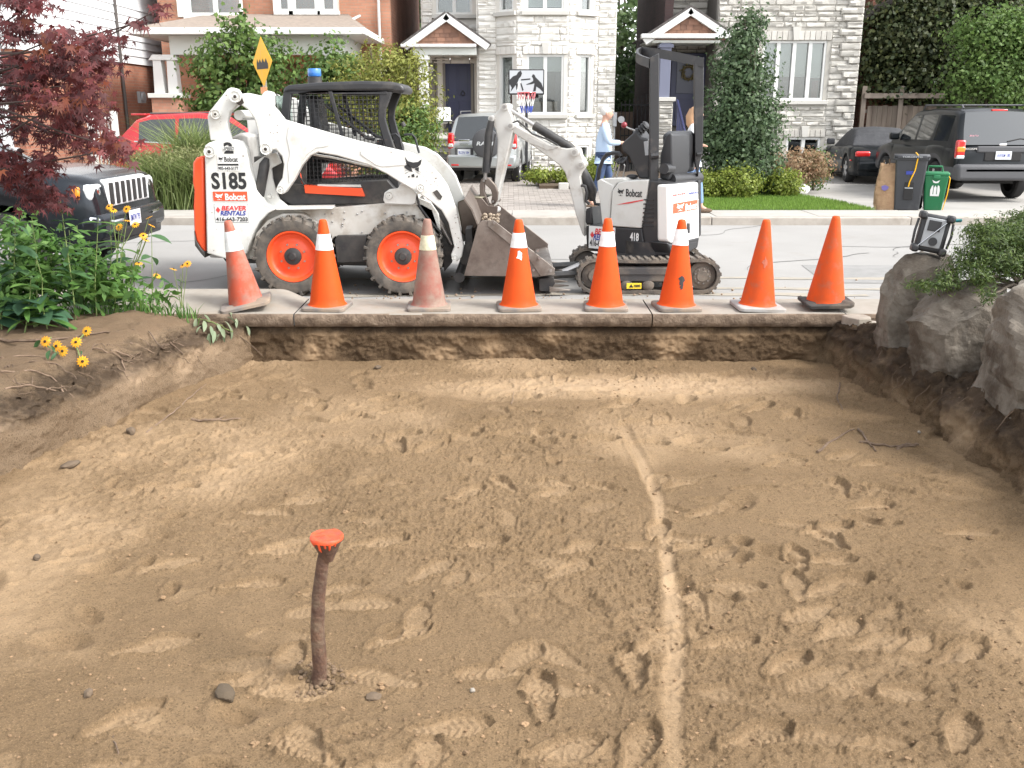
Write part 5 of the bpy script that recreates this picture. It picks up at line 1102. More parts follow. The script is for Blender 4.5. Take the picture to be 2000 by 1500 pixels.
# ================================================================== HOUSES
def brickmat(name, c1, c2, mort, axis='xz', bw=.215, bh=.065):
    m = mat(name, c1, .9); t = m.node_tree; N = t.nodes; L = t.links; b = N['Principled BSDF']; tc = [n for n in N if n.type == 'TEX_COORD'][0]
    sp = N.new('ShaderNodeSeparateXYZ'); L.new(tc.outputs['Object'], sp.inputs[0]); cb = N.new('ShaderNodeCombineXYZ'); L.new(sp.outputs['X' if axis == 'xz' else 'Y'], cb.inputs[0]); L.new(sp.outputs['Z'], cb.inputs[1])
    bt = N.new('ShaderNodeTexBrick'); L.new(cb.outputs[0], bt.inputs['Vector']); bt.inputs['Scale'].default_value = 1; bt.inputs['Brick Width'].default_value = bw; bt.inputs['Row Height'].default_value = bh + .01
    bt.inputs['Mortar Size'].default_value = .006; bt.inputs['Color1'].default_value = (*c1, 1); bt.inputs['Color2'].default_value = (*c2, 1); bt.inputs['Mortar'].default_value = (*mort, 1)
    no = N.new('ShaderNodeTexNoise'); no.inputs['Scale'].default_value = 1.2; no.inputs['Detail'].default_value = 6; L.new(tc.outputs['Object'], no.inputs['Vector'])
    hs = N.new('ShaderNodeHueSaturation'); mr = N.new('ShaderNodeMapRange'); mr.inputs[1].default_value = .3; mr.inputs[2].default_value = .7; mr.inputs[3].default_value = .75; mr.inputs[4].default_value = 1.2
    L.new(no.outputs['Fac'], mr.inputs[0]); L.new(mr.outputs[0], hs.inputs['Value']); L.new(bt.outputs['Color'], hs.inputs['Color']); L.new(hs.outputs[0], b.inputs['Base Color'])
    bp = N.new('ShaderNodeBump'); bp.inputs['Strength'].default_value = .5; bp.inputs['Distance'].default_value = .01; bp.invert = True; L.new(bt.outputs['Fac'], bp.inputs['Height']); L.new(bp.outputs[0], b.inputs['Normal']); return m
def glassmat():
    m = bpy.data.materials.new('window glass'); m.use_nodes = True; t = m.node_tree; N = t.nodes; L = t.links; N.remove(N['Principled BSDF'])
    tr_ = N.new('ShaderNodeBsdfTransparent'); tr_.inputs[0].default_value = (.75, .8, .8, 1); gl = N.new('ShaderNodeBsdfGlossy'); gl.inputs['Roughness'].default_value = .03; mx = N.new('ShaderNodeMixShader')
    lw = N.new('ShaderNodeLayerWeight'); lw.inputs['Blend'].default_value = .35; mr = N.new('ShaderNodeMapRange'); mr.inputs[3].default_value = .1; mr.inputs[4].default_value = .8; L.new(lw.outputs['Fresnel'], mr.inputs[0]); L.new(mr.outputs[0], mx.inputs[0])
    L.new(tr_.outputs[0], mx.inputs[1]); L.new(gl.outputs[0], mx.inputs[2]); L.new(mx.outputs[0], N['Material Output'].inputs['Surface']); return m
M_pane = glassmat()
M_trim = mat('white painted trim', (.66, .66, .64), .55, dirt=(.4, .39, .36), dirt_amt=.1); M_trimg = mat('pale grey trim', (.62, .64, .60), .6, col2=(.58, .60, .56), nscale=2)
M_room = mat('dim interior', (.035, .03, .03), .9); M_blind = mat('roller blind', (.50, .50, .47), .8); M_navy = mat('navy paint', (.028, .032, .085), .4, dirt=(.05, .05, .08), dirt_amt=.2)
M_stC = mat('cream split stone', (.72, .70, .655), .9, col2=(.66, .635, .59), nscale=2.5, rand=.10, bump=.35, bscale=18, bdist=.02); M_stE = mat('grey split stone', (.50, .48, .44), .9, col2=(.43, .41, .37), nscale=2.5, rand=.14, bump=.4, bscale=18, bdist=.02)
M_mort = mat('mortar', (.64, .61, .56), .95, bump=.3); M_mortE = mat('grey mortar', (.42, .40, .36), .95, bump=.3); M_key = mat('cast stone', (.50, .485, .45), .8)
M_shing = mat('dark asphalt shingle', (.075, .068, .065), .95, col2=(.12, .105, .1), nscale=14, bump=.5); M_beige = mat('beige asphalt shingle', (.27, .22, .18), .95, col2=(.2, .165, .14), nscale=9, bump=.5, bscale=30)
M_cedar = mat('cedar shingle', (.22, .115, .075), .85, rand=.25, col2=(.16, .085, .06), nscale=5)
def stone_meshes():
    out = []
    for s in range(7):
        rn = random.Random(s + 40); b = MB(); rows = []; us = (-.5, -.44, -.12, .18, .44, .5); zs = (-.5, -.36, .05, .38, .5)
        for z in zs:
            r = []
            for u in us:
                edge = (abs(u) > .49) or (abs(z) > .49); r.append((u, (.0 if edge else -.5 - rn.uniform(-.3, .45)), z))
            rows.append(r)
        b.grid(rows); n = len(b.v); b.add([(-.5, .5, -.5), (.5, .5, -.5), (.5, .5, .5), (-.5, .5, .5), (-.5, 0, -.5), (.5, 0, -.5), (.5, 0, .5), (-.5, 0, .5)], [(0, 4, 5, 1), (1, 5, 6, 2), (2, 6, 7, 3), (3, 7, 4, 0)])
        me = b.mesh('stone'); me.polygons.foreach_set('use_smooth', [True] * len(me.polygons)); me.set_sharp_from_angle(angle=R(38)); out.append(me)
    return out
STM_C, STM_E = stone_meshes(), stone_meshes()
for me in STM_C: me.materials.append(M_stC)
for me in STM_E: me.materials.append(M_stE)
class Facet:
    def __init__(s, P0, P1): s.P0 = Vector((*P0, 0)); s.P1 = Vector((*P1, 0)); d = s.P1 - s.P0; s.L = d.length; s.U = d.normalized(); s.N = Vector((s.U.y, -s.U.x, 0)); s.ang = math.atan2(d.y, d.x)
    def uv(s, C, x, y): q = onP(*C((x, y)), s.P0, s.ang); return (q - s.P0).dot(s.U), q.z
    def rect(s, C, x0, y0, x1, y1): a = s.uv(C, x0, y1); b = s.uv(C, x1, y0); return (a[0], b[0], (a[1] + s.uv(C, x1, y1)[1]) / 2, (b[1] + s.uv(C, x0, y0)[1]) / 2)
    def p(s, u, z, o=0.): q = s.P0 + s.U * u + s.N * o; return Vector((q.x, q.y, z))
    def box(s, u0, u1, z0, z1, o0, o1, name, m, parent, bevel=0., b=None):
        b2 = b or MB(); b2.prism3([s.p(u0, z0, o0), s.p(u1, z0, o0), s.p(u1, z1, o0), s.p(u0, z1, o0)], s.N * (o1 - o0))
        if b is None: return b2.build(name, m, parent, bevel=bevel)
def wall_panel(f, parent, z0, z1, ops, m, th=.25, name='wall'):
    us = sorted({0, f.L} | {v for o in ops for v in o[:2] if 0 < v < f.L}); zs = sorted({z0, z1} | {v for o in ops for v in o[2:4] if z0 < v < z1}); b = MB()
    for i in range(len(us) - 1):
        j = 0
        while j < len(zs) - 1:
            uc, zc = (us[i] + us[i + 1]) / 2, (zs[j] + zs[j + 1]) / 2
            inside = lambda zz: any(o[0] < uc < o[1] and o[2] < zz < o[3] for o in ops)
            if inside(zc): j += 1; continue
            k = j + 1
            while k < len(zs) - 1 and not inside((zs[k] + zs[k + 1]) / 2): k += 1
            f.box(us[i], us[i + 1], zs[j], zs[k], -th, 0, '', None, None, b=b); j = k
    return b.build(name, m, parent, smooth=0)
def stones_for(f, z0, z1, ops, rn, hmin=.10, hmax=.2, lmin=.22, lmax=.7):
    T = []; z = z0
    while z < z1 - .05:
        h = min(rn.uniform(hmin, hmax), z1 - z); u = 0.
        iv = [(0, f.L)]
        for o in ops:
            if o[2] < z + h - .03 and o[3] > z + .03:
                nv = []
                for a, b in iv:
                    if o[1] <= a or o[0] >= b: nv.append((a, b)); continue
                    if o[0] > a: nv.append((a, o[0]))
                    if o[1] < b: nv.append((o[1], b))
                iv = nv
        for a, b in iv:
            u = a
            while u < b - .04:
                L = rn.uniform(lmin, lmax); 
                if b - (u + L) < .2: L = b - u
                L = min(L, b - u); q = f.p(u + L / 2, z + h / 2, .0); T.append((q, math.atan2(f.U.y, f.U.x), (L - .014, rn.uniform(.045, .085), h - .014), rn.randrange(7))); u += L
        z += h
    return T
def window(f, r, parent, n=1, blind=.0, frame=.06, dark=M_room, name='window', mt=None, extra=None, depth=.35):
    u0, u1, z0, z1 = r; b = MB(); mt = mt or M_trim
    f.box(u0, u1, z0, z0 + frame, -.16, -.02, '', None, None, b=b); f.box(u0, u1, z1 - frame, z1, -.16, -.02, '', None, None, b=b)
    for k in range(n + 1): c = u0 + (u1 - u0) * k / n; w2 = frame if k in (0, n) else frame * .8; a = max(u0, c - w2) if k else u0; e = min(u1, c + w2) if k < n else u1; f.box(a, e, z0 + frame + .001, z1 - frame - .001, -.158, -.018, '', None, None, b=b)
    w = b.build(name, mt, parent, smooth=0)
    for k in range(n):
        a, e = u0 + (u1 - u0) * k / n + frame * .7, u0 + (u1 - u0) * (k + 1) / n - frame * .7
        f.box(a, e, z0 + frame * .9, z1 - frame * .9, -.10, -.09, 'pane', M_pane, w)
        if blind: f.box(a, e, z1 - (z1 - z0) * (blind if not isinstance(blind, (list, tuple)) else blind[k]), z1 - frame, -.17, -.165, 'blind', M_blind, w)
    b = MB(); b.grid([[f.p(u0 - .1, z0 - .05, -depth), f.p(u1 + .1, z0 - .05, -depth)], [f.p(u0 - .1, z1 + .05, -depth), f.p(u1 + .1, z1 + .05, -depth)]]); b.build('interior', dark, w)
    return w
def lintel(f, r, parent, m, h=.2, key=True, ks=None):
    u0, u1, z0, z1 = r; n = max(3, int((u1 - u0 + .2) / .14)); a = u0 - .1; d = (u1 - u0 + .2) / n
    for k in range(n): f.box(a + d * k + .005, a + d * (k + 1) - .005, z1 + .01, z1 + h, -.02, .05, 'lintel_stone', m, parent, .008)
    if key: c = (u0 + u1) / 2; b = MB(); b.prism3([f.p(c - .07, z1 + .005, .0), f.p(c + .07, z1 + .005, .0), f.p(c + .11, z1 + h + .1, .0), f.p(c - .11, z1 + h + .1, .0)], f.N * .085); b.build('keystone', M_key, parent, bevel=.006)
def sill(f, r, parent, m=None): f.box(r[0] - .12, r[1] + .12, r[2] - .11, r[2] - .005, -.05, .11, 'sill', m or M_key, parent, .01)
rn = random.Random(77)
# ---------------- cream stone house in the middle
HC = thing('stone_house', 'pale cream stone house with curved bay, navy door and gabled porch, behind the digger boom', 'house', (.5, 28, .03))
fc = [Facet((-.92, 27.0), (-.42, 27.0)), Facet((-.42, 27.0), (.11, 26.55)), Facet((.11, 26.55), (1.49, 26.55)), Facet((1.49, 26.55), (2.31, 27.0)), Facet((2.31, 27.0), (2.80, 27.0))]
ops = [[] for _ in fc]; T = []
r = fc[2].rect(C7, 1035, 442, 1340, 930); win_main = r; r2 = fc[2].rect(C7, 1030, -260, 1345, 88); ops[2] += [r, r2]
rl = (.10, .60, r[2], r[3]); ru = (.10, .60, r2[2], r2[3]); ops[1] += [rl, ru]
a = fc[3].rect(C7, 1455, 437, 1562, 930); rr_ = (a[0], a[1], r[2], r[3]); rru = (a[0], a[1], r2[2], r2[3]); rbz = fc[3].rect(C7, 1455, 1180, 1550, 1300); rb = (a[0], a[1], rbz[2], rbz[3]); ops[3] += [rr_, rru, rb]
for f, o in zip(fc, ops): wall_panel(f, HC, -.1, 6.6, o, M_mort)
for f, rct, n, bl in ((fc[2], r, 2, [.28, .28]), (fc[2], r2, 2, [.9, .9]), (fc[1], rl, 1, .28), (fc[1], ru, 1, .2), (fc[3], rr_, 1, .28), (fc[3], rru, 1, .2), (fc[3], rb, 1, 0)):
    window(f, rct, HC, n, bl); 
    if rct is not rb: sill(f, rct, HC)
    if rct in (r, rl, rr_): lintel(f, rct, HC, M_stC, .2, rct is r)
ops2 = [[(o[0] - .1, o[1] + .1, o[2] - .11, o[3] + (.21 if o[3] < 5 else .02)) for o in oo] for oo in ops]
for f, o in zip(fc, ops2): T += stones_for(f, .1, 6.5, o, rn)
# dark drape and carton behind the main window
f = fc[2]; f.box(r[0] + .78, r[1] - .06, r[2] + .35, r[2] + 1.05, -.3, -.24, 'drape', mat('dark drape', (.04, .04, .06), .9), HC); f.box(r[0] + .12, r[1] - .15, r[2] + .08, r[2] + .33, -.32, -.22, 'carton', mat('carton', (.28, .19, .13), .9), HC)
# side walls and recessed entrance wall
xd0 = onY(*C7((180, 60)), 28.2).x; fd = Facet((xd0, 28.2), (-.92, 28.2))
door = fd.rect(C7, 362, 470, 608, 1075); sl = fd.rect(C7, 305, 470, 362, 1075); upw = fd.rect(C7, 300, -200, 590, 118)
wall_panel(fd, HC, -.1, 6.6, [door, upw], M_mort); T2 = stones_for(fd, 3.0, 6.5, [(upw[0] - .1, upw[1] + .1, upw[2] - .12, upw[3] + .02)], rn)
T = [t_ for t_ in T if t_[0].z < 4.9] + [t_ for t_ in T2 if t_[0].z < 4.9] + [t_ for t_ in T + T2 if t_[0].z >= 4.9]
pieces(HC, 'stone', STM_C, T, M_stC, 290, 'upper_stones'); window(fd, upw, HC, 2, [.5, .5]); sill(fd, upw, HC)
MB().box2((-.95, 27.0, -.1), (-.93, 28.3, 6.6)).build('return_wall', M_mort, HC); MB().box2((2.78, 27.02, -.1), (2.80, 36, 6.6)).build('side_wall', M_mort, HC); MB().box2((xd0 - .02, 28.2, -.1), (xd0, 36, 6.6)).build('side_wall', M_mort, HC)
MB().box2((xd0, 27.3, 6.6), (2.9, 36, 6.8)).build('eave', M_trim, HC); b = MB(); b.add([(xd0 - .3, 26.3, 6.8), (3.1, 26.3, 6.8), (3.1, 36, 6.8), (xd0 - .3, 36, 6.8), (.2, 29.5, 9), (.2, 33, 9)], [(0, 1, 4), (1, 2, 5, 4), (2, 3, 5), (3, 0, 4, 5)]); b.build('roof', M_shing, HC, smooth=0)
f = fd; M_ent = mat('entrance render', (.20, .185, .165), .9)
f.box(0, f.L, 1.0, 3.1, .0, .03, 'entrance_panel', M_ent, HC) if False else None
d = (door[0] + .06, door[1] - .10, door[2], door[3]); dr = f.box(d[0], d[1], d[2], d[3] - .05, -.12, -.05, 'door', M_navy, HC, .01)
for (a0, a1, b0, b1) in ((.12, .46, .12, .42), (.54, .88, .12, .42), (.12, .46, .5, .9), (.54, .88, .5, .9)): f.box(d[0] + (d[1] - d[0]) * a0, d[0] + (d[1] - d[0]) * a1, d[2] + (d[3] - d[2]) * b0, d[2] + (d[3] - d[2]) * b1, -.05, -.035, 'door_panel', M_navy, dr, .006)
MB().tube([f.p(d[0] + .5, 2.28, -.02), f.p(d[0] + .56, 2.2, .0), f.p(d[0] + .5, 2.12, -.02), f.p(d[0] + .44, 2.2, .0), f.p(d[0] + .5, 2.28, -.02)], .012, 6).build('knocker', M_blk, dr)
for u in (door[0], d[1], sl[0] - .02): f.box(u, u + .07, door[2], door[3], -.05, .02, 'door_frame', mat('taupe frame', (.22, .20, .175), .6), HC)
f.box(sl[0] + .05, door[0], door[2], door[3], -.06, -.04, 'side_light', mat('dark side light', (.05, .045, .04), .15), HC); f.box(d[1] + .07, f.L, door[2], door[3], -.06, -.04, 'side_light', MATS['dark side light'], HC)
c = onY(*C7((255, 567)), 28.15); MB().cyl((c.x, 28.19, c.z), (c.x, 28.12, c.z), .11, n=24).build('wall_clock', mat('clock rim', (.2, .19, .17), .5), HC); MB().cyl((c.x, 28.12, c.z), (c.x, 28.11, c.z), .08, n=24).build('clock_face', M_stk, HC)
f.box(0, sl[0], 1.0, 3.1, .0, .02, 'entrance_panel', M_ent, HC)
# porch of the cream house
def portico(H, C, Yf, Yb, apex, el, er, beam, col, xr_cut, shing_rows, colm, lower=None):
    ap, l, rr2 = onY(*C(apex), Yf), onY(*C(el), Yf), onY(*C(er), Yf); zb = l.z - .12
    for a, e, s in ((l, ap, 1), (ap, rr2, -1)):
        d = (e - a).normalized(); n = Vector((-d.z, 0, d.x)); MB().prism3([a - n * .0, e - n * .0, e - n * .17, a - n * .17], (0, .12, 0)).build('rake_board', M_trim, H, bevel=.008)
        MB().prism3([a + n * .05, e + n * .05 + Vector((.02 * 0, 0, 0)), e, a], (0, Yb - Yf, 0)).build('roof', M_shing, H)
    tri = MB(); Wd = rr2.x - l.x
    # shingle courses in the gable
    z = l.z + .05; k = 0; hh = (ap.z - l.z - .15); nrow = shing_rows
    for i in range(nrow):
        z0_ = l.z + hh * i / nrow; z1_ = l.z + hh * (i + 1) / nrow + .02; fr = 1 - (i + .9) / nrow; x0 = ap.x - (ap.x - l.x) * fr * .93; x1 = ap.x + (rr2.x - ap.x) * fr * .93; x = x0
        while x < x1 - .02:
            w_ = min(rn.uniform(.12, .3), x1 - x); MB().box((x + w_ / 2, Yf + .10, (z0_ + z1_) / 2 - .02), (w_ - .008, .02, z1_ - z0_), rot=(R(-5), 0, 0)).build('shingle', M_cedar, H); x += w_
    MB().prism3([(l.x + .2, Yf + .12, l.z), (ap.x, Yf + .12, ap.z - .03), (rr2.x - .2, Yf + .12, rr2.z)], (0, .05, 0)).build('gable_board', M_cedar, H)
    b0, b1 = onY(*C((0, beam[0])), Yf).z, onY(*C((0, beam[1])), Yf).z; b2 = onY(*C((0, beam[2])), Yf + .15).z
    MB().box2((l.x - .05, Yf - .06, b1), (xr_cut, Yf + .15, b0)).build('gutter', M_trim, H, bevel=.02); MB().box2((l.x + .25, Yf + .1, b2), (xr_cut, Yf + .32, b1 - .002)).build('beam', M_trimg, H, bevel=.01)
    MB().box2((l.x + .2, Yf + .3, b1 - .05), (xr_cut, Yb, b1)).build('porch_ceiling', M_trimg, H); MB().box2((l.x + .25, Yf + .33, b2), (l.x + .42, Yb, b1 - .052)).build('beam', M_trimg, H)
    c0, c1 = onY(*C((col[0], beam[2])), Yf + .2), onY(*C((col[1], beam[2])), Yf + .2); zbot = col[2]
    MB().box2((c0.x, Yf + .1, zbot), (c1.x, Yf + .1 + (c1.x - c0.x), b2 - .002)).build('column', colm, H, bevel=.01); MB().box2((c0.x - .05, Yf + .06, b2 - .12), (c1.x + .05, Yf + .14 + (c1.x - c0.x), b2 - .03)).build('capital', colm, H, bevel=.01)
    return l, ap, rr2
portico(HC, C7, 26.35, 28.2, (380, 105), (25, 362), (735, 362), (358, 385, 448), (155, 232, 1.13), -.94, 6, M_trim)
MB().box2((-3.0, 26.3, -.05), (-.96, 28.2, 1.13)).build('porch_base', M_mort, HC); M_step = mat('grey stone step', (.24, .235, .225), .85, col2=(.18, .175, .165), nscale=6)
for i in range(7): MB().box2((-2.45, 26.3 - .30 * (i + 1), -.05), (-1.0, 26.3 - .30 * i - .005, 1.13 - .155 * (i + 1) + .0)).build('step', M_step, HC, bevel=.01)
for i in range(7): MB().box2((-2.45, 26.3 - .30 * (i + 1) - .02, 1.13 - .155 * (i + 1) + .002), (-1.0, 26.3 - .30 * i - .006, 1.13 - .155 * (i + 1) + .035)).build('tread', M_step, HC, bevel=.006)
t = thing('patio_table', 'small round dark patio table on the porch by the steps', 'table', (-2.0, 26.9, 1.13)); c = onY(*C7((400, 1030)), 26.6)
t.location = (c.x, 26.65, 1.13); ORG[t] = Vector(t.location)
MB().lathe([(0, 0), (.28, 0), (.29, .015), (.28, .03), (0, .03)], (c.x, 26.65, 1.13 + .3), n=24).build('table_top', M_blk, t)
for a in (0.5, 2.6, 4.7): MB().tube([(c.x, 26.65, 1.42), (c.x + .2 * math.cos(a), 26.65 + .2 * math.sin(a), 1.135)], .012, 6).build('leg', M_blk, t)
t = thing('patio_chair', 'patio chair with white cushions on the cream house porch', 'chair', (0, 0, 0)); c = onY(*C7((352, 1010)), 26.9)
MB().box((0, 0, .3), (.42, .4, .09)).build('seat_cushion', M_stk, t, bevel=.03, seg=3); MB().box((-.05, .16, .5), (.42, .1, .38), rot=(R(-12), 0, 0)).build('back_cushion', M_stk, t, bevel=.04, seg=3)
for sx in (-1, 1):
    for sy in (-1, 1): MB().tube([(sx * .2, sy * .17, .27), (sx * .22, sy * .19, 0)], .012, 6).build('leg', M_blk, t)
    MB().tube([(sx * .22, -.18, .27), (sx * .23, -.18, .45), (sx * .22, .18, .46), (sx * .2, .2, .3)], .012, 6).build('armrest', M_blk, t)
t.location = (c.x + .05, 27.0, 1.13)
# ---------------- grey stone house on the right
HE = thing('stone_house', 'grey split-stone house with four-sash window and dark covered doorway, behind the columnar tree', 'house', (7, 28, .03))
xe0 = onY(1398, 120, 27).x; xe1 = onY(1676, 130, 27).x
fe = Facet((xe0, 27.0), (xe1, 27.0)); wE = fe.rect(C3, 322, 248, 738, 612); bE = fe.rect(C3, 478, 838, 698, 990); uE = fe.rect(C3, 322, -700, 738, -290)
opE = [wE, bE, uE]; wall_panel(fe, HE, -.1, 6.6, opE, M_mortE); window(fe, wE, HE, 4, [.6, .6, .6, .62]); window(fe, bE, HE, 2, [.0, .0]); window(fe, uE, HE, 4, .5); sill(fe, wE, HE); sill(fe, uE, HE)
lintel(fe, wE, HE, M_stE, .24); lintel(fe, bE, HE, M_stE, .2); q = fe.rect(C3, 655, 490, 700, 600); fe.box(q[0], q[1], q[2], q[3], -.3, -.25, 'red_curtain', mat('red curtain', (.12, .012, .015), .9), HE)
opE2 = [(o[0] - .1, o[1] + .1, o[2] - .11, o[3] + .26) for o in opE]; TE = stones_for(fe, .05, 6.5, opE2, rn)
# quoin column at the right corner
fq = Facet((xe1 - .62, 26.94), (xe1, 26.94)); TE = [t_ for t_ in TE if t_[0].x < xe1 - .62 or True]; z = .05
TE += [(fq.p(.62 - L_ / 2, z_ + .09, 0), 0., (L_, .07, rn.uniform(.15, .17)), rn.randrange(7)) for z_, L_ in ((z_, rn.choice((.30, .42, .55, .6))) for z_ in np.arange(.05, 6.4, .18))]
TE.sort(key=lambda t_: t_[0].z); pieces(HE, 'stone', STM_E, TE, M_stE, 290, 'upper_stones')
M_brown = brickmat('dark brown brick', (.045, .026, .026), (.062, .034, .032), (.05, .04, .04), 'yz')
MB().box2((4.08, 27.0, -.1), (4.3, 33, 7.6)).build('side_wall', M_brown, HE); MB().box2((xe1 - .02, 27.02, -.1), (xe1, 36, 6.6)).build('side_wall', M_mortE, HE)
MB().box2((xe0, 27.26, -.1), (xe0 + .2, 28.7, 6.6)).build('return_wall', M_ent, HE)
fE2 = Facet((4.3, 28.5), (xe0, 28.5)); wall_panel(fE2, HE, -.1, 6.6, [], M_ent, name='entrance_wall'); pieces(HE, 'entrance_stone', STM_E, [t_ for t_ in stones_for(fE2, 3.3, 6.5, [], rn)], M_stE, 0, 'entrance_stones')
MB().box2((4.0, 26.6, 6.6), (xe1 + .2, 36, 6.8)).build('eave', M_trim, HE); b = MB(); b.add([(3.9, 26.3, 6.8), (xe1 + .3, 26.3, 6.8), (xe1 + .3, 36, 6.8), (3.9, 36, 6.8), (7, 29.5, 9), (7, 33, 9)], [(0, 1, 4), (1, 2, 5, 4), (2, 3, 5), (3, 0, 4, 5)]); b.build('roof', M_shing, HE, smooth=0)
portico(HE, CI, 26.3, 28.5, (1350, 14), (1256, 76), (1444, 76), (66, 75, 84), (1290, 1311, 1.9), xe0, 5, mat('slate blue paint', (.14, .15, .21), .5))
a, c = onY(1312, 104, 28.4), onY(1375, 246, 28.4); dr = MB().box2((a.x, 28.36, c.z), (c.x, 28.44, a.z)).build('door', M_navy, HE, bevel=.01)
for (u0, u1, v0, v1) in ((.15, .85, .45, .92), (.15, .85, .08, .36)): MB().box2((a.x + (c.x - a.x) * u0, 28.34, c.z + (a.z - c.z) * v0), (a.x + (c.x - a.x) * u1, 28.362, c.z + (a.z - c.z) * v1)).build('door_panel', mat('navy glass', (.05, .055, .09), .3) if v0 > .3 else M_navy, dr, bevel=.006)
MB().box2((4.3, 26.35, -.05), (xe0, 28.5, 1.13)).build('porch_base', M_mortE, HE); 
a = onY(1286, 190, 26.5); c = onY(1313, 198, 26.5); pier = MB().box2((a.x, 26.36, .0), (c.x, 26.62, c.z)).build('pier', M_mortE, HE)
MB().box2((a.x - .06, 26.3, c.z), (c.x + .06, 26.68, a.z)).build('pier_cap', M_key, HE, bevel=.01)
fp = Facet((a.x, 26.36), (c.x, 26.36)); pieces(HE, 'pier_stone', STM_E, stones_for(fp, .05, c.z, [], rn, .12, .16, .2, .4), M_stE, 40)
for i in range(7): MB().box2((c.x + .05, 26.3 - .28 * (i + 1), -.05), (xe0 - .1, 26.3 - .28 * i - .005, 1.13 - .155 * (i + 1))).build('step', M_step, HE, bevel=.01)
for k in range(6): xx = c.x + .08; MB().box2((xx, 24.6 + k * .3, .1), (xx + .05, 24.65 + k * .3, .95 + .17 * k)).build('rail_post', M_navy, HE)
MB().tube([(c.x + .1, 24.5, .95), (c.x + .1, 26.3, 1.98)], .04, 6).build('hand_rail', M_navy, HE)
t = thing('door_wreath', 'yellowish wreath hanging on the dark door of the grey stone house', 'wreath', (0, 0, 0), ); q = onY(1345, 142, 28.3); M_wr = leafmat('dry wreath', (.25, .2, .08), (.14, .13, .06))
MB().lathe([(.17 + .035 * math.cos(a), .035 * math.sin(a)) for a in np.linspace(0, 2 * math.pi, 9)], (0, 0, 0), 'Y', 20).build('ring', mat('wreath vine', (.12, .09, .05), .9), t)
wl = MB()
for i in range(130): an = rn.uniform(0, 6.28); rr2 = rn.gauss(.18, .03); c = Vector((rr2 * math.cos(an), -.03 + rn.uniform(-.03, .02), rr2 * math.sin(an))); d = Vector((rn.uniform(-1, 1), rn.uniform(-.6, .2), rn.uniform(-1, 1))).normalized() * .045; e = d.cross(Vector((0, 1, .3))).normalized() * .014; wl.add([c - d, c + e, c + d, c - e], [(0, 1, 2, 3)])
wl.build('wreath_leaves', M_wr, t, smooth=0, kind='stuff'); t.location = (q.x, 28.32, q.z)
# ---------------- red brick house with the white porch
HB = thing('brick_house', 'orange brick house with wide white-trimmed porch roof and grey bay windows, upper left', 'house', (-6, 27, .03))
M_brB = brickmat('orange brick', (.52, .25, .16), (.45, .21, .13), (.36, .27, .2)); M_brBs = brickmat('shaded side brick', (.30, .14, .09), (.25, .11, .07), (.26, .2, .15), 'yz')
xb1 = onY(764, 60, 27.5).x; fb = Facet((-9.6, 27.5), (xb1, 27.5)); wB1 = fb.rect(C11, 545, -240, 680, 95); wB2 = fb.rect(C11, 715, -240, 850, 95); wB3 = fb.rect(C11, 1205, -240, 1330, 68); wB4 = fb.rect(C11, 1112, -240, 1160, 80)
fbb = Facet((fb.rect(C11, 490, 0, 880, 10)[0] - 9.6, 27.2), (fb.rect(C11, 490, 0, 880, 10)[1] - 9.6, 27.2)); fbr = Facet((fb.rect(C11, 1090, 0, 1490, 10)[0] - 9.6, 27.2), (fb.rect(C11, 1090, 0, 1490, 10)[1] - 9.6, 27.2))
doorB = fb.rect(C11, 1165, 395, 1245, 700); pw = fb.rect(C11, 620, 350, 900, 560)
wall_panel(fb, HB, -.1, 7.2, [doorB], M_brB); fb.box(doorB[0], doorB[1], doorB[2], doorB[3], -.15, -.08, 'door', mat('brown door', (.16, .09, .05), .5), HB, .01); window(fb, pw, HB, 2, .0)
for f, wins in ((fbb, ((545, 680), (715, 850))), (fbr, ((1112, 1158), (1205, 1330), (1385, 1450)))):
    rs = [f.rect(C11, a, -300, b2, 92 if f is fbb else 68) for a, b2 in wins]; wall_panel(f, HB, 4.15, 7.2, rs, M_trimg, .3, 'bay'); [window(f, x, HB, 1, .5, .05) for x in rs]; [sill(f, x, HB, M_trim) for x in rs]
MB().box2((xb1 - .02, 27.52, -.1), (xb1, 36, 7.2)).build('side_wall', M_brBs, HB); MB().box2((-9.6, 27.52, -.1), (-9.58, 36, 7.2)).build('side_wall', M_brBs, HB); MB().box2((-9.9, 27.0, 7.2), (xb1 + .3, 36, 7.4)).build('eave', M_trim, HB)
b = MB(); b.add([(-9.9, 26.9, 7.4), (xb1 + .3, 26.9, 7.4), (xb1 + .3, 36, 7.4), (-9.9, 36, 7.4), (-6.5, 30, 9.6), (-6.5, 33, 9.6)], [(0, 1, 4), (1, 2, 5, 4), (2, 3, 5), (3, 0, 4, 5)]); b.build('roof', M_beige, HB, smooth=0)
xl = onY(*C11((165, 205)), 23.9).x; xr = onY(*C11((1635, 178)), 23.9).x; ze = onY(*C11((900, 200)), 23.9).z
b = MB(); b.add([(xl, 23.9, ze + .08), (xr, 23.9, ze + .08), (xr, 27.5, ze + .08), (xl, 27.5, ze + .08), (xl + .9, 27.5, 4.25), (xr - .9, 27.5, 4.25)], [(0, 1, 5, 4), (1, 2, 5), (3, 0, 4), (0, 3, 2, 1)]); b.build('porch_roof', M_beige, HB, smooth=0)
MB().box2((xl, 23.84, ze - .06), (xr, 23.9, ze + .09)).build('gutter', M_trim, HB, bevel=.015); MB().box2((xr, 23.84, ze - .06), (xr + .07, 27.45, ze + .09)).build('gutter', M_trim, HB, bevel=.015); MB().box2((xl - .07, 23.84, ze - .06), (xl, 27.45, ze + .09)).build('gutter', M_trim, HB, bevel=.015)
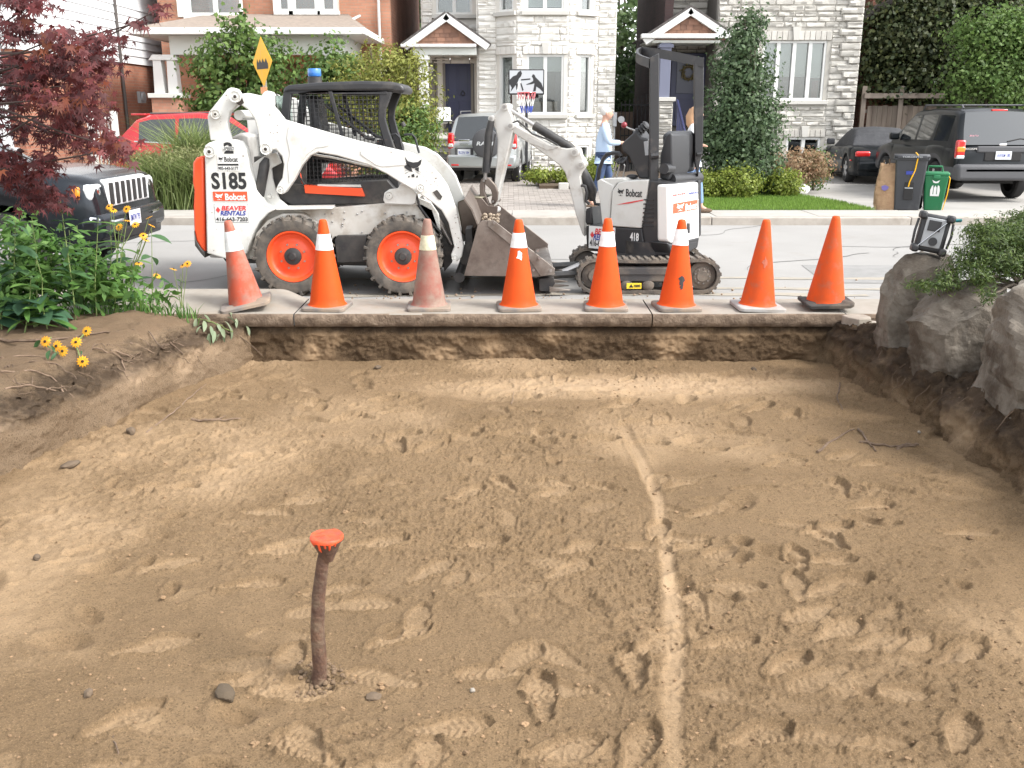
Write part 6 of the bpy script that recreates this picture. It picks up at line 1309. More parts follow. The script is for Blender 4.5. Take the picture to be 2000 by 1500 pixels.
MB().box2((xl + .02, 23.92, ze - .04), (xr - .02, 27.5, ze - .01)).build('soffit', M_trimg, HB); z0b = onY(*C11((800, 345)), 24.5).z
MB().box2((xl + .75, 24.45, z0b), (xr - .55, 24.7, ze - .042)).build('beam', M_trimg, HB, bevel=.01); MB().box2((xr - .72, 24.71, z0b), (xr - .55, 27.4, ze - .042)).build('beam', M_trimg, HB); MB().box2((xl + .75, 24.71, z0b), (xl + .92, 27.4, ze - .042)).build('beam', M_trimg, HB)
M_brp = brickmat('pier brick', (.48, .25, .17), (.42, .2, .13), (.32, .24, .18))
for cx_, zc in ((onY(*C11((415, 600)), 24.5).x, 0), (xr - .75, 0)):
    za = onY(*C11((400, 618)), 24.3).z; zb_ = onY(*C11((400, 588)), 24.3).z
    MB().box2((cx_ - .34, 24.25, -.05), (cx_ + .34, 24.9, za)).build('pier', M_brp, HB); MB().box2((cx_ - .4, 24.18, za), (cx_ + .4, 24.97, zb_)).build('pier_cap', M_trimg, HB, bevel=.015)
    for sx in (-.17, .17): MB().prism([(cx_ + sx - .13, zb_), (cx_ + sx + .13, zb_), (cx_ + sx + .10, z0b - .13), (cx_ + sx - .10, z0b - .13)], 24.4, 24.68).build('column', M_trim, HB, bevel=.008)
    MB().prism([(cx_ - .36, z0b - .13), (cx_ + .36, z0b - .13), (cx_ + .26, z0b - .002), (cx_ - .26, z0b - .002)], 24.36, 24.76).build('capital', M_trim, HB, bevel=.01)
MB().box2((xl + .8, 24.4, -.05), (xr - .6, 27.5, .75)).build('porch_base', M_brp, HB); MB().tube([(onY(*C11((1742, 100)), 27.4).x, 27.42, 7), (onY(*C11((1742, 100)), 27.4).x, 27.42, .2)], .04, 8).build('downspout', M_trim, HB)
MB().tube([onY(*C11((1500, 160)), 25), onY(*C11((1622, 100)), 27.3)], .035, 6).build('hip_cap', M_trim, HB)
# ---------------- white sided house at the far left
HA = thing('sided_house', 'white clapboard house over red brick with beige porch roof, far left behind the red maple', 'house', (-12, 24, .03))
M_brA = brickmat('red brick side wall', (.36, .15, .09), (.28, .11, .07), (.26, .19, .14), 'yz'); M_sid = mat('white siding', (.68, .69, .70), .6, dirt=(.5, .5, .5), dirt_amt=.1)
XA = -10.2; zs_ = 2.93
MB().box2((XA - .25, 20.5, -.1), (XA, 33, zs_)).build('side_wall', M_brA, HA)
for k in range(8): MB().prism3([(XA - .2, 20.45, zs_ + .2 * k + .002), (XA + .045, 20.45, zs_ + .2 * k + .002), (XA + .02, 20.45, zs_ + .2 * k + .198), (XA - .2, 20.45, zs_ + .2 * k + .198)], (0, 12.5, 0)).build('siding_board', M_sid, HA)
MB().box2((XA - .2, 20.5, zs_ + 1.6), (XA + .02, 33, 6.8)).build('upper_side_wall', M_sid, HA); MB().box2((-18, 20.5, -.1), (XA - .26, 20.7, 6.8)).build('front_wall', M_sid, HA)
b = MB(); b.add([(-18.5, 20, 6.8), (XA + .3, 20, 6.8), (XA + .3, 33.5, 6.8), (-18.5, 33.5, 6.8), (-14, 24, 9), (-14, 29, 9)], [(0, 1, 4), (1, 2, 5, 4), (2, 3, 5), (3, 0, 4, 5), (0, 3, 2, 1)]); b.build('roof', M_beige, HA, smooth=0)
a = onY(*C4((595, 92)), 19.5); b = MB(); z1_ = onY(*C4((0, 250)), 19.0).z; z2_ = onY(*C4((300, 92)), 20.5).z
b.add([(-17, 18.9, z1_), (XA - .3, 18.9, z1_), (XA - .3, 20.5, z2_), (-17, 20.5, z2_)], [(0, 1, 2, 3)]); o = b.build('porch_roof', M_beige, HA); o.modifiers.new('thick', 'SOLIDIFY').thickness = .08
MB().box2((-17, 18.82, z1_ - .14), (XA - .28, 18.9, z1_ + .02)).build('gutter', M_trim, HA); MB().tube([(XA - .28, 18.9, z1_ + .03), (XA - .28, 20.5, z2_ + .05)], .05, 6).build('rake_trim', M_trim, HA)
for xx in (-16.5, -13.5, XA - .6): MB().box2((xx, 18.95, 0), (xx + .15, 19.1, z1_ - .14)).build('porch_post', M_trim, HA)
q = onX(242, 180, XA + .05); MB().tube([(XA + .06, q.y, 6.5), (XA + .06, q.y, .1)], .045, 8).build('downspout', mat('dark downspout', (.07, .06, .055), .6), HA)
q = onX(280, 190, XA + .1); MB().cyl((XA, q.y, q.z), (XA + .14, q.y, q.z), .13, n=18).build('meter', M_gry, HA); MB().box((XA + .05, q.y, q.z), (.08, .4, .3)).build('meter_box', M_gry, HA)
# ---------------- ivy covered brick house at the right edge
HI = thing('brick_house', 'brick house almost hidden under dark ivy, dark eaves, upper right', 'house', (14, 28, .03)); M_brI = brickmat('ivy house brick', (.26, .10, .07), (.2, .08, .055), (.22, .17, .13)); xi = onY(1700, 60, 28.5).x
MB().box2((xi, 28.5, -.1), (24, 28.8, 6.6)).build('wall', M_brI, HI); MB().box2((xi, 28.81, -.1), (xi + .2, 36, 6.6)).build('side_wall', brickmat('ivy house side brick', (.22, .09, .06), (.17, .07, .05), (.2, .15, .12), 'yz'), HI)
e0, e1 = onY(1690, 24, 28.0), onY(1770, -14, 28.0)
b = MB(); b.prism3([(e0.x - .1, 28, e0.z), (16, 28, e0.z + (16 - e0.x) * .45), (24, 28, e0.z), (24, 28, e0.z - .22), (16, 28, e0.z + (16 - e0.x) * .45 - .22), (e0.x - .1, 28, e0.z - .22)], (0, 8, 0)); b.build('roof', M_shing, HI)
MB().prism3([(xi, 28.55, 6.5), (16, 28.55, e0.z + (16 - e0.x) * .42), (23.9, 28.55, 6.5)], (0, .2, 0)).build('gable_wall', M_brI, HI) if False else None
# ---------------- fences, gates, meters
t = thing('board_fence', 'weathered wooden board fence with tall posts and cross beam behind the black convertible', 'fence', (11, 27.6, .03)); M_wood = mat('weathered board', (.19, .155, .125), .9, rand=.22, col2=(.13, .10, .08), nscale=6, stretch=(1, 1, .12)); M_post = mat('weathered post', (.23, .19, .16), .9, col2=(.17, .14, .115), nscale=6, stretch=(1, 1, .15))
Yf = 27.6; x0 = onY(1686, 230, Yf).x; x = x0 + .1; zt = onY(1700, 206, Yf).z
while x < x0 + 3.6: MB().box((x + .07, Yf + .03, zt / 2 + rn.uniform(-.02, .01)), (.135, .025, zt)).build('board', M_wood, t); x += .142
for px in (1690, 1763): q = onY(px, 168, Yf - .05); MB().box2((q.x - .06, Yf - .06, 0), (q.x + .06, Yf + .0, q.z)).build('post', M_post, t)
a = onY(1688, 182, Yf - .08); b_ = onY(1845, 192, Yf - .08); MB().box2((a.x, Yf - .13, b_.z), (b_.x, Yf - .065, a.z)).build('cross_beam', M_post, t)
for z_ in (.4, zt - .2): MB().box2((x0, Yf + .045, z_), (x0 + 3.6, Yf + .09, z_ + .09)).build('rail', M_post, t)
t = thing('lattice_gate', 'white lattice-topped gate beside the red brick side wall', 'gate', (-9.6, 22.6, .03)); a = onY(180, 222, 22.6); c = onY(217, 222, 22.6)
for k in range(6): xx = a.x + (c.x - a.x) * k / 5; MB().box2((xx - .02, 22.6, .06), (xx + .02, 22.63, a.z - .12)).build('picket', M_trim, t)
for zz in (.25, 1.0, a.z - .14): MB().box2((a.x - .03, 22.57, zz), (c.x + .03, 22.598, zz + .07)).build('rail', M_trim, t)
MB().box2((c.x, 22.52, .03), (c.x + .12, 22.66, a.z + .06)).build('post', M_trim, t, bevel=.01); MB().box2((a.x - .12, 22.52, .03), (a.x, 22.66, a.z + .06)).build('post', M_trim, t, bevel=.01)
t = thing('iron_gate', 'black metal side gate between the cream house and the dark brick wall', 'gate', (3.4, 28, .03)); a = onY(*C7((1808, 830)), 29.); c = onY(*C7((1870, 760)), 29.)
for k in range(8): xx = a.x + (4.05 - a.x) * k / 7; MB().box2((xx - .012, 29, .05), (xx + .012, 29.02, a.z + .25 * k / 7)).build('bar', M_blk, t)
for zz in (.2, 1.0, a.z - .1): MB().box2((a.x, 28.97, zz), (4.06, 28.998, zz + .04)).build('rail', M_blk, t)
t = thing('utility_box', 'grey electric meter box on the corner of the cream stone house', 'meter box', (2.9, 27, 1.4)); a = onY(*C7((1738, 915)), 26.95); c = onY(*C7((1765, 1030)), 26.95)
MB().box2((a.x, 26.86, c.z), (c.x, 26.98, a.z)).build('case', M_gry, t, bevel=.01); MB().cyl((c.x + .12, 26.96, (a.z + c.z) / 2), (c.x + .12, 26.82, (a.z + c.z) / 2), .09, n=16).build('meter', M_gry, t); MB().tube([((a.x + c.x) / 2, 26.92, c.z), ((a.x + c.x) / 2, 26.92, .1)], .02, 6).build('conduit', M_gry, t)
_w = MB().box2((2.81, 33, -.1), (4.07, 33.3, 1.7)).build('garden_wall', mat('tan stucco', (.3, .22, .17), .9))
tag(_w, 'tan garden wall at the end of the gap between the two stone houses', 'wall')
# ---------------- interlocking pavers of the middle driveway and garden kerb
drv = bpy.data.objects.new('driveway_paving', None); COL.objects.link(drv); drv['kind'] = 'structure'; ORG[drv] = Vector()
M_pav = mat('interlock paver', (.30, .27, .245), .9, rand=.12, col2=(.25, .225, .2), nscale=3, bump=.3); b = MB().box((0, 0, 0), (1, 1, 1)); pm = [b.mesh('paver')]; pm[0].materials.append(M_pav)
T = []; y = 15.93; row = 0
while y < 24.6:
    x = -3.4 + (.11 if row % 2 else 0)
    while x < 2.9:
        if not (x > 1.5 and y > 20.5 and x > 3.0): T.append(((x + .1, y + .055, .045 + rn.uniform(-.002, .002)), 0., (.2, .103, .06), 0))
        x += .208
    y += .11; row += 1
T.sort(key=lambda t_: t_[0][1] + abs(t_[0][0] - .8) * .8); pieces(drv, 'paver', pm, T, M_pav, 260, 'paver_field')
b = MB(); b.box2((-3.4, 15.93, .0), (2.9, 24.6, .058)); b.build('paver_joint_sand', mat('joint sand', (.19, .17, .15), .95), drv)
gk = bpy.data.objects.new('garden_edging', None); COL.objects.link(gk); gk['kind'] = 'structure'; ORG[gk] = Vector()
x = 1.0
while x < 3.6: MB().box((x + .12, 21.0 + (x - 1) * .05, .12), (.23 + rn.uniform(-.02, .02), .16, .18)).build('edging_stone', M_key, gk, bevel=.02); x += .26
MB().box2((.6, 21.1, .04), (4.0, 26.5, .14)).build('garden_bed', mat('bed soil', (.08, .055, .035), .95, bump=.5), gk)
# ================================================================== VEHICLES
def carpaint(name, c, rough=.25, metal=.3): return mat(name, c, rough, metal=metal, coat=.6 if c[0] > .1 else .12, spec=.5 if c[0] > .1 else .25, dirt=tuple(min(1, x * 1.2 + .05) for x in c), dirt_amt=.06)
M_cglass = mat('car glass', (.018, .022, .024), .04, spec=.9, coat=.6); M_plas = mat('grey car plastic', (.075, .075, .08), .65); M_tyr = mat('car tyre', (.022, .021, .021), .85); M_alloy = mat('alloy rim', (.5, .5, .51), .3, metal=.8)
M_redl = mat('red tail light', (.55, .015, .015), .15, coat=1.); M_ambl = mat('amber lamp', (.8, .25, .02), .15, coat=1.); M_clr = mat('clear lamp', (.55, .57, .58), .2, coat=.5); M_plate = mat('licence plate', (.68, .70, .72), .5)
def interp(pts, x): return float(np.interp(x, [p[0] for p in pts], [p[1] for p in pts]))
LOWER = [(0, 0), (.8, 0), (.94, 0), (.978, .05), (.993, .16), (1, .36), (1, .58), (.99, .76), (.965, .90), (.90, .975), (.6, 1.0), (0, 1.012)]
def ring(W, z0, z1, fr): pts = [(W * a, z0 + (z1 - z0) * b) for a, b in fr]; return pts + [(-y, z) for y, z in pts[-2:0:-1]]
def car(label, cat, L, W, sill, top, hw, wheels, Rw, roof, gh, sidewin, paint, group=None, clad=None, wz=None, screen=None, rim=M_alloy, archR=None, glass=None):
    """lofted car: rear at x=0, front at x=L. top: hood/belt line; hw: half width along x; roof: roof line; gh: half widths (belt, roof)"""
    t = thing('parked_car', label, cat, (0, 0, 0), group); wz = wz or Rw; aR = archR or Rw * 1.16; xs = set(np.linspace(0, L, 40)) | {p[0] for p in top}
    for xw in wheels:
        for a in np.linspace(-1, 1, 13): xs.add(xw + aR * math.sin(a * math.pi / 2))
    xs = sorted(x for x in xs if 0 <= x <= L); rows = []
    for x in xs:
        zl = sill(x) if callable(sill) else sill
        for xw in wheels:
            if abs(x - xw) < aR: zl = max(zl, wz + math.sqrt(max(0, aR ** 2 - (x - xw) ** 2)) - .0)
        rows.append([(x, y, z) for y, z in ring(W / 2 * interp(hw, x), zl, max(interp(top, x), zl + .02), LOWER)])
    n = len(rows[0]); groups = {}
    def addf(key, quad): groups.setdefault(key, []).append(quad)
    V = [p for r in rows for p in r]
    for i in range(len(rows) - 1):
        for k in range(n):
            q = (i * n + k, i * n + (k + 1) % n, (i + 1) * n + (k + 1) % n, (i + 1) * n + k); kk = min(k, n - 1 - k)
            addf('cladding' if (clad and kk in (2, 3, 4)) or kk in (0, 1) else 'body', q)
    addf('body', tuple(range(n))); addf('body', tuple(range((len(rows) - 1) * n, len(rows) * n)))
    def emit(V, groups, mats):
        for key, fs in groups.items():
            used = sorted({i for f in fs for i in f}); mp = {u: j for j, u in enumerate(used)}; b = MB(); b.v = [V[i] for i in used]; b.f = [tuple(mp[i] for i in f) for f in fs]
            o = b.build(key.split('#')[0], mats(key.split('#')[0]), t, smooth=42)
    emit(V, groups, lambda k: clad or M_plas if k == 'cladding' else paint)
    # greenhouse
    gx = sorted(set(np.linspace(roof[0][0], roof[-1][0], 26)) | {p[0] for p in roof} | {v for s in sidewin for v in s}); G = [(1, -.06), (.99, .08), (None, .8), (None, .9), (None, .985), (None, 1.02)]
    V = []; groups = {}; rows = 0; wb, wt = gh; n = 11
    for x in gx:
        z0 = interp(top, x) - .01; z1 = max(interp(roof, x), z0 + .004); h = z1 - z0; H = max(p[1] for p in roof) - z0; k = min(1, h / H)
        w0 = W / 2 * wb * interp(hw, x); w1 = w0 + (W / 2 * wt - w0) * k
        prof = [(w0, -.05), (w0 + (w1 - w0) * .12, .1 * h), (w0 + (w1 - w0) * .86, .82 * h), (w1 * .985, .91 * h), (w1 * .88, .985 * h), (0, h + .02 * k)]; ful = prof + [(-y, z) for y, z in prof[-2::-1]]
        V += [(x, y, z0 + z) for y, z in ful]
    zmax = max(p[1] for p in roof)
    for i in range(len(gx) - 1):
        xm = (gx[i] + gx[i + 1]) / 2
        for k in range(n - 1):
            kk = min(k, n - 2 - k); q = (i * n + k, i * n + k + 1, (i + 1) * n + k + 1, (i + 1) * n + k); key = 'roof'
            slope = abs(interp(roof, gx[i + 1]) - interp(roof, gx[i])) / (gx[i + 1] - gx[i]); 
            if kk == 1:
                for j, s in enumerate(sidewin):
                    if s[0] <= xm <= s[1]: key = 'side_window#%d%s' % (j, 'L' if k < 5 else 'R')
            elif kk == 4 and slope > .42 and screen is not False: key = 'windshield' if xm > (roof[0][0] + roof[-1][0]) / 2 else 'rear_window'
            groups.setdefault(key, []).append(q)
    emit(V, groups, lambda k: paint if k == 'roof' else (glass or M_cglass))
    for xw in wheels:
        for s in (-1, 1):
            y = s * (W / 2 * .985 - .12); o = MB().lathe([(Rw * .62, -.1), (Rw * .9, -.105), (Rw * .985, -.075), (Rw, 0), (Rw * .985, .075), (Rw * .9, .105), (Rw * .62, .1)], (xw, y, wz), 'Y', 32).build('wheel', M_tyr, t, smooth=40)
            MB().lathe([(Rw * .64, .1 * s), (Rw * .6, .085 * s), (Rw * .58, .03 * s), (0, .02 * s)], (xw, y, wz), 'Y', 28).build('rim_dish', mat('rim shade', (.09, .09, .095), .5, metal=.6), o)
            for k in range(5 if rim is M_alloy else 6):
                a = 2 * math.pi * k / (5 if rim is M_alloy else 6) + .3; d = Vector((math.cos(a), 0, math.sin(a))); pq = Vector((xw, y + .085 * s, wz)); pn = Vector((-d.z, 0, d.x)); MB().prism3([pq + pn * .028, pq + d * Rw * .6 + pn * .045, pq + d * Rw * .6 - pn * .045, pq - pn * .028], (0, .016 * s, 0)).build('spoke', rim, o, bevel=.006)
            MB().lathe([(0, .11 * s), (.05, .108 * s), (.055, .085 * s)], (xw, y, wz), 'Y', 16).build('hub_cap', rim, o, smooth=40)
    MB().box((L / 2, 0, .42), (L * .8, W * .55, .2)).build('underbody', M_tyr, t); return t
def plate(t, s, c, U, w_=.3, h_=.15, ink=None):
    U = Vector(U); Nn = U.cross(Vector((0, 0, 1))); c = Vector(c); b = MB(); b.prism3([c - U * w_ / 2 - VZ * h_ / 2, c + U * w_ / 2 - VZ * h_ / 2, c + U * w_ / 2 + VZ * h_ / 2, c - U * w_ / 2 + VZ * h_ / 2], Nn * .006); o = b.build('licence_plate', M_plate, t, bevel=.002)
    text(s, c + Nn * .0065, U, VZ, w_ * .82, h_ * .42, ink or M_blu, o, .01)
def mirror(t, x, y, z, s, m): MB().box((x, y + s * .11, z), (.12, .2, .15)).build('mirror', m, t, bevel=.035, seg=3)
def rbox(t, name, c, d, m, bev=.02, rot=None, seg=3): return MB().box(c, d, rot).build(name, m, t, bevel=bev, seg=seg)
# ---- black suv on the right drive
pk = carpaint('black car paint', (.007, .009, .011), .3, 0)
HWS = [(0, .88), (.06, .955), (.25, .995), (1.2, 1), (3.4, 1), (4.0, .97), (4.25, .9), (4.4, .76)]
E = car('black suv with roof rails parked nose-in on the right driveway', 'car', 4.4, 1.8, .42, [(0, .93), (.06, 1.02), (.14, 1.06), (3.1, 1.05), (3.3, 1.04), (4.15, .92), (4.32, .8), (4.4, .6)], HWS, (.95, 3.5), .36,
        [(.08, 1.06), (.34, 1.66), (.6, 1.715), (1.6, 1.735), (2.4, 1.69), (3.25, 1.05)], (.965, .80), ((.5, 1.15), (1.25, 1.95), (2.05, 2.8)), pk, clad=M_plas)
rbox(E, 'rear_bumper', (-.03, 0, .56), (.26, 1.76, .30), M_plas, .06); rbox(E, 'tow_step', (-.10, 0, .60), (.12, 1.5, .10), M_plas, .03)
for s in (-1, 1):
    rbox(E, 'tail_light', (.045, s * .80, .98), (.12, .16, .34), M_redl, .03); rbox(E, 'indicator', (.035, s * .80, .98), (.12, .15, .10), M_ambl, .02); rbox(E, 'reversing_light', (.035, s * .80, .84), (.12, .15, .07), M_clr, .02)
    MB().tube([(.5, s * .62, 1.72), (.55, s * .63, 1.78), (2.2, s * .63, 1.79), (2.3, s * .62, 1.70)], .018, 8).build('roof_rail', M_plas, E); mirror(E, 2.85, s * .86, 1.16, s, pk)
    MB().box((.0, s * .8, 0), (.01, .01, .01)).v
for xx in (.75, 1.9): MB().tube([(xx, -.62, 1.785), (xx, .62, 1.785)], .015, 8).build('cross_bar', M_plas, E)
rbox(E, 'handle_panel', (-.0, 0, .98), (.05, 1.0, .12), M_plas, .03); rbox(E, 'plate_recess', (-.005, 0, .86), (.03, .7, .19), M_tyr, .02); plate(E, 'AWKM 180', (-.028, 0, .87), (0, -1, 0)); rbox(E, 'brake_light', (.36, 0, 1.69), (.05, .3, .035), M_redl, .01)
MB().tube([(.10, -.1, 1.12), (.13, -.35, 1.17), (.12, -.45, 1.16)], .012, 6).build('wiper', M_tyr, E); rbox(E, 'badge', (.005, .02, 1.065), (.02, .14, .045), M_chr, .01); text('ESCAPE', (-.003, .62, .99), (0, -1, 0), VZ, .26, .03, M_chr, E, .03, depth=.004); text('BEACH', (.148, .52, 1.22), (0, -1, 0), VZ, .16, .04, mat('pink print', (.6, .3, .35), .5), E, .02)
E.rotation_euler = (0, 0, R(90)); E.location = (9.25, 18.35, .03)
# ---- black convertible
HWB = [(0, .80), (.1, .9), (.5, 1), (1.0, 1.0), (1.6, .95), (2.6, .96), (3.2, 1), (3.7, .93), (4.05, .7)]
B = car('low black convertible with fabric car cover over its roof, beside the grey stone house', 'car', 4.05, 1.74, .2, [(0, .62), (.08, .80), (.3, .86), (.8, .88), (1.5, .85), (2.5, .82), (3.2, .80), (3.8, .66), (4.05, .5)], HWB, (.78, 3.22), .32,
        [(.55, .86), (.95, 1.12), (1.35, 1.26), (1.9, 1.27), (2.25, 1.15), (2.75, .83)], (.86, .62), (), pk, screen=False, glass=None)
M_cov = mat('dark car cover', (.03, .031, .035), .8, col2=(.045, .046, .05), nscale=6, bump=.6, bscale=8, bdist=.03)
for ch in B.children:
    if ch.name.startswith('roof'): ch.name = 'fabric_cover'; ch.data.materials[0] = M_cov; ch.modifiers.new('thick', 'SOLIDIFY').thickness = -.02
for s in (-1, 1):
    rbox(B, 'tail_light', (.06, s * .62, .70), (.12, .34, .13), M_redl, .04); rbox(B, 'side_marker', (.28, s * .84, .55), (.14, .03, .04), M_redl, .01); mirror(B, 2.45, s * .8, .93, s, M_cov)
rbox(B, 'rear_bumper', (.0, 0, .42), (.14, 1.45, .22), pk, .05); plate(B, 'AXBT 402', (-.075, 0, .5), (0, -1, 0))
B.rotation_euler = (0, 0, R(83)); B.location = (8.92, 22.95, .03)
# ---- silver suv on the middle drive
ps = carpaint('silver car paint', (.42, .44, .44), .28, .55); k = .94
V_ = car('silver suv with spare wheel on its tailgate, parked by the cream stone house steps', 'car', 4.3 * k, 1.8 * k, .38, [(0, .9), (.06, .98), (.14, 1.0), (2.9, .99), (3.1, .98), (3.9, .85), (4.04, .6)], [(0, .86), (.06, .95), (.3, 1), (3.2, 1), (3.7, .93), (4.04, .75)], (.8, 3.2), .345,
         [(.08, 1.0), (.32, 1.52), (.55, 1.585), (1.5, 1.6), (2.2, 1.56), (3.0, .99)], (.965, .78), ((.45, 1.0), (1.1, 1.8), (1.9, 2.6)), ps, clad=mat('grey cladding', (.25, .26, .26), .5))
rbox(V_, 'rear_bumper', (-.02, 0, .52), (.2, 1.64, .3), ps, .06); rbox(V_, 'lower_bumper', (.02, 0, .36), (.12, 1.5, .1), M_tyr, .03)
for s in (-1, 1):
    rbox(V_, 'tail_light', (.06, s * .74, .98), (.14, .15, .36), M_redl, .04); rbox(V_, 'reversing_light', (.03, s * .74, .88), (.12, .12, .08), M_clr, .02); rbox(V_, 'reflector', (-.115, s * .62, .44), (.02, .18, .04), M_redl, .01)
    MB().tube([(.5, s * .58, 1.58), (.55, s * .59, 1.64), (2.0, s * .59, 1.65), (2.1, s * .58, 1.57)], .016, 8).build('roof_rail', M_plas, V_); mirror(V_, 2.65, s * .82, 1.08, s, ps)
o = MB().lathe([(0, -.19), (.26, -.185), (.325, -.16), (.335, -.1), (.325, -.01), (0, -.01)], (0, -.12, .93), 'X', 36).build('spare_wheel_cover', M_plas, V_, smooth=40)
text('RAV4', (-.192, -.10, .93), (0, -1, 0), VZ, .40, .09, M_clr, o, .03, depth=.004, shear=.2)
rbox(V_, 'plate_recess', (.0, .42, .72), (.03, .44, .22), M_plas, .02); plate(V_, 'BLXN 584', (-.02, .42, .72), (0, -1, 0)); text('TOYOTA', (-.006, .42, .9), (0, -1, 0), VZ, .2, .035, M_chr, V_, .02, depth=.004); rbox(V_, 'handle', (.0, .42, .99), (.04, .26, .045), M_chr, .01)
V_.rotation_euler = (0, 0, R(90 - 7)); V_.location = (-.70, 22.7, .06)
# ---- red suv behind the grasses
pr = carpaint('red car paint', (.45, .025, .03), .25)
Rd = car('red suv parked behind the ornamental grasses in front of the brick house', 'car', 4.5, 1.84, .38, [(0, .92), (.08, 1.02), (.2, 1.06), (2.9, .98), (3.4, .96), (4.25, .82), (4.5, .5)], [(0, .85), (.1, .95), (.4, 1), (3.7, 1), (4.2, .93), (4.5, .75)], (.9, 3.55), .36,
         [(.12, 1.06), (.55, 1.53), (.85, 1.62), (1.8, 1.66), (2.4, 1.60), (3.35, .96)], (.96, .76), ((.62, 1.35), (1.42, 2.2), (2.27, 2.95)), pr)
for s in (-1, 1):
    MB().tube([(.55, s * .905, 1.10), (1.5, s * .918, 1.05), (3.1, s * .915, .99)], .014, 6).build('chrome_strip', M_chr, Rd); MB().tube([(.8, s * .6, 1.63), (2.3, s * .6, 1.65)], .016, 6).build('roof_rail', M_plas, Rd); rbox(Rd, 'tail_light', (.12, s * .8, 1.0), (.24, .2, .2), M_redl, .05); mirror(Rd, 2.95, s * .88, 1.1, s, pr)
    rbox(Rd, 'headlight', (4.2, s * .68, .74), (.35, .3, .14), M_clr, .05)
rbox(Rd, 'rear_bumper', (.0, 0, .55), (.16, 1.6, .26), pr, .05); plate(Rd, 'BKLN 275', (-.09, 0, .8), (0, -1, 0)); rbox(Rd, 'spoiler', (.55, 0, 1.61), (.3, 1.2, .04), pr, .015)
Rd.location = (-7.95, 20.2, .03); Rd.rotation_euler = (0, 0, R(-3))
# ---- dark suv at the near kerb, far left
pj = carpaint('dark grey car paint', (.022, .026, .032), .22, .5)
J = car('dark grey suv with chrome seven-slot grille parked behind the garden plants, far left', 'car', 4.75, 1.93, .40, [(0, .98), (.1, 1.06), (3.1, 1.12), (3.4, 1.16), (4.2, 1.13), (4.5, 1.09), (4.65, 1.05), (4.70, .98), (4.75, .6)], [(0, .86), (.1, .94), (.4, 1), (4.0, 1), (4.4, .96), (4.62, .89), (4.75, .80)], (.95, 3.85), .38,
        [(.1, 1.06), (.45, 1.62), (.8, 1.74), (1.8, 1.77), (2.5, 1.72), (3.45, 1.12)], (.95, .76), ((.55, 1.25), (1.35, 2.1), (2.2, 3.0)), pj, clad=pj)
M_chr2 = mat('satin chrome', (.62, .63, .64), .35); rbox(J, 'grille_surround', (4.68, 0, .90), (.10, 1.04, .28), M_chr2, .03)
for k in range(7): yy = (k - 3) * .145; rbox(J, 'grille_slot', (4.715, yy, .90), (.055, .088, .215), M_tyr, .012); rbox(J, 'slot_rim', (4.73, yy + .068, .90), (.03, .022, .24), M_chr2, .006)
for s in (-1, 1):
    rbox(J, 'headlight', (4.60, s * .68, .93), (.20, .30, .17), M_clr, .05); MB().ball((4.67, s * .66, .93), .07, (.6, 1, 1), 14, 8).build('lamp_bulb', M_chr, J); rbox(J, 'indicator', (4.50, s * .835, .93), (.20, .06, .13), M_ambl, .02)
    rbox(J, 'fog_light', (4.72, s * .68, .56), (.06, .2, .09), M_clr, .02); MB().tube([(4.70, s * .9, .70), (4.79, s * .6, .64), (4.80, s * .4, .64)], .018, 6).build('chrome_strip', M_chr, J); mirror(J, 3.05, s * .95, 1.22, s, M_chr)
rbox(J, 'front_bumper', (4.66, 0, .60), (.26, 1.74, .26), pj, .08); rbox(J, 'lower_intake', (4.78, 0, .50), (.05, 1.0, .12), M_tyr, .02); plate(J, 'BMTW 793', (4.80, -.08, .635), (0, 1, 0)); text('Jeep', (4.665, 0, 1.02), (0, 1, 0), Vector((-.5, 0, .86)), .2, .08, M_chr, J, .02, depth=.006)
J.location = (-3.98 - 4.75, 10.05, .0)
# glimpse of another vehicle at the right edge
O_ = car('pale vehicle just entering the frame at the right edge, beyond the black suv', 'car', 4.4, 1.8, .4, [(0, .93), (.06, 1.02), (.14, 1.06), (3.3, 1.04), (4.15, .92), (4.4, .6)], HWS, (.95, 3.5), .36, [(.08, 1.06), (.34, 1.66), (.6, 1.73), (1.6, 1.75), (2.4, 1.70), (3.25, 1.05)], (.965, .80), ((.5, 1.15), (1.25, 1.95), (2.05, 2.8)), carpaint('beige car paint', (.35, .32, .27), .3, .4))
for s in (-1, 1): rbox(O_, 'tail_light', (.045, s * .80, .98), (.12, .16, .34), M_redl, .03)
rbox(O_, 'rear_bumper', (-.03, 0, .5), (.2, 1.7, .28), M_plas, .05); O_.rotation_euler = (0, 0, R(90)); O_.location = (12.45, 20.6, .03)
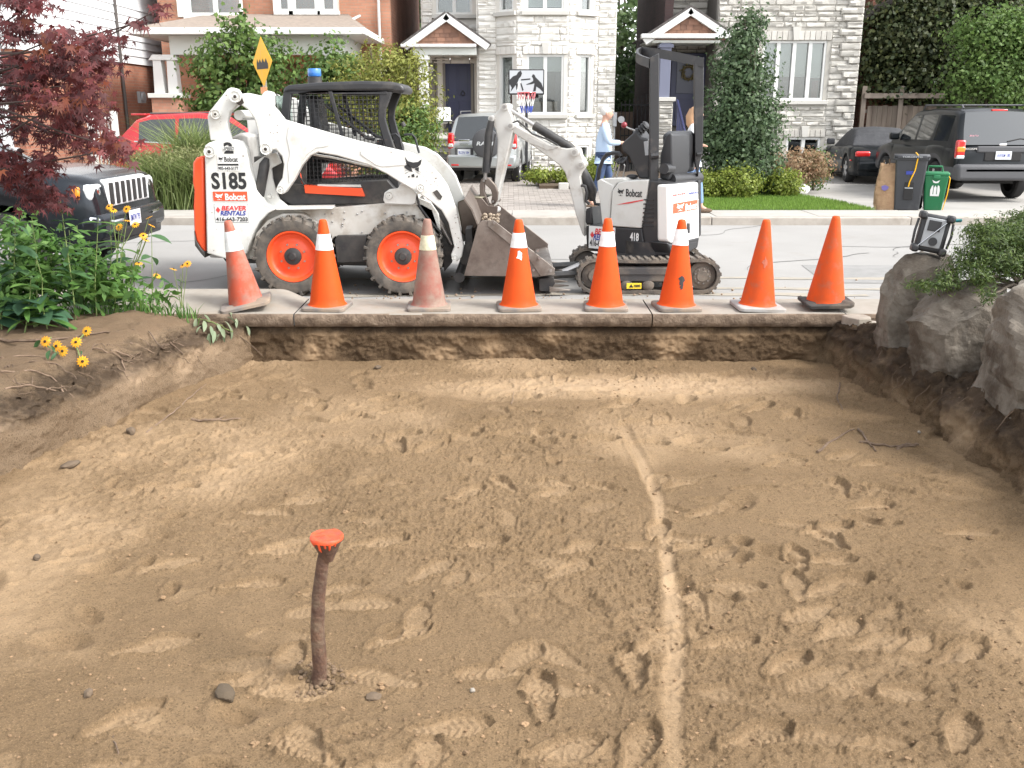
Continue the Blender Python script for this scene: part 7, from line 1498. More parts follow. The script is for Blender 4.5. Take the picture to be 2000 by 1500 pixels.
# ================================================================== PLANTS
def foliage(name, blobs, n, ln, wd, m, parent, clump=.16, seed=1, droop=.0, shell=.5, kind='stuff'):
    """thousands of leaf-sized faces gathered in clumps through the crown's volume"""
    r_ = np.random.RandomState(seed); B = np.array(blobs, float); vol = B[:, 3] * B[:, 4] * B[:, 5]; nc = max(8, n // 22)
    bi = r_.choice(len(B), nc, p=vol / vol.sum()); d = r_.normal(size=(nc, 3)); d /= np.linalg.norm(d, axis=1)[:, None]; rad = r_.rand(nc) ** shell; cc = B[bi, :3] + d * rad[:, None] * B[bi, 3:6]
    li = r_.randint(0, nc, n); sz = clump * (.6 + .8 * r_.rand(nc))[li]; off = r_.normal(size=(n, 3)) * sz[:, None] * np.array([1, 1, .7]); C = cc[li] + off
    out = d[li] + off / clump * .4 + np.array([0, 0, .45]); out /= np.linalg.norm(out, axis=1)[:, None]
    nn = out + r_.normal(size=(n, 3)) * .55; nn /= np.linalg.norm(nn, axis=1)[:, None]; a = r_.normal(size=(n, 3)) + np.array([0, 0, -droop]); a -= nn * (a * nn).sum(1)[:, None]; a /= np.linalg.norm(a, axis=1)[:, None]; b = np.cross(nn, a)
    s = (.6 + .8 * r_.rand(n))[:, None]; A = a * ln / 2 * s; Bq = b * wd / 2 * s; fold = nn * wd * .18 * s
    V = np.stack([C - A, C + Bq - A * .1 + fold, C + A, C - Bq - A * .1 + fold], 1).reshape(-1, 3); F_ = np.arange(n)[:, None] * 4 + np.array([0, 1, 2, 3])[None]
    me = npmesh(name, V - np.array(ORG.get(parent, Vector())), F_); return tag(link(name, me, m, parent), kind=None)
def tree_thing(name, label, cat, base, blobs, n, ln, wd, m, bark, trunk_r=.1, seed=1, clump=.16, limbs=7, group=None, shell=.5, droop=0, top=None):
    t = thing(name, label, cat, base, group); rn = random.Random(seed); B = Vector(base); zt = max(b[2] for b in blobs); cx = sum(b[0] for b in blobs) / len(blobs); cy = sum(b[1] for b in blobs) / len(blobs)
    P = [B + Vector((0, 0, -.1))] + [B.lerp(Vector((cx, cy, zt)), k / 5) + Vector((rn.uniform(-.05, .05), rn.uniform(-.05, .05), 0)) for k in range(1, 6)]
    MB().tube(P, [trunk_r * (1.1 - .95 * k / 5) for k in range(6)], 9).build('trunk', bark, t, smooth=60)
    for k in range(limbs):
        b = blobs[k % len(blobs)]; s0 = P[min(5, 1 + k % 4)]; e = Vector((b[0] + rn.uniform(-.7, .7) * b[3], b[1] + rn.uniform(-.7, .7) * b[4], b[2] + rn.uniform(-.2, .7) * b[5])); md = s0.lerp(e, .5) + Vector((0, 0, .1)); MB().tube([s0, md, e], [trunk_r * .45, trunk_r * .3, trunk_r * .1], 6).build('limb', bark, t, smooth=60)
    foliage('crown', blobs, n, ln, wd, m, t, clump, seed, droop, shell); return t
M_bark = mat('bark', (.10, .08, .06), .95, col2=(.15, .12, .09), nscale=12, bump=.8)
G1 = leafmat('mid green leaves', (.08, .145, .035), (.135, .21, .055)); G2 = leafmat('yellow green leaves', (.17, .20, .04), (.25, .25, .06)); G3 = leafmat('dark green leaves', (.05, .085, .035), (.08, .13, .05)); G4 = leafmat('deep ivy leaves', (.035, .055, .022), (.085, .095, .035))
G5 = leafmat('lime leaves', (.16, .22, .03), (.24, .27, .05)); G6 = leafmat('hornbeam leaves', (.055, .095, .045), (.11, .16, .075)); G7 = leafmat('bright green leaves', (.08, .15, .035), (.14, .21, .055)); G8 = leafmat('beige pink leaves', (.38, .30, .18), (.30, .17, .10)); G9 = leafmat('backlit tree leaves', (.07, .12, .045), (.13, .19, .07))
def bl(px, py, Y, rx, ry, rz): q = onY(px, py, Y); return (q.x, q.y, q.z, rx, ry, rz)
# tree before the brick porch
tree_thing('tree', 'loose green tree in front of the brick house porch, behind the diamond sign', 'tree', (-6.2, 22.3, .03), [bl(470, 70, 22.3, .5, .5, .55), bl(505, 120, 22.3, .85, .6, .7), bl(430, 120, 22.3, .8, .6, .6), bl(420, 185, 22.3, .75, .6, .6), bl(500, 190, 22.3, .9, .6, .75), bl(440, 235, 22.3, .9, .6, .6), bl(530, 240, 22.0, .7, .6, .6)], 8500, .11, .075, G7, M_bark, .09, 3, .15, shell=.6)
tree_thing('shrub', 'tall green shrub between the diamond sign and the yellow-green bush', 'shrub', (-3.9, 22.0, .03), [bl(640, 130, 22, .6, .5, .55), bl(620, 200, 22, .8, .6, .8), bl(660, 120, 22, .4, .4, .45), bl(690, 170, 22, .6, .5, .7)], 5200, .10, .07, G1, M_bark, .06, 4, .14, 5)
tree_thing('shrub', 'big feathery yellow-green bush behind the loader cab', 'shrub', (-2.9, 20.5, .03), [bl(760, 140, 20.5, .85, .7, .6), bl(720, 190, 20.5, .95, .8, .9), bl(790, 210, 20.5, .85, .8, .9), bl(740, 270, 20.5, 1.15, .9, .8), bl(815, 275, 20.5, .55, .7, .6), bl(750, 110, 20.5, .45, .4, .35)], 17000, .085, .035, G2, M_bark, .06, 5, .12, 8, shell=.45)
tree_thing('shrub', 'lower green part of foliage below the yellow-green bush beside the steps', 'shrub', (-2.2, 20.2, .03), [bl(810, 250, 20.1, .5, .5, .55), bl(770, 300, 20.0, .8, .6, .6)], 6000, .085, .035, G1, M_bark, .05, 6, .12, 4)
# columnar tree on the lawn
tree_thing('tree', 'dense dark columnar tree on the front lawn right of the digger', 'tree', (4.72, 19.0, .1), [bl(1465, 45, 19, .22, .22, .35), bl(1450, 90, 19, .42, .4, .45), bl(1455, 145, 19, .55, .5, .5), bl(1440, 205, 19, .62, .6, .5), bl(1450, 260, 19, .74, .7, .55), bl(1450, 315, 19, .76, .7, .5), bl(1400, 270, 19, .4, .4, .5), bl(1500, 220, 19, .3, .3, .35), bl(1410, 130, 19, .25, .25, .3)], 22000, .08, .05, G6, M_bark, .07, 7, .13, 10, shell=.6)
# right side: ivy, lighter tree
ivy = thing('ivy', 'dark ivy and climbing foliage smothering the brick house, upper right', 'ivy', (12, 27.8, .03))
foliage('ivy_leaves', [bl(1760, 70, 28.0, 1.4, .45, 1.1), bl(1850, 60, 28, 1.6, .5, 1.3), bl(1760, 150, 28.0, 1.2, .4, .9), bl(1860, 150, 27.9, 1.6, .5, 1.0), bl(1960, 60, 28, 1.8, .6, 1.5), bl(1830, 10, 28.0, 1.6, .4, .9), bl(1720, 110, 28.1, .5, .3, 1.2), bl(1990, 160, 27.8, 1.2, .6, 1.0)], 36000, .12, .09, G4, ivy, .2, 9, 0, .5)
for k in range(6): q = onY(1740 + k * 45, 240, 28.35); MB().tube([(q.x, 28.35, 0), (q.x + .1, 28.3, 1.2), (q.x - .1, 28.25, 2.6), (q.x + .15, 28.2, 4)], [.05, .045, .035, .02], 6).build('stem', M_bark, ivy)
tree_thing('tree', 'lighter green tree in front of the ivy at the right edge', 'tree', (12.6, 25.5, .03), [bl(1930, 70, 25.5, 1.0, .7, .8), bl(1960, 130, 25.5, 1.1, .7, .8), bl(1900, 160, 25.5, .8, .6, .6), bl(1990, 190, 25.5, 1.0, .7, .6), bl(2040, 60, 25.5, 1, .8, 1)], 14000, .10, .065, G7, M_bark, .1, 10, .2)
# trees glimpsed between and behind the houses
for i, (px, py, Y, r, n, lab) in enumerate(((815, 20, 40, 1.8, 1500, 'tree seen in the narrow gap left of the cream stone house'), (1216, 60, 38, 1.5, 1500, 'pale green tree in the gap between the two stone houses'), (1222, 180, 36, 1.0, 1800, 'darker tree low in the gap between the two stone houses'), (1692, 60, 40, 1.4, 1100, 'tree in the sliver between the grey stone house and the ivy house'), (1700, 190, 38, 1.2, 1500, 'low green bush beyond the wooden fence'))):
    q = onY(px, py, Y); tree_thing('tree', lab, 'tree', (q.x, Y, .0), [(q.x, Y, q.z, r * .7, r, r), (q.x + .5, Y + 1, q.z + r, r * .6, r * .8, r), (q.x - .3, Y, q.z - r, r * .5, r * .7, r * .8)], n, .22, .15, G9 if i != 2 else G3, M_bark, .15, 20 + i, .3, 5)
# clipped bushes along the lawn
GB = 'clipped round bushes along the lawn bed'
for i, (px, py, Y, r, mm, lab) in enumerate(((1384, 362, 18.3, .33, G5, 'lime bush half hidden by the digger seat'), (1440, 364, 18.2, .42, G5, 'wide lime round bush left of centre before the columnar tree'), (1530, 358, 18.6, .36, G5, 'tall lime round bush beside the white stone block'), (1165, 322, 22.0, .42, G5, 'lime bush under the basement window behind the walking man'))):
    q = onY(px, py, Y); tree_thing('bush', lab, 'bush', (q.x, Y, .1), [(q.x, Y, .1 + r * .72, r, r, r * .72)], 3200, .05, .032, mm, M_bark, .03, 30 + i, .07, 4, GB if i < 3 else None, shell=.3)
q = onY(1562, 322, 20.5); tree_thing('bush', 'feathery beige and pink shrub below the basement window', 'bush', (q.x, 20.5, .1), [(q.x - .15, 20.5, .55, .55, .4, .38), (q.x + .25, 20.5, .6, .4, .4, .35)], 4500, .07, .03, G8, M_bark, .03, 40, .09, 4)
q = onY(1592, 322, 21.3); tree_thing('bush', 'small green bush at the right corner of the grey stone house', 'bush', (q.x, 21.3, .1), [(q.x, 21.3, .5, .32, .35, .42)], 2200, .05, .035, G7, M_bark, .03, 41, .08, 3)
q = onY(1490, 350, 18.7); tree_thing('bush', 'dark low foliage between the lime bushes under the columnar tree', 'bush', (q.x, 18.9, .1), [(q.x, 18.9, .35, .35, .3, .3), (q.x - .9, 19.0, .35, .3, .3, .3)], 2000, .07, .045, G3, M_bark, .03, 42, .09, 3)
q = onY(1070, 328, 22.0); tree_thing('bush', 'low variegated ground-cover behind the digger boom', 'bush', (q.x, 22.0, .14), [(q.x - .2, 22, .3, .35, .3, .15), (q.x + .35, 22.1, .28, .35, .3, .14)], 2600, .055, .04, G5, M_bark, .02, 43, .08, 3)
MB().box2((3.0, 19.45, .03), (5.6, 22, .13)).build('planting_bed', mat('bark mulch', (.06, .04, .03), .95, bump=.6), None, kind='structure')
rock('stone_block', (onZ(1565, 378, .12).x, onZ(1565, 378, .12).y - .02, .20), (.30, .22, .2), 51, mat('white stone block', (.6, .58, .55), .85, bump=.3), 'white stone block at the corner of the lawn', 'stone', sub=3, flat=.4)
# ornamental grasses
def tuft(name, label, x0, x1, y0, y1, n, h, m, lean=.8, curve=.2):
    t = thing(name, label, 'ornamental grass', ((x0 + x1) / 2, (y0 + y1) / 2, .03)); pts = [(random.gauss((x0 + x1) / 2, (x1 - x0) / 4), random.gauss((y0 + y1) / 2, (y1 - y0) / 4), .03) for _ in range(n)]; blades('grass_blades', pts, h, .022, m, None, lean, t, kind='stuff', curve=curve); return t
GG = leafmat('grass clump', (.13, .19, .05), (.24, .28, .11)); GS = leafmat('seed heads', (.26, .25, .12), (.17, .20, .07))
a, c = onZ(285, 418, .05), onZ(405, 418, .05)
tuft('ornamental_grass', 'tall green grass clump beside the red suv', onY(350, 300, 18).x, onY(412, 300, 18).x, 17.6, 18.4, 1000, 1.35, GG, .7, .3)
for k in range(4): x0 = onY(268 + k * 36, 400, 16.4).x; t = tuft('ornamental_grass', ('feathery pale grass clump at the left end of the verge row', 'feathery pale grass clump second from the left in the verge row', 'feathery pale grass clump third from the left in the verge row', 'feathery pale grass clump next to the loader rear bumper')[k], x0, x0 + .55, 16.1, 16.8, 900, .85, GG, .8, .25); foliage('seed_heads', [(x0 + .27, 16.45, .85, .35, .3, .22)], 1300, .07, .018, GS, t, .1, 60 + k, -.6, .4)
# ---- red japanese maple
MR = leafmat('red maple leaves', (.06, .013, .014), (.13, .03, .03), .45, .3, .6); MR2 = leafmat('rusty maple leaves', (.12, .022, .010), (.15, .045, .02), .4, .4)
def maple_leaf(seed):
    rn = random.Random(seed); b = MB(); tips = [(-118, .42), (-78, .68), (-38, .92), (0, 1.), (38, .92), (78, .68), (118, .42)]; vs = [(0, 0, 0)]; fs = []
    for a, L in tips: a = R(a + rn.uniform(-6, 6)); L *= rn.uniform(.9, 1.05); vs += [(.30 * math.cos(a - .27), .30 * math.sin(a - .27), -.01), (.58 * L * math.cos(a - .11), .58 * L * math.sin(a - .11), -.03), (L * math.cos(a), L * math.sin(a), -.2 * L), (.58 * L * math.cos(a + .11), .58 * L * math.sin(a + .11), -.03)]
    for k in range(7): i = 1 + 4 * k; nx = i + 4 if k < 6 else None; fs += [(0, i, i + 1, i + 3), (i + 1, i + 2, i + 3)]; fs += [(0, i + 3, nx)] if nx else []
    vs += [(-.35, 0, -.02)]; me = bpy.data.meshes.new('leaf'); me.from_pydata(vs[:-1], [], fs); me.update(); me.materials.append(MR if seed % 3 else MR2); return me
ml = [maple_leaf(i) for i in range(6)]; rn = random.Random(12)
t = thing('red_maple', 'dark red japanese maple with star-shaped leaves filling the upper left corner', 'tree', (-4.75, 6.3, .1))
ctr = [(30, 60), (110, 75), (180, 85), (235, 75), (60, 130), (130, 140), (195, 130), (20, 190), (90, 195), (150, 200), (180, 225), (40, 250), (110, 260), (170, 280), (215, 285), (20, 310), (80, 320), (60, 370), (100, 385), (10, 140), (60, 10), (20, -10), (270, 45), (310, 18), (140, 100), (160, 165), (30, 340), (230, 290), (60, 170), (130, 230)]
L_ = []; cl = []
for (px, py) in ctr:
    Y = rn.uniform(5.3, 6.5); cl.append(onY(px, py, Y)); n = 88 if px < 230 else 20
    for i in range(n):
        q = onY(px + rn.gauss(0, 22 if px < 230 else 12), py + rn.gauss(0, 15 if px < 230 else 8), Y + rn.gauss(0, .18)); L_.append(q)
for i in range(700): px = rn.uniform(-520, 10); q = onY(px, rn.uniform(-150, 340), rn.uniform(5.0, 7.5)); L_.append(q)
T = [(q, (R(rn.uniform(-35, 35)), R(rn.uniform(15, 75)), R(rn.gauss(-80, 60))), (rn.uniform(.045, .075),) * 3, rn.randrange(6)) for q in L_]; T.sort(key=lambda x: (x[0].x < -4.6, x[0].y))
pieces(t, 'leaf', ml, T, MR, 300, 'foliage'); 
P0 = Vector((-4.75, 6.3, 0)); MB().tube([P0, P0 + Vector((.05, 0, .6)), P0 + Vector((-.05, 0, 1.3)), P0 + Vector((.1, 0, 2.0))], [.08, .065, .05, .03], 10).build('trunk', M_bark, t, smooth=60)
for c_ in cl: s0 = P0 + Vector((0, 0, rn.uniform(.7, 1.9))); md = s0.lerp(c_, .5) + Vector((0, 0, .15)); MB().tube(wob([s0, md, c_], 4, .03, rn), [.014 * (1 - .09 * k) for k in range(9)], 5).build('limb', mat('dark maple bark', (.05, .035, .03), .9), t)
# ---- garden plants on the left bank
def lance(w_, curl=.25, n=5, tip=1.):
    b = MB(); rows = []
    for i in range(n + 1): s = i / n; ww = w_ * math.sin(math.pi * min(1, s * .92 + .06)) ** .8 * (1 if i < n else 0) + .004; z = -curl * s * s; rows.append([(s, -ww, z + ww * .35), (s, 0, z), (s, ww, z + ww * .35)])
    b.grid(rows); me = b.mesh('leaf'); me.polygons.foreach_set('use_smooth', [True] * len(me.polygons)); return me
GL = leafmat('garden leaves', (.07, .16, .035), (.13, .24, .055), .3, .4); GLd = leafmat('broad dark leaves', (.03, .08, .03), (.06, .13, .045), .25, .3); GH = leafmat('hosta leaves', (.04, .10, .055), (.06, .13, .07), .15, .3); GW = leafmat('wilted leaves', (.16, .21, .12), (.26, .30, .19), .2, .3)
ln1, ln2, hst = lance(.13), lance(.2, .35), lance(.36, .3, 7)
for me, mm in ((ln1, GL), (ln2, GLd), (hst, GH)): me.materials.append(mm)
ln3 = lance(.17, .3); ln3.materials.append(GW)
M_stem = mat('green stem', (.17, .22, .07), .7, col2=(.13, .17, .05), nscale=20); MY = leafmat('yellow petals', (.80, .34, .01), (.80, .42, .015), .1, .3); M_eye = mat('dark flower eye', (.03, .012, .008), .9)
pet = MB()
for k in range(12):
    a = 2 * math.pi * k / 12; d = Vector((math.cos(a), math.sin(a), 0)); e = Vector((-d.y, d.x, 0)); pet.add([d * .18 - e * .05, d * .7 - e * .15 + Vector((0, 0, -.05)), d * 1.0 + Vector((0, 0, -.2)), d * .7 + e * .15 + Vector((0, 0, -.05)), d * .18 + e * .05], [(0, 1, 2, 3, 4)])
ME_PET = pet.mesh('flower'); ME_PET.materials.append(MY); ME_EYE = MB().ball((0, 0, .05), .24, (1, 1, .8), 10, 6).mesh('flower_centre'); ME_EYE.materials.append(M_eye)
def flower(parent, p, r, rot):
    o = bpy.data.objects.new('flower', ME_PET); COL.objects.link(o); o.parent = parent; o.location = Vector(p) - ORG.get(parent, Vector()); o.rotation_euler = rot; o.scale = (r, r, r)
    c = bpy.data.objects.new('flower_centre', ME_EYE); COL.objects.link(c); c.parent = o
def leaf(parent, me, p, rot, s):
    o = bpy.data.objects.new('leaf', me); COL.objects.link(o); o.parent = parent; o.location = Vector(p) - ORG.get(parent, Vector()); o.rotation_euler = rot; o.scale = (s, s, s)
def plant(label, base, tip, n, me, ls, rn, cat='plant', flowers=(), group=None, r=.006, start=.12, name='flowering_plant', whorl=2, up=-15):
    b = onZ(*base, .1) if isinstance(base, tuple) else base; b.z = ground_z(b.x, b.y) - .02; tp = onY(*tip, b.y + rn.uniform(-.05, .1)) if isinstance(tip, tuple) else tip
    t = thing(name, label, cat, b, group); P = [b, b.lerp(tp, .35) + Vector((rn.uniform(-.02, .02), 0, 0)), b.lerp(tp, .7) + Vector((rn.uniform(-.02, .02), 0, 0)), tp]; MB().tube(P, [r, r * .85, r * .6, r * .3], 6).build('stem', M_stem, t, smooth=60)
    for k in range(n):
        s = start + (1 - start) * (k + .5) / n; q = b.lerp(tp, s); a0 = k * 1.57 + rn.uniform(-.4, .4)
        for j in range(whorl): leaf(t, me, q, (R(rn.uniform(-25, 25)), R(up + rn.uniform(-25, 30)), a0 + j * 2 * math.pi / whorl), ls * (1.15 - .6 * s) * rn.uniform(.8, 1.2))
    for (fx, fy) in flowers:
        fp = onY(fx, fy, b.y + rn.uniform(-.12, .12)); m0 = b.lerp(tp, rn.uniform(.35, .8)); MB().tube([m0, m0.lerp(fp, .6) + Vector((0, 0, -.01)), fp], [.0035, .003, .0025], 5).build('flower_stalk', M_stem, t); flower(t, fp, .036, (R(rn.uniform(-10, 60)), R(rn.uniform(-30, 30)), 0))
    return t
rn = random.Random(31); GP = 'leafy garden plants on the left bank'
spots = [((30, 640), (30, 430)), ((75, 636), (62, 425)), ((110, 622), (100, 470)), ((150, 640), (118, 392)), ((168, 612), (150, 440)), ((190, 632), (192, 425)), ((215, 604), (215, 430)), ((60, 606), (40, 450)), ((20, 600), (15, 450)), ((135, 600), (135, 450)), ((245, 600), (238, 475)), ((95, 655), (70, 500)), ((5, 655), (-10, 470)), ((-60, 650), (-60, 460)), ((262, 596), (262, 500)), ((180, 596), (175, 470)), ((48, 660), (60, 540)), ((-120, 640), (-120, 450))]
for i, (b_, t_) in enumerate(spots): plant('leafy green stem in the dense clump on the left bank', b_, t_, 9 if i != 3 else 13, ln1 if i % 3 else ln2, .23 if i != 3 else .16, rn, group=GP, name='leafy_plant')
plant('tall broad-leaved plant at the right side of the clump, by the loader rear', (285, 590), (296, 440), 5, ln2, .24, rn, name='leafy_plant', start=.2, up=-5)
plant('yellow coneflower plant with most of the blooms before the suv grille', (222, 612), (232, 440), 5, ln1, .12, rn, flowers=((213, 403), (221, 410), (247, 408), (232, 443), (264, 438), (248, 430)))
plant('yellow coneflower plant leaning right with blooms near the licence plate', (228, 606), (275, 470), 4, ln1, .11, rn, flowers=((285, 468), (291, 424), (297, 440), (280, 460), (271, 514)))
plant('small yellow-flowered stem leaning out over the road', (225, 606), (290, 555), 3, ln1, .08, rn, flowers=((307, 538),))
plant('small weed with three tiny yellow flowers left of the first cone', (346, 596), (352, 535), 5, ln2, .09, rn, flowers=((339, 525), (357, 518), (366, 515)), name='weed')
rn2 = random.Random(5)
for (lab, bx, ls) in (('hosta with large blue-green leaves at the lower left of the bank', (8, 640), ((-30, 600, 0), (12, 590, 2.7), (25, 610, .2), (-5, 580, 1.5), (30, 590, .8))), ('hosta with drooping broad leaves below the leafy stems', (72, 645), ((95, 600, -.2), (110, 615, -.5), (60, 600, 2.9), (80, 590, 1.2), (100, 590, .6)))):
    b_ = onZ(bx[0], bx[1], .12); b_.z = ground_z(b_.x, b_.y); t = thing('hosta', lab, 'plant', b_)
    for k in range(11): a = k * .62 - .9; leaf(t, hst, b_ + Vector((.03 * math.cos(a), .03 * math.sin(a), .08 + .012 * k)), (R(rn2.uniform(-15, 15)), R(rn2.uniform(-35, 5)), a), rn2.uniform(.2, .3))
    MB().tube([b_ - Vector((0, 0, .03)), b_ + Vector((0, 0, .1))], .02, 6).build('crown_stem', M_stem, t)
# low leaves and grass tufts at the back of the bank
pts = []
for i in range(900): q = onZ(rn.uniform(-150, 385), rn.uniform(585, 625), .1); pts.append((q.x, q.y, ground_z(q.x, q.y)))
blades('bank_weeds', pts, .12, .012, GL, 'low weeds and grass along the strip edge behind the left bank plants', .9)
undergrowth = thing('undergrowth', 'dense low foliage filling in between the stems on the left bank', 'undergrowth', (-3.6, 7.0, .1)); foliage('undergrowth_leaves', [bl(60, 560, 7.2, .5, .3, .22), bl(160, 560, 7.3, .45, .3, .22), bl(-60, 560, 7.1, .5, .4, .25), bl(120, 500, 7.4, .4, .25, .2), bl(30, 480, 7.4, .4, .25, .22), bl(210, 560, 7.3, .25, .2, .15), bl(300, 580, 7.5, .3, .1, .06)] , 2600, .085, .035, GL, undergrowth, .08, 70)
# fallen flower stems and a torn branch on the bank face
def fallen(label, pl, leaves, fl, me=ln3, s=.09, name='torn_branch', cat='branch', m=None):
    P = [hit(x, y, .03) for x, y in pl]; t = thing(name, label, cat, P[0]); MB().tube(wob(P, 4, .006), .005, 5).build('stem', m or M_stem, t)
    for x, y, a in leaves: q = hit(x, y, .035); q.z += .02; leaf(t, me, q, (R(rnd.uniform(-40, 40)), R(rnd.uniform(10, 60)), a), s * rnd.uniform(.8, 1.3))
    for x, y in fl: q = hit(x, y, .05); d = (Vector((0, 0, CZ)) - q).normalized(); q += d * .03; flower(t, q, .042, (R(rnd.uniform(55, 85)), R(rnd.uniform(-15, 15)), R(rnd.uniform(-20, 20))))
fallen('torn leafy branch with pale leaves draped over the end of the left bank', [(362, 608), (390, 630), (425, 640), (455, 655)], [(x, y, a) for x, y, a in ((385, 635, -1.7), (400, 640, -1.2), (395, 650, -2), (412, 650, -1), (420, 660, -1.4), (430, 665, -1.8), (440, 640, -.4), (450, 650, -.9), (410, 665, -1.6), (425, 645, -.7), (440, 668, -1.5), (400, 628, .4), (445, 632, .2), (435, 655, -1.2))], ())
fallen('small torn sprig of pale leaves above the loader-side corner of the pit', [(425, 600), (455, 620), (475, 640)], [(450, 622, -.8), (462, 635, -1.2), (470, 628, .3), (480, 645, -.8), (476, 620, .8), (488, 632, .1), (484, 650, -1), (458, 615, .6)], (), s=.08)
fallen('fallen black-eyed yellow flower stem lying on the left bank face', [(100, 668), (92, 682), (118, 700)], [(80, 680, 2.8), (105, 690, -1), (100, 700, -1.5), (112, 705, -1.8)], ((90, 681), (124, 700), (112, 690)), me=ln2, s=.07, name='fallen_flower', cat='flower')
fallen('fallen black-eyed yellow flowers right of the others on the left bank face', [(170, 655), (150, 680), (160, 715)], [(160, 700, -1)], ((170, 660), (150, 682), (163, 720)), me=ln2, s=.04, name='fallen_flower', cat='flower')
# juniper over the boulders
t = thing('juniper', 'spreading green juniper hanging over the boulders at the right edge', 'juniper', (3.6, 6.5, .5)); GJ = leafmat('juniper needles', (.04, .075, .018), (.10, .14, .03), .35, .25)
jb = [(1805, 560, 6.3, .10, .12, .05), (1840, 550, 6.35, .12, .15, .06), (1885, 520, 6.4, .13, .2, .09), (1925, 470, 6.5, .13, .25, .10), (1940, 450, 6.6, .2, .3, .08), (1930, 500, 6.4, .2, .25, .12), (1990, 460, 6.6, .22, .3, .10), (1970, 520, 6.4, .2, .25, .09), (1915, 540, 6.2, .10, .15, .09), (1930, 580, 6.05, .06, .1, .06), (2050, 480, 6.5, .35, .4, .16), (1860, 555, 6.3, .1, .1, .05), (2020, 430, 6.8, .2, .3, .06)]
foliage('needles', [bl(*b_[:3], *b_[3:]) for b_ in jb], 26000, .034, .007, GJ, t, .03, 80, -.2, .6)
o0 = Vector((3.75, 6.7, .45))
for b_ in jb: e = onY(*b_[:3]); MB().tube(wob([o0, o0.lerp(e, .5) + Vector((0, 0, .06)), e], 4, .01, rn), [.02 * (1 - .1 * k) for k in range(9)], 6).build('limb', M_bark, t)
# ================================================================== SMALL THINGS, PEOPLE
# rough-road sign
Y = 17.0; c = onY(512.5, 121, Y); hh = (onY(512, 72, Y).z - onY(512, 170, Y).z) / 2; ag = R(52)
t = thing('road_sign', 'yellow diamond bump warning sign on a post behind the loader', 'sign', (c.x, Y, .1)); U = Vector((math.cos(ag), -math.sin(ag), 0)); Nn = U.cross(VZ); cc = Vector((c.x, Y, c.z)); M_yel = mat('sign yellow', (.85, .45, .012), .4)
w_ = hh * .98
def diamond(k, o_, m, name, th=.004): b = MB(); b.prism3([cc + U * w_ * k + Nn * o_, cc + VZ * hh * k + Nn * o_, cc - U * w_ * k + Nn * o_, cc - VZ * hh * k + Nn * o_], Nn * th); return b.build(name, m, t)
diamond(1, 0, M_yel, 'sign_face'); MB().box2((c.x - .03, Y + .03, .1), (c.x + .03, Y + .08, c.z + .2)).build('post', mat('sign post', (.35, .36, .36), .5, metal=.5), t)
shape2d([[(0, 1), (0, .45), (.06, 0), (.18, .4), (.3, .05), (.43, .4), (.56, .0), (.7, .4), (.84, .0), (.95, .4), (1, .5), (1, 1)]], cc + Nn * .005 - VZ * .03, U, VZ, w_ * 1.15, hh * .42, M_ink, t, 'bump_symbol')
c2 = onY(520, 177, Y); MB().prism3([Vector((c.x, Y, c2.z)) - U * .12 - VZ * .05 + Nn * .01, Vector((c.x, Y, c2.z)) + U * .14 - VZ * .05 + Nn * .01, Vector((c.x, Y, c2.z)) + U * .14 + VZ * .06 + Nn * .01, Vector((c.x, Y, c2.z)) - U * .12 + VZ * .06 + Nn * .01], Nn * .004).build('tab', M_ambl, t)
# basketball hoop
Y = 24.0; a, c = onY(993, 135, Y), onY(1063, 185, Y); t = thing('basketball_hoop', 'portable basketball hoop with photo-print backboard in front of the cream house bay', 'basketball hoop', ((a.x + c.x) / 2, Y, .05)); mx, mz = (a.x + c.x) / 2, (a.z + c.z) / 2
MB().box2((a.x, Y, c.z), (c.x, Y + .05, a.z)).build('backboard', M_blk, t, bevel=.02); bb_ = MB().box2((a.x + .03, Y - .004, c.z + .035), (c.x - .03, Y - .001, a.z - .03)).build('print', mat('backboard print', (.45, .47, .49), .5), t)
W_, H_ = (c.x - a.x - .06), (a.z - c.z - .065); ctr_ = Vector((mx, Y - .0045, mz))
shape2d([[(0, .4), (.1, .25), (.2, .2), (.26, .06), (.33, .0), (.37, .12), (.34, .25), (.28, .35), (.24, .5), (.2, .6), (.1, .8), (.02, .95), (.06, .75), (.0, .6)], [(.34, .38), (.62, .34), (.62, .40), (.34, .44)], [(.18, .6), (.24, .55), (.26, .8), (.2, .85)], [(.3, .5), (.35, .55), (.42, .85), (.38, .9)]], ctr_, UX, VZ, W_, H_, M_ink, t, 'print_figure')
shape2d([[(1, .75), (.95, .55), (.85, .4), (.78, .3), (.74, .18), (.69, .16), (.66, .26), (.7, .36), (.7, .46), (.6, .54), (.5, .60), (.5, .63), (.66, .6), (.74, .56), (.72, .75), (.7, .92), (.78, .9), (.8, .7), (.9, .8), (1, .95)]], ctr_, UX, VZ, W_, H_, M_ink, t, 'print_figure')
shape2d([[(.27, .45), (.33, .5), (.3, .7), (.26, .9), (.22, .9)]], ctr_ - Vector((0, .002, 0)), UX, VZ, W_, H_, M_stk, t, 'print_shorts')
MB().tube([(mx + .0, Y + .12, mz + .1), (mx + .02, Y + .14, .1)], .035, 10).build('pole', M_blk, t); MB().box2((mx - .1, Y + .03, mz - .1), (mx + .12, Y + .16, mz + .1)).build('bracket', M_blk, t)
MB().box2((mx - .35, Y - .1, .06), (mx + .4, Y + .7, .2)).build('base', M_blk, t, bevel=.05); rc = Vector((mx, Y - .28, c.z + .04)); b = MB(); b.tube([rc + Vector((.22 * math.cos(a_), .22 * math.sin(a_), 0)) for a_ in np.linspace(0, 2 * math.pi, 25)], .011, 6); b.build('rim', M_redl, t)
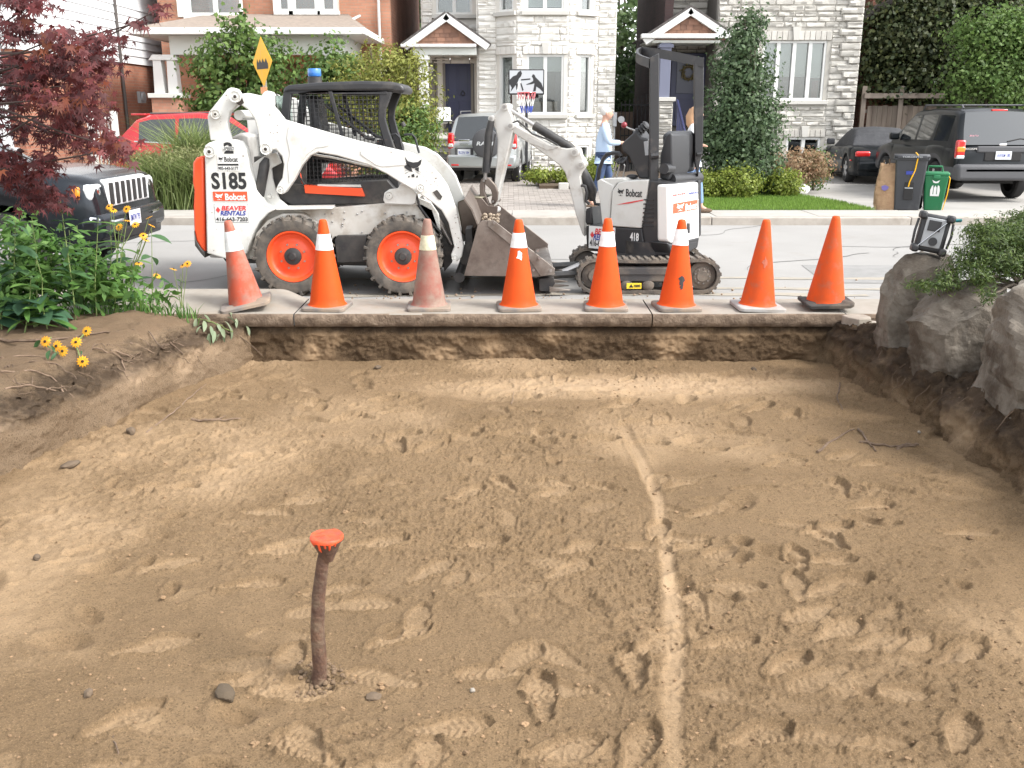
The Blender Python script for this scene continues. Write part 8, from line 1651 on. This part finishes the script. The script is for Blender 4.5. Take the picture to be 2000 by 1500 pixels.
for k in range(14):
    for s in (-1, 1):
        P = [rc + Vector(((.22 - .1 * f) * math.cos(2 * math.pi * (k + s * f * 1.6) / 14), (.22 - .1 * f) * math.sin(2 * math.pi * (k + s * f * 1.6) / 14), -.46 * f)) for f in (0, .33, .66, 1)]
        MB().tube(P[:2], .007, 4).build('net_cord', mat('pink net', (.6, .2, .22), .8), t); MB().tube(P[1:3], .007, 4).build('net_cord', M_stk, t); MB().tube(P[2:], .008, 4).build('net_cord', mat('blue net', (.06, .1, .45), .8), t)
# bins and bag
M_bin = mat('charcoal bin plastic', (.045, .047, .053), .55, dirt=(.12, .12, .12), dirt_amt=.15); M_gbin = mat('green bin plastic', (.012, .15, .055), .45, dirt=(.1, .2, .12), dirt_amt=.1)
Y = 16.55; a, c = onZ(1716, 407, .12), onY(1745, 300, Y); t = thing('wheelie_bin', 'charcoal wheelie bin with a yellow strap over its lid at the kerb', 'bin', (0, 0, 0)); b = MB(); W2 = .27
vs = []
for z, w2, d2 in ((0.0, .20, .2), (.04, .215, .215), (.84, .27, .29), (.9, .285, .30)): vs += [(-w2, -d2, z), (w2, -d2, z), (w2, d2, z), (-w2, d2, z)]
b.add(vs, [(3, 2, 1, 0), (12, 13, 14, 15)] + [(i * 4 + k, i * 4 + (k + 1) % 4, i * 4 + 4 + (k + 1) % 4, i * 4 + 4 + k) for i in range(3) for k in range(4)]); b.build('body', M_bin, t, bevel=.03, seg=3)
MB().box((0, 0, .895), (.6, .64, .05)).build('rim', M_bin, t, bevel=.015); b = MB(); b.grid([[(x, y, .93 + .035 * math.cos(y * 3.2)) for x in (-.3, -.1, .1, .3)] for y in np.linspace(-.33, .3, 8)]); o = b.build('lid', M_bin, t); o.modifiers.new('thick', 'SOLIDIFY').thickness = .03
MB().box((0, -.345, .93), (.5, .03, .05)).build('lid_lip', M_bin, t, bevel=.01); MB().tube([(-.25, .3, .93), (-.25, .4, .93), (.25, .4, .93), (.25, .3, .93)], .016, 8).build('handle', M_bin, t); MB().box((0, -.255, .35), (.16, .02, .3)).build('front_recess', M_tyr, t, bevel=.005)
for s in (-1, 1): MB().lathe([(0, -.03), (.11, -.03), (.125, 0), (.11, .03), (0, .03)], (s * .25, .24, .125), 'X', 20).build('wheel', M_tyr, t)
MB().tube([(.07, .1, .985), (.08, -.2, .975), (.10, -.34, .95), (.07, -.32, .7), (.0, -.275, .5), (-.01, -.26, .42)], .011, 6).build('strap', M_yel, t); MB().box((-.0, -.285, .66), (.15, .006, .06)).build('label_panel', M_blu, t); MB().box((0, -.262, .4), (.14, .012, .02)).build('catch', M_gry, t)
text('TORONTO', (0, -.363, .93), UX, VZ, .34, .03, M_gry, t, .03)
q = onZ(1744, 404, .05); t.location = (q.x, Y + .1, .05); t.rotation_euler = (0, 0, R(-20)); t.scale = (.93, .93, .98)
t = thing('green_bin', 'green organics bin with white emblem at the kerb, smallest of the three', 'bin', (0, 0, 0)); b = MB(); vs = []
for z, w2, d2 in ((0.0, .145, .15), (.03, .155, .16), (.55, .21, .21), (.6, .225, .225)): vs += [(-w2, -d2, z), (w2, -d2, z), (w2, d2, z), (-w2, d2, z)]
b.add(vs, [(3, 2, 1, 0), (12, 13, 14, 15)] + [(i * 4 + k, i * 4 + (k + 1) % 4, i * 4 + 4 + (k + 1) % 4, i * 4 + 4 + k) for i in range(3) for k in range(4)]); b.build('body', M_gbin, t, bevel=.03, seg=3)
MB().box((0, 0, .625), (.46, .46, .06)).build('lid', M_gbin, t, bevel=.025, seg=3); MB().tube([(-.15, .1, .64), (-.14, .1, .74), (.1, .1, .74), (.12, .1, .64)], .018, 8).build('handle', M_gbin, t); MB().tube([(.2, -.1, .62), (.235, -.24, .56), (.22, -.22, .3), (.17, -.17, .03)], .009, 6).build('strap', M_yel, t); MB().box((0, -.235, .58), (.12, .03, .06)).build('latch', M_gbin, t, bevel=.01)
shape2d([[(.05, 1), (0, .5), (.14, .15), (.26, .08), (.3, .3), (.28, .85), (.36, .85), (.36, .3), (.5, .1), (.64, .3), (.64, .85), (.72, .85), (.7, .3), (.74, .08), (.9, .15), (1, .5), (.95, 1)], [(.1, -.35), (.5, -.2), (.9, -.35), (.75, -.12), (.5, -.08), (.25, -.12)]], (0, -.205, .36), UX, Vector((0, -.1, 1)), .17, .2, M_stk, t, 'emblem')
q = onZ(1793, 405, .05); t.location = (q.x, 16.55, .05); t.rotation_euler = (0, 0, R(-20)); t.scale = (.9, .9, 1)
t = thing('yard_waste_bag', 'crumpled brown paper yard-waste bag left of the charcoal bin', 'bag', (0, 0, 0)); b = MB(); rows = []; n = 20
for i, (z, w2, d2) in enumerate(((0, .19, .15), (.1, .205, .16), (.3, .215, .165), (.5, .20, .16), (.65, .18, .13), (.74, .17, .09), (.78, .15, .07))):
    r = []
    for k in range(n + 1): a_ = 2 * math.pi * k / n; sx = abs(math.cos(a_)) ** .5 * (1 if math.cos(a_) > 0 else -1); sy = abs(math.sin(a_)) ** .5 * (1 if math.sin(a_) > 0 else -1); j = .014 * math.sin(k * 2.4 + i * 1.9) + .01 * math.sin(k * 5.1 + i); r.append((sx * (w2 + j), sy * (d2 + j), z + .015 * math.sin(k * 1.7) * (i > 3)))
    rows.append(r)
b.grid(rows); b.add([(0, 0, .73)] + rows[-1][:-1], [(0, k + 1, (k + 1) % n + 1) for k in range(n)]); b.build('paper_bag', mat('brown kraft paper', (.40, .26, .15), .85, col2=(.34, .21, .12), nscale=7, bump=.8, bscale=9, bdist=.04), t, smooth=25); shape2d([[(0, .2), (.5, 0), (1, .3), (.9, .7), (.5, 1), (.1, .8)]], (-.06, -.182, .38), UX, VZ, .12, .1, mat('purple print', (.16, .13, .34), .7), t, 'bag_print')
for k in range(7): a_ = k * .9; MB().tube([(.1 * math.cos(a_), .06 * math.sin(a_), .7), (.13 * math.cos(a_), .08 * math.sin(a_), .82 + .02 * (k % 3))], .012, 5).build('twig', M_twig, t)
q = onZ(1699, 400, .05); t.location = (q.x - .03, 16.75, .05); t.rotation_euler = (0, 0, R(-20))
t = thing('green_cart', 'dark green lidded cart partly hidden behind the red suv', 'bin', (0, 0, 0)); MB().box((0, 0, .55), (.5, .5, 1.05), taper=1.1).build('body', mat('dark green plastic', (.02, .1, .07), .5), t, bevel=.04); MB().box((0, 0, 1.1), (.6, .6, .06)).build('lid', MATS['dark green plastic'], t, bevel=.02); q = onY(247, 240, 22.0); t.location = (q.x, 22.0, .03)
# ---- people
def skinned(name, verts, edges, rad, m, parent, lev=2, root=0):
    bm = bmesh.new(); ly = bm.verts.layers.skin.verify(); vs = [bm.verts.new(v) for v in verts]
    for i, v in enumerate(vs): r = rad[i]; v[ly].radius = (r, r) if not isinstance(r, tuple) else r; v[ly].use_root = (i == root)
    for a, b in edges: bm.edges.new((vs[a], vs[b]))
    me = bpy.data.meshes.new(name); bm.to_mesh(me); bm.free(); o = link(name, me, m, parent); s = o.modifiers.new('skin', 'SKIN'); s.use_smooth_shade = True; u = o.modifiers.new('sub', 'SUBSURF'); u.levels = u.render_levels = lev; return o
def person(label, loc, rz, H, shirt, legs_m, hair_m, skin_m, arm=(0, 0), stride=.25, long_hair=False, shoe=None, female=False):
    """faces +x in local space"""
    t = thing('person', label, 'person', (0, 0, 0)); k = H / 1.75; sw = .185 if not female else .16
    J = []; E_ = []; Rr = []
    def j(x, y, z, r, p=None): J.append((x * k, y * k, z * k)); Rr.append(r * k if not isinstance(r, tuple) else (r[0] * k, r[1] * k)); 
    def add(x, y, z, r, p=None): j(x, y, z, r); (E_.append((p, len(J) - 1)) if p is not None else None); return len(J) - 1
    pel = add(0, 0, .95, .13); ch = add(.0, 0, 1.18, .10, pel); up = add(.0, 0, 1.38, .085, ch); nk = add(.01, 0, 1.50, .055, up); nk2 = add(.02, 0, 1.55, .055, nk); hd = add(.03, 0, 1.63, .082, nk2); ht = add(.025, 0, 1.69, .072, hd)
    arms_ = []; feet = []
    for s in (-1, 1):
        f = arm[0 if s < 0 else 1]; sh = add(0, s * sw, 1.42, .045, up); ex, ez = .10 * f + (-.03 if not f else 0), 1.14; el_ = add(ex, s * (sw + .04), ez, .042, sh)
        wx, wz_ = (ex + .24 * f, ez - .02 + .02 * f) if f else (ex + .05, .90); wr = add(wx, s * (sw + .02 - .05 * f), wz_, .028, el_); d = Vector((1, 0, -.1)) if f else Vector((.1, 0, -1)); pm_ = add(wx + d.x * .07, s * (sw + .01 - .05 * f), wz_ + d.z * .07, .03, wr); arms_.append((sh, el_, wr))
        for q in range(4): oy = (q - 1.5) * .019; add(wx + d.x * (.15 - abs(q - 1.3) * .008), s * (sw + .01 - .05 * f) + oy, wz_ + d.z * (.15 - abs(q - 1.3) * .008) - .015, .0085, pm_)
        add(wx + d.x * .09, s * (sw - .04 - .05 * f), wz_ + d.z * .09, .0095, pm_)
        fx = stride * s; hp = add(.0, s * .09, .88, .09, pel); kn = add(fx * .55 + .03, s * .09, .50, .058, hp); an = add(fx - (.05 if s < 0 else 0), s * .09, .10 if s > 0 else .14, .04, kn); to = add(fx + .12 - (.05 if s < 0 else 0), s * .095, .035, .035, an); feet.append((hp, kn, an, to))
    skinned('body', J, E_, Rr, skin_m, t)
    g = lambda i, r: (J[i], r * k)
    # shirt
    V = [J[pel], J[ch], J[up], (J[nk][0], 0, J[nk][2] - .04 * k)]; Rs = [(.155 * k, .175 * k), .15 * k, .135 * k, .075 * k]; Es = [(0, 1), (1, 2), (2, 3)]
    for sh, el_, wr in arms_: n0 = len(V); w3 = Vector(J[el_]).lerp(Vector(J[wr]), .85); V += [J[sh], J[el_], tuple(w3)]; Rs += [.075 * k, .06 * k, .045 * k]; Es += [(2, n0), (n0, n0 + 1), (n0 + 1, n0 + 2)]
    V.append((J[pel][0], 0, J[pel][2] - .10 * k)); Rs.append((.15 * k, .17 * k)); Es.append((0, len(V) - 1)); skinned('shirt', V, Es, Rs, shirt, t, root=0)
    V = [(J[pel][0], 0, J[pel][2] - .02 * k)]; Rs = [.135 * k]; Es = []
    for hp, kn, an, to in feet: n0 = len(V); V += [J[hp], J[kn], tuple(Vector(J[kn]).lerp(Vector(J[an]), .92))]; Rs += [.10 * k, .075 * k, .055 * k]; Es += [(0, n0), (n0, n0 + 1), (n0 + 1, n0 + 2)]
    skinned('trousers', V, Es, Rs, legs_m, t)
    for hp, kn, an, to in feet: a_, b_ = Vector(J[an]), Vector(J[to]); MB().ball(((a_.x + b_.x) / 2, a_.y, .04 * k), .05, (2.6, 1, .85), 12, 8).build('shoe', shoe or M_twig, t, smooth=60)
    h = Vector(J[hd]); MB().ball(h + Vector((-.012, 0, .030)) * k, .098 * k, (1., .86, .92), 16, 10).build('hair', hair_m, t, smooth=60)
    face = MB().ball(h + Vector((.028, 0, -.012)) * k, .088 * k, (.95, .82, 1.2), 16, 12).build('face', skin_m, t, smooth=60); MB().ball(h + Vector((.108, 0, -.02)) * k, .018 * k, (1, .8, 1.3), 8, 6).build('nose', skin_m, face)
    for s in (-1, 1): MB().ball(h + Vector((.092, s * .032, .008)) * k, .010 * k, (.6, 1, .8), 8, 6).build('eye', M_ink, face); MB().ball(h + Vector((.01, s * .078, -.01)) * k, .026 * k, (.7, .35, 1.1), 8, 6).build('ear', skin_m, face)
    MB().box(h + Vector((.106, 0, -.062)) * k, (.006, .04 * k, .007)).build('mouth', mat('lips', (.35, .12, .1), .6), face)
    if long_hair: MB().tube([h + Vector((-.04, 0, .05)), h + Vector((-.085, 0, -.05)), h + Vector((-.08, 0, -.16)), h + Vector((-.06, 0, -.24))], [.07, .075, .065, .03], 12).build('hair', hair_m, t, smooth=60)
    t.location = loc; t.rotation_euler = (0, 0, rz); return t
M_skin = mat('skin', (.50, .28, .20), .55); M_jean = mat('blue jeans', (.035, .06, .13), .85, col2=(.05, .08, .16), nscale=14); M_jean2 = mat('light jeans', (.16, .25, .42), .85); M_shb = mat('light blue shirt', (.42, .53, .68), .8, bump=.4, bscale=14, bdist=.02); M_shw = mat('white blouse', (.7, .7, .7), .8); M_hg = mat('white hair', (.55, .53, .5), .8); M_hb = mat('blond hair', (.38, .22, .12), .6)
q = onY(1181, 300, 17.0); person('white-haired man in pale blue shirt and dark jeans walking right behind the digger boom', (q.x - .02, 17.0, .045), R(-8), 1.74, M_shb, M_jean, M_hg, M_skin, arm=(1, .3), stride=.17)
q = onY(1352, 300, 15.45); person('blond woman in white top and light jeans half hidden behind the digger post', (q.x, 15.45, .115), R(-5), 1.66, M_shw, M_jean2, M_hb, M_skin, arm=(0, .35), stride=.2, long_hair=True, female=True)
bpy.data.objects.remove(_fo);
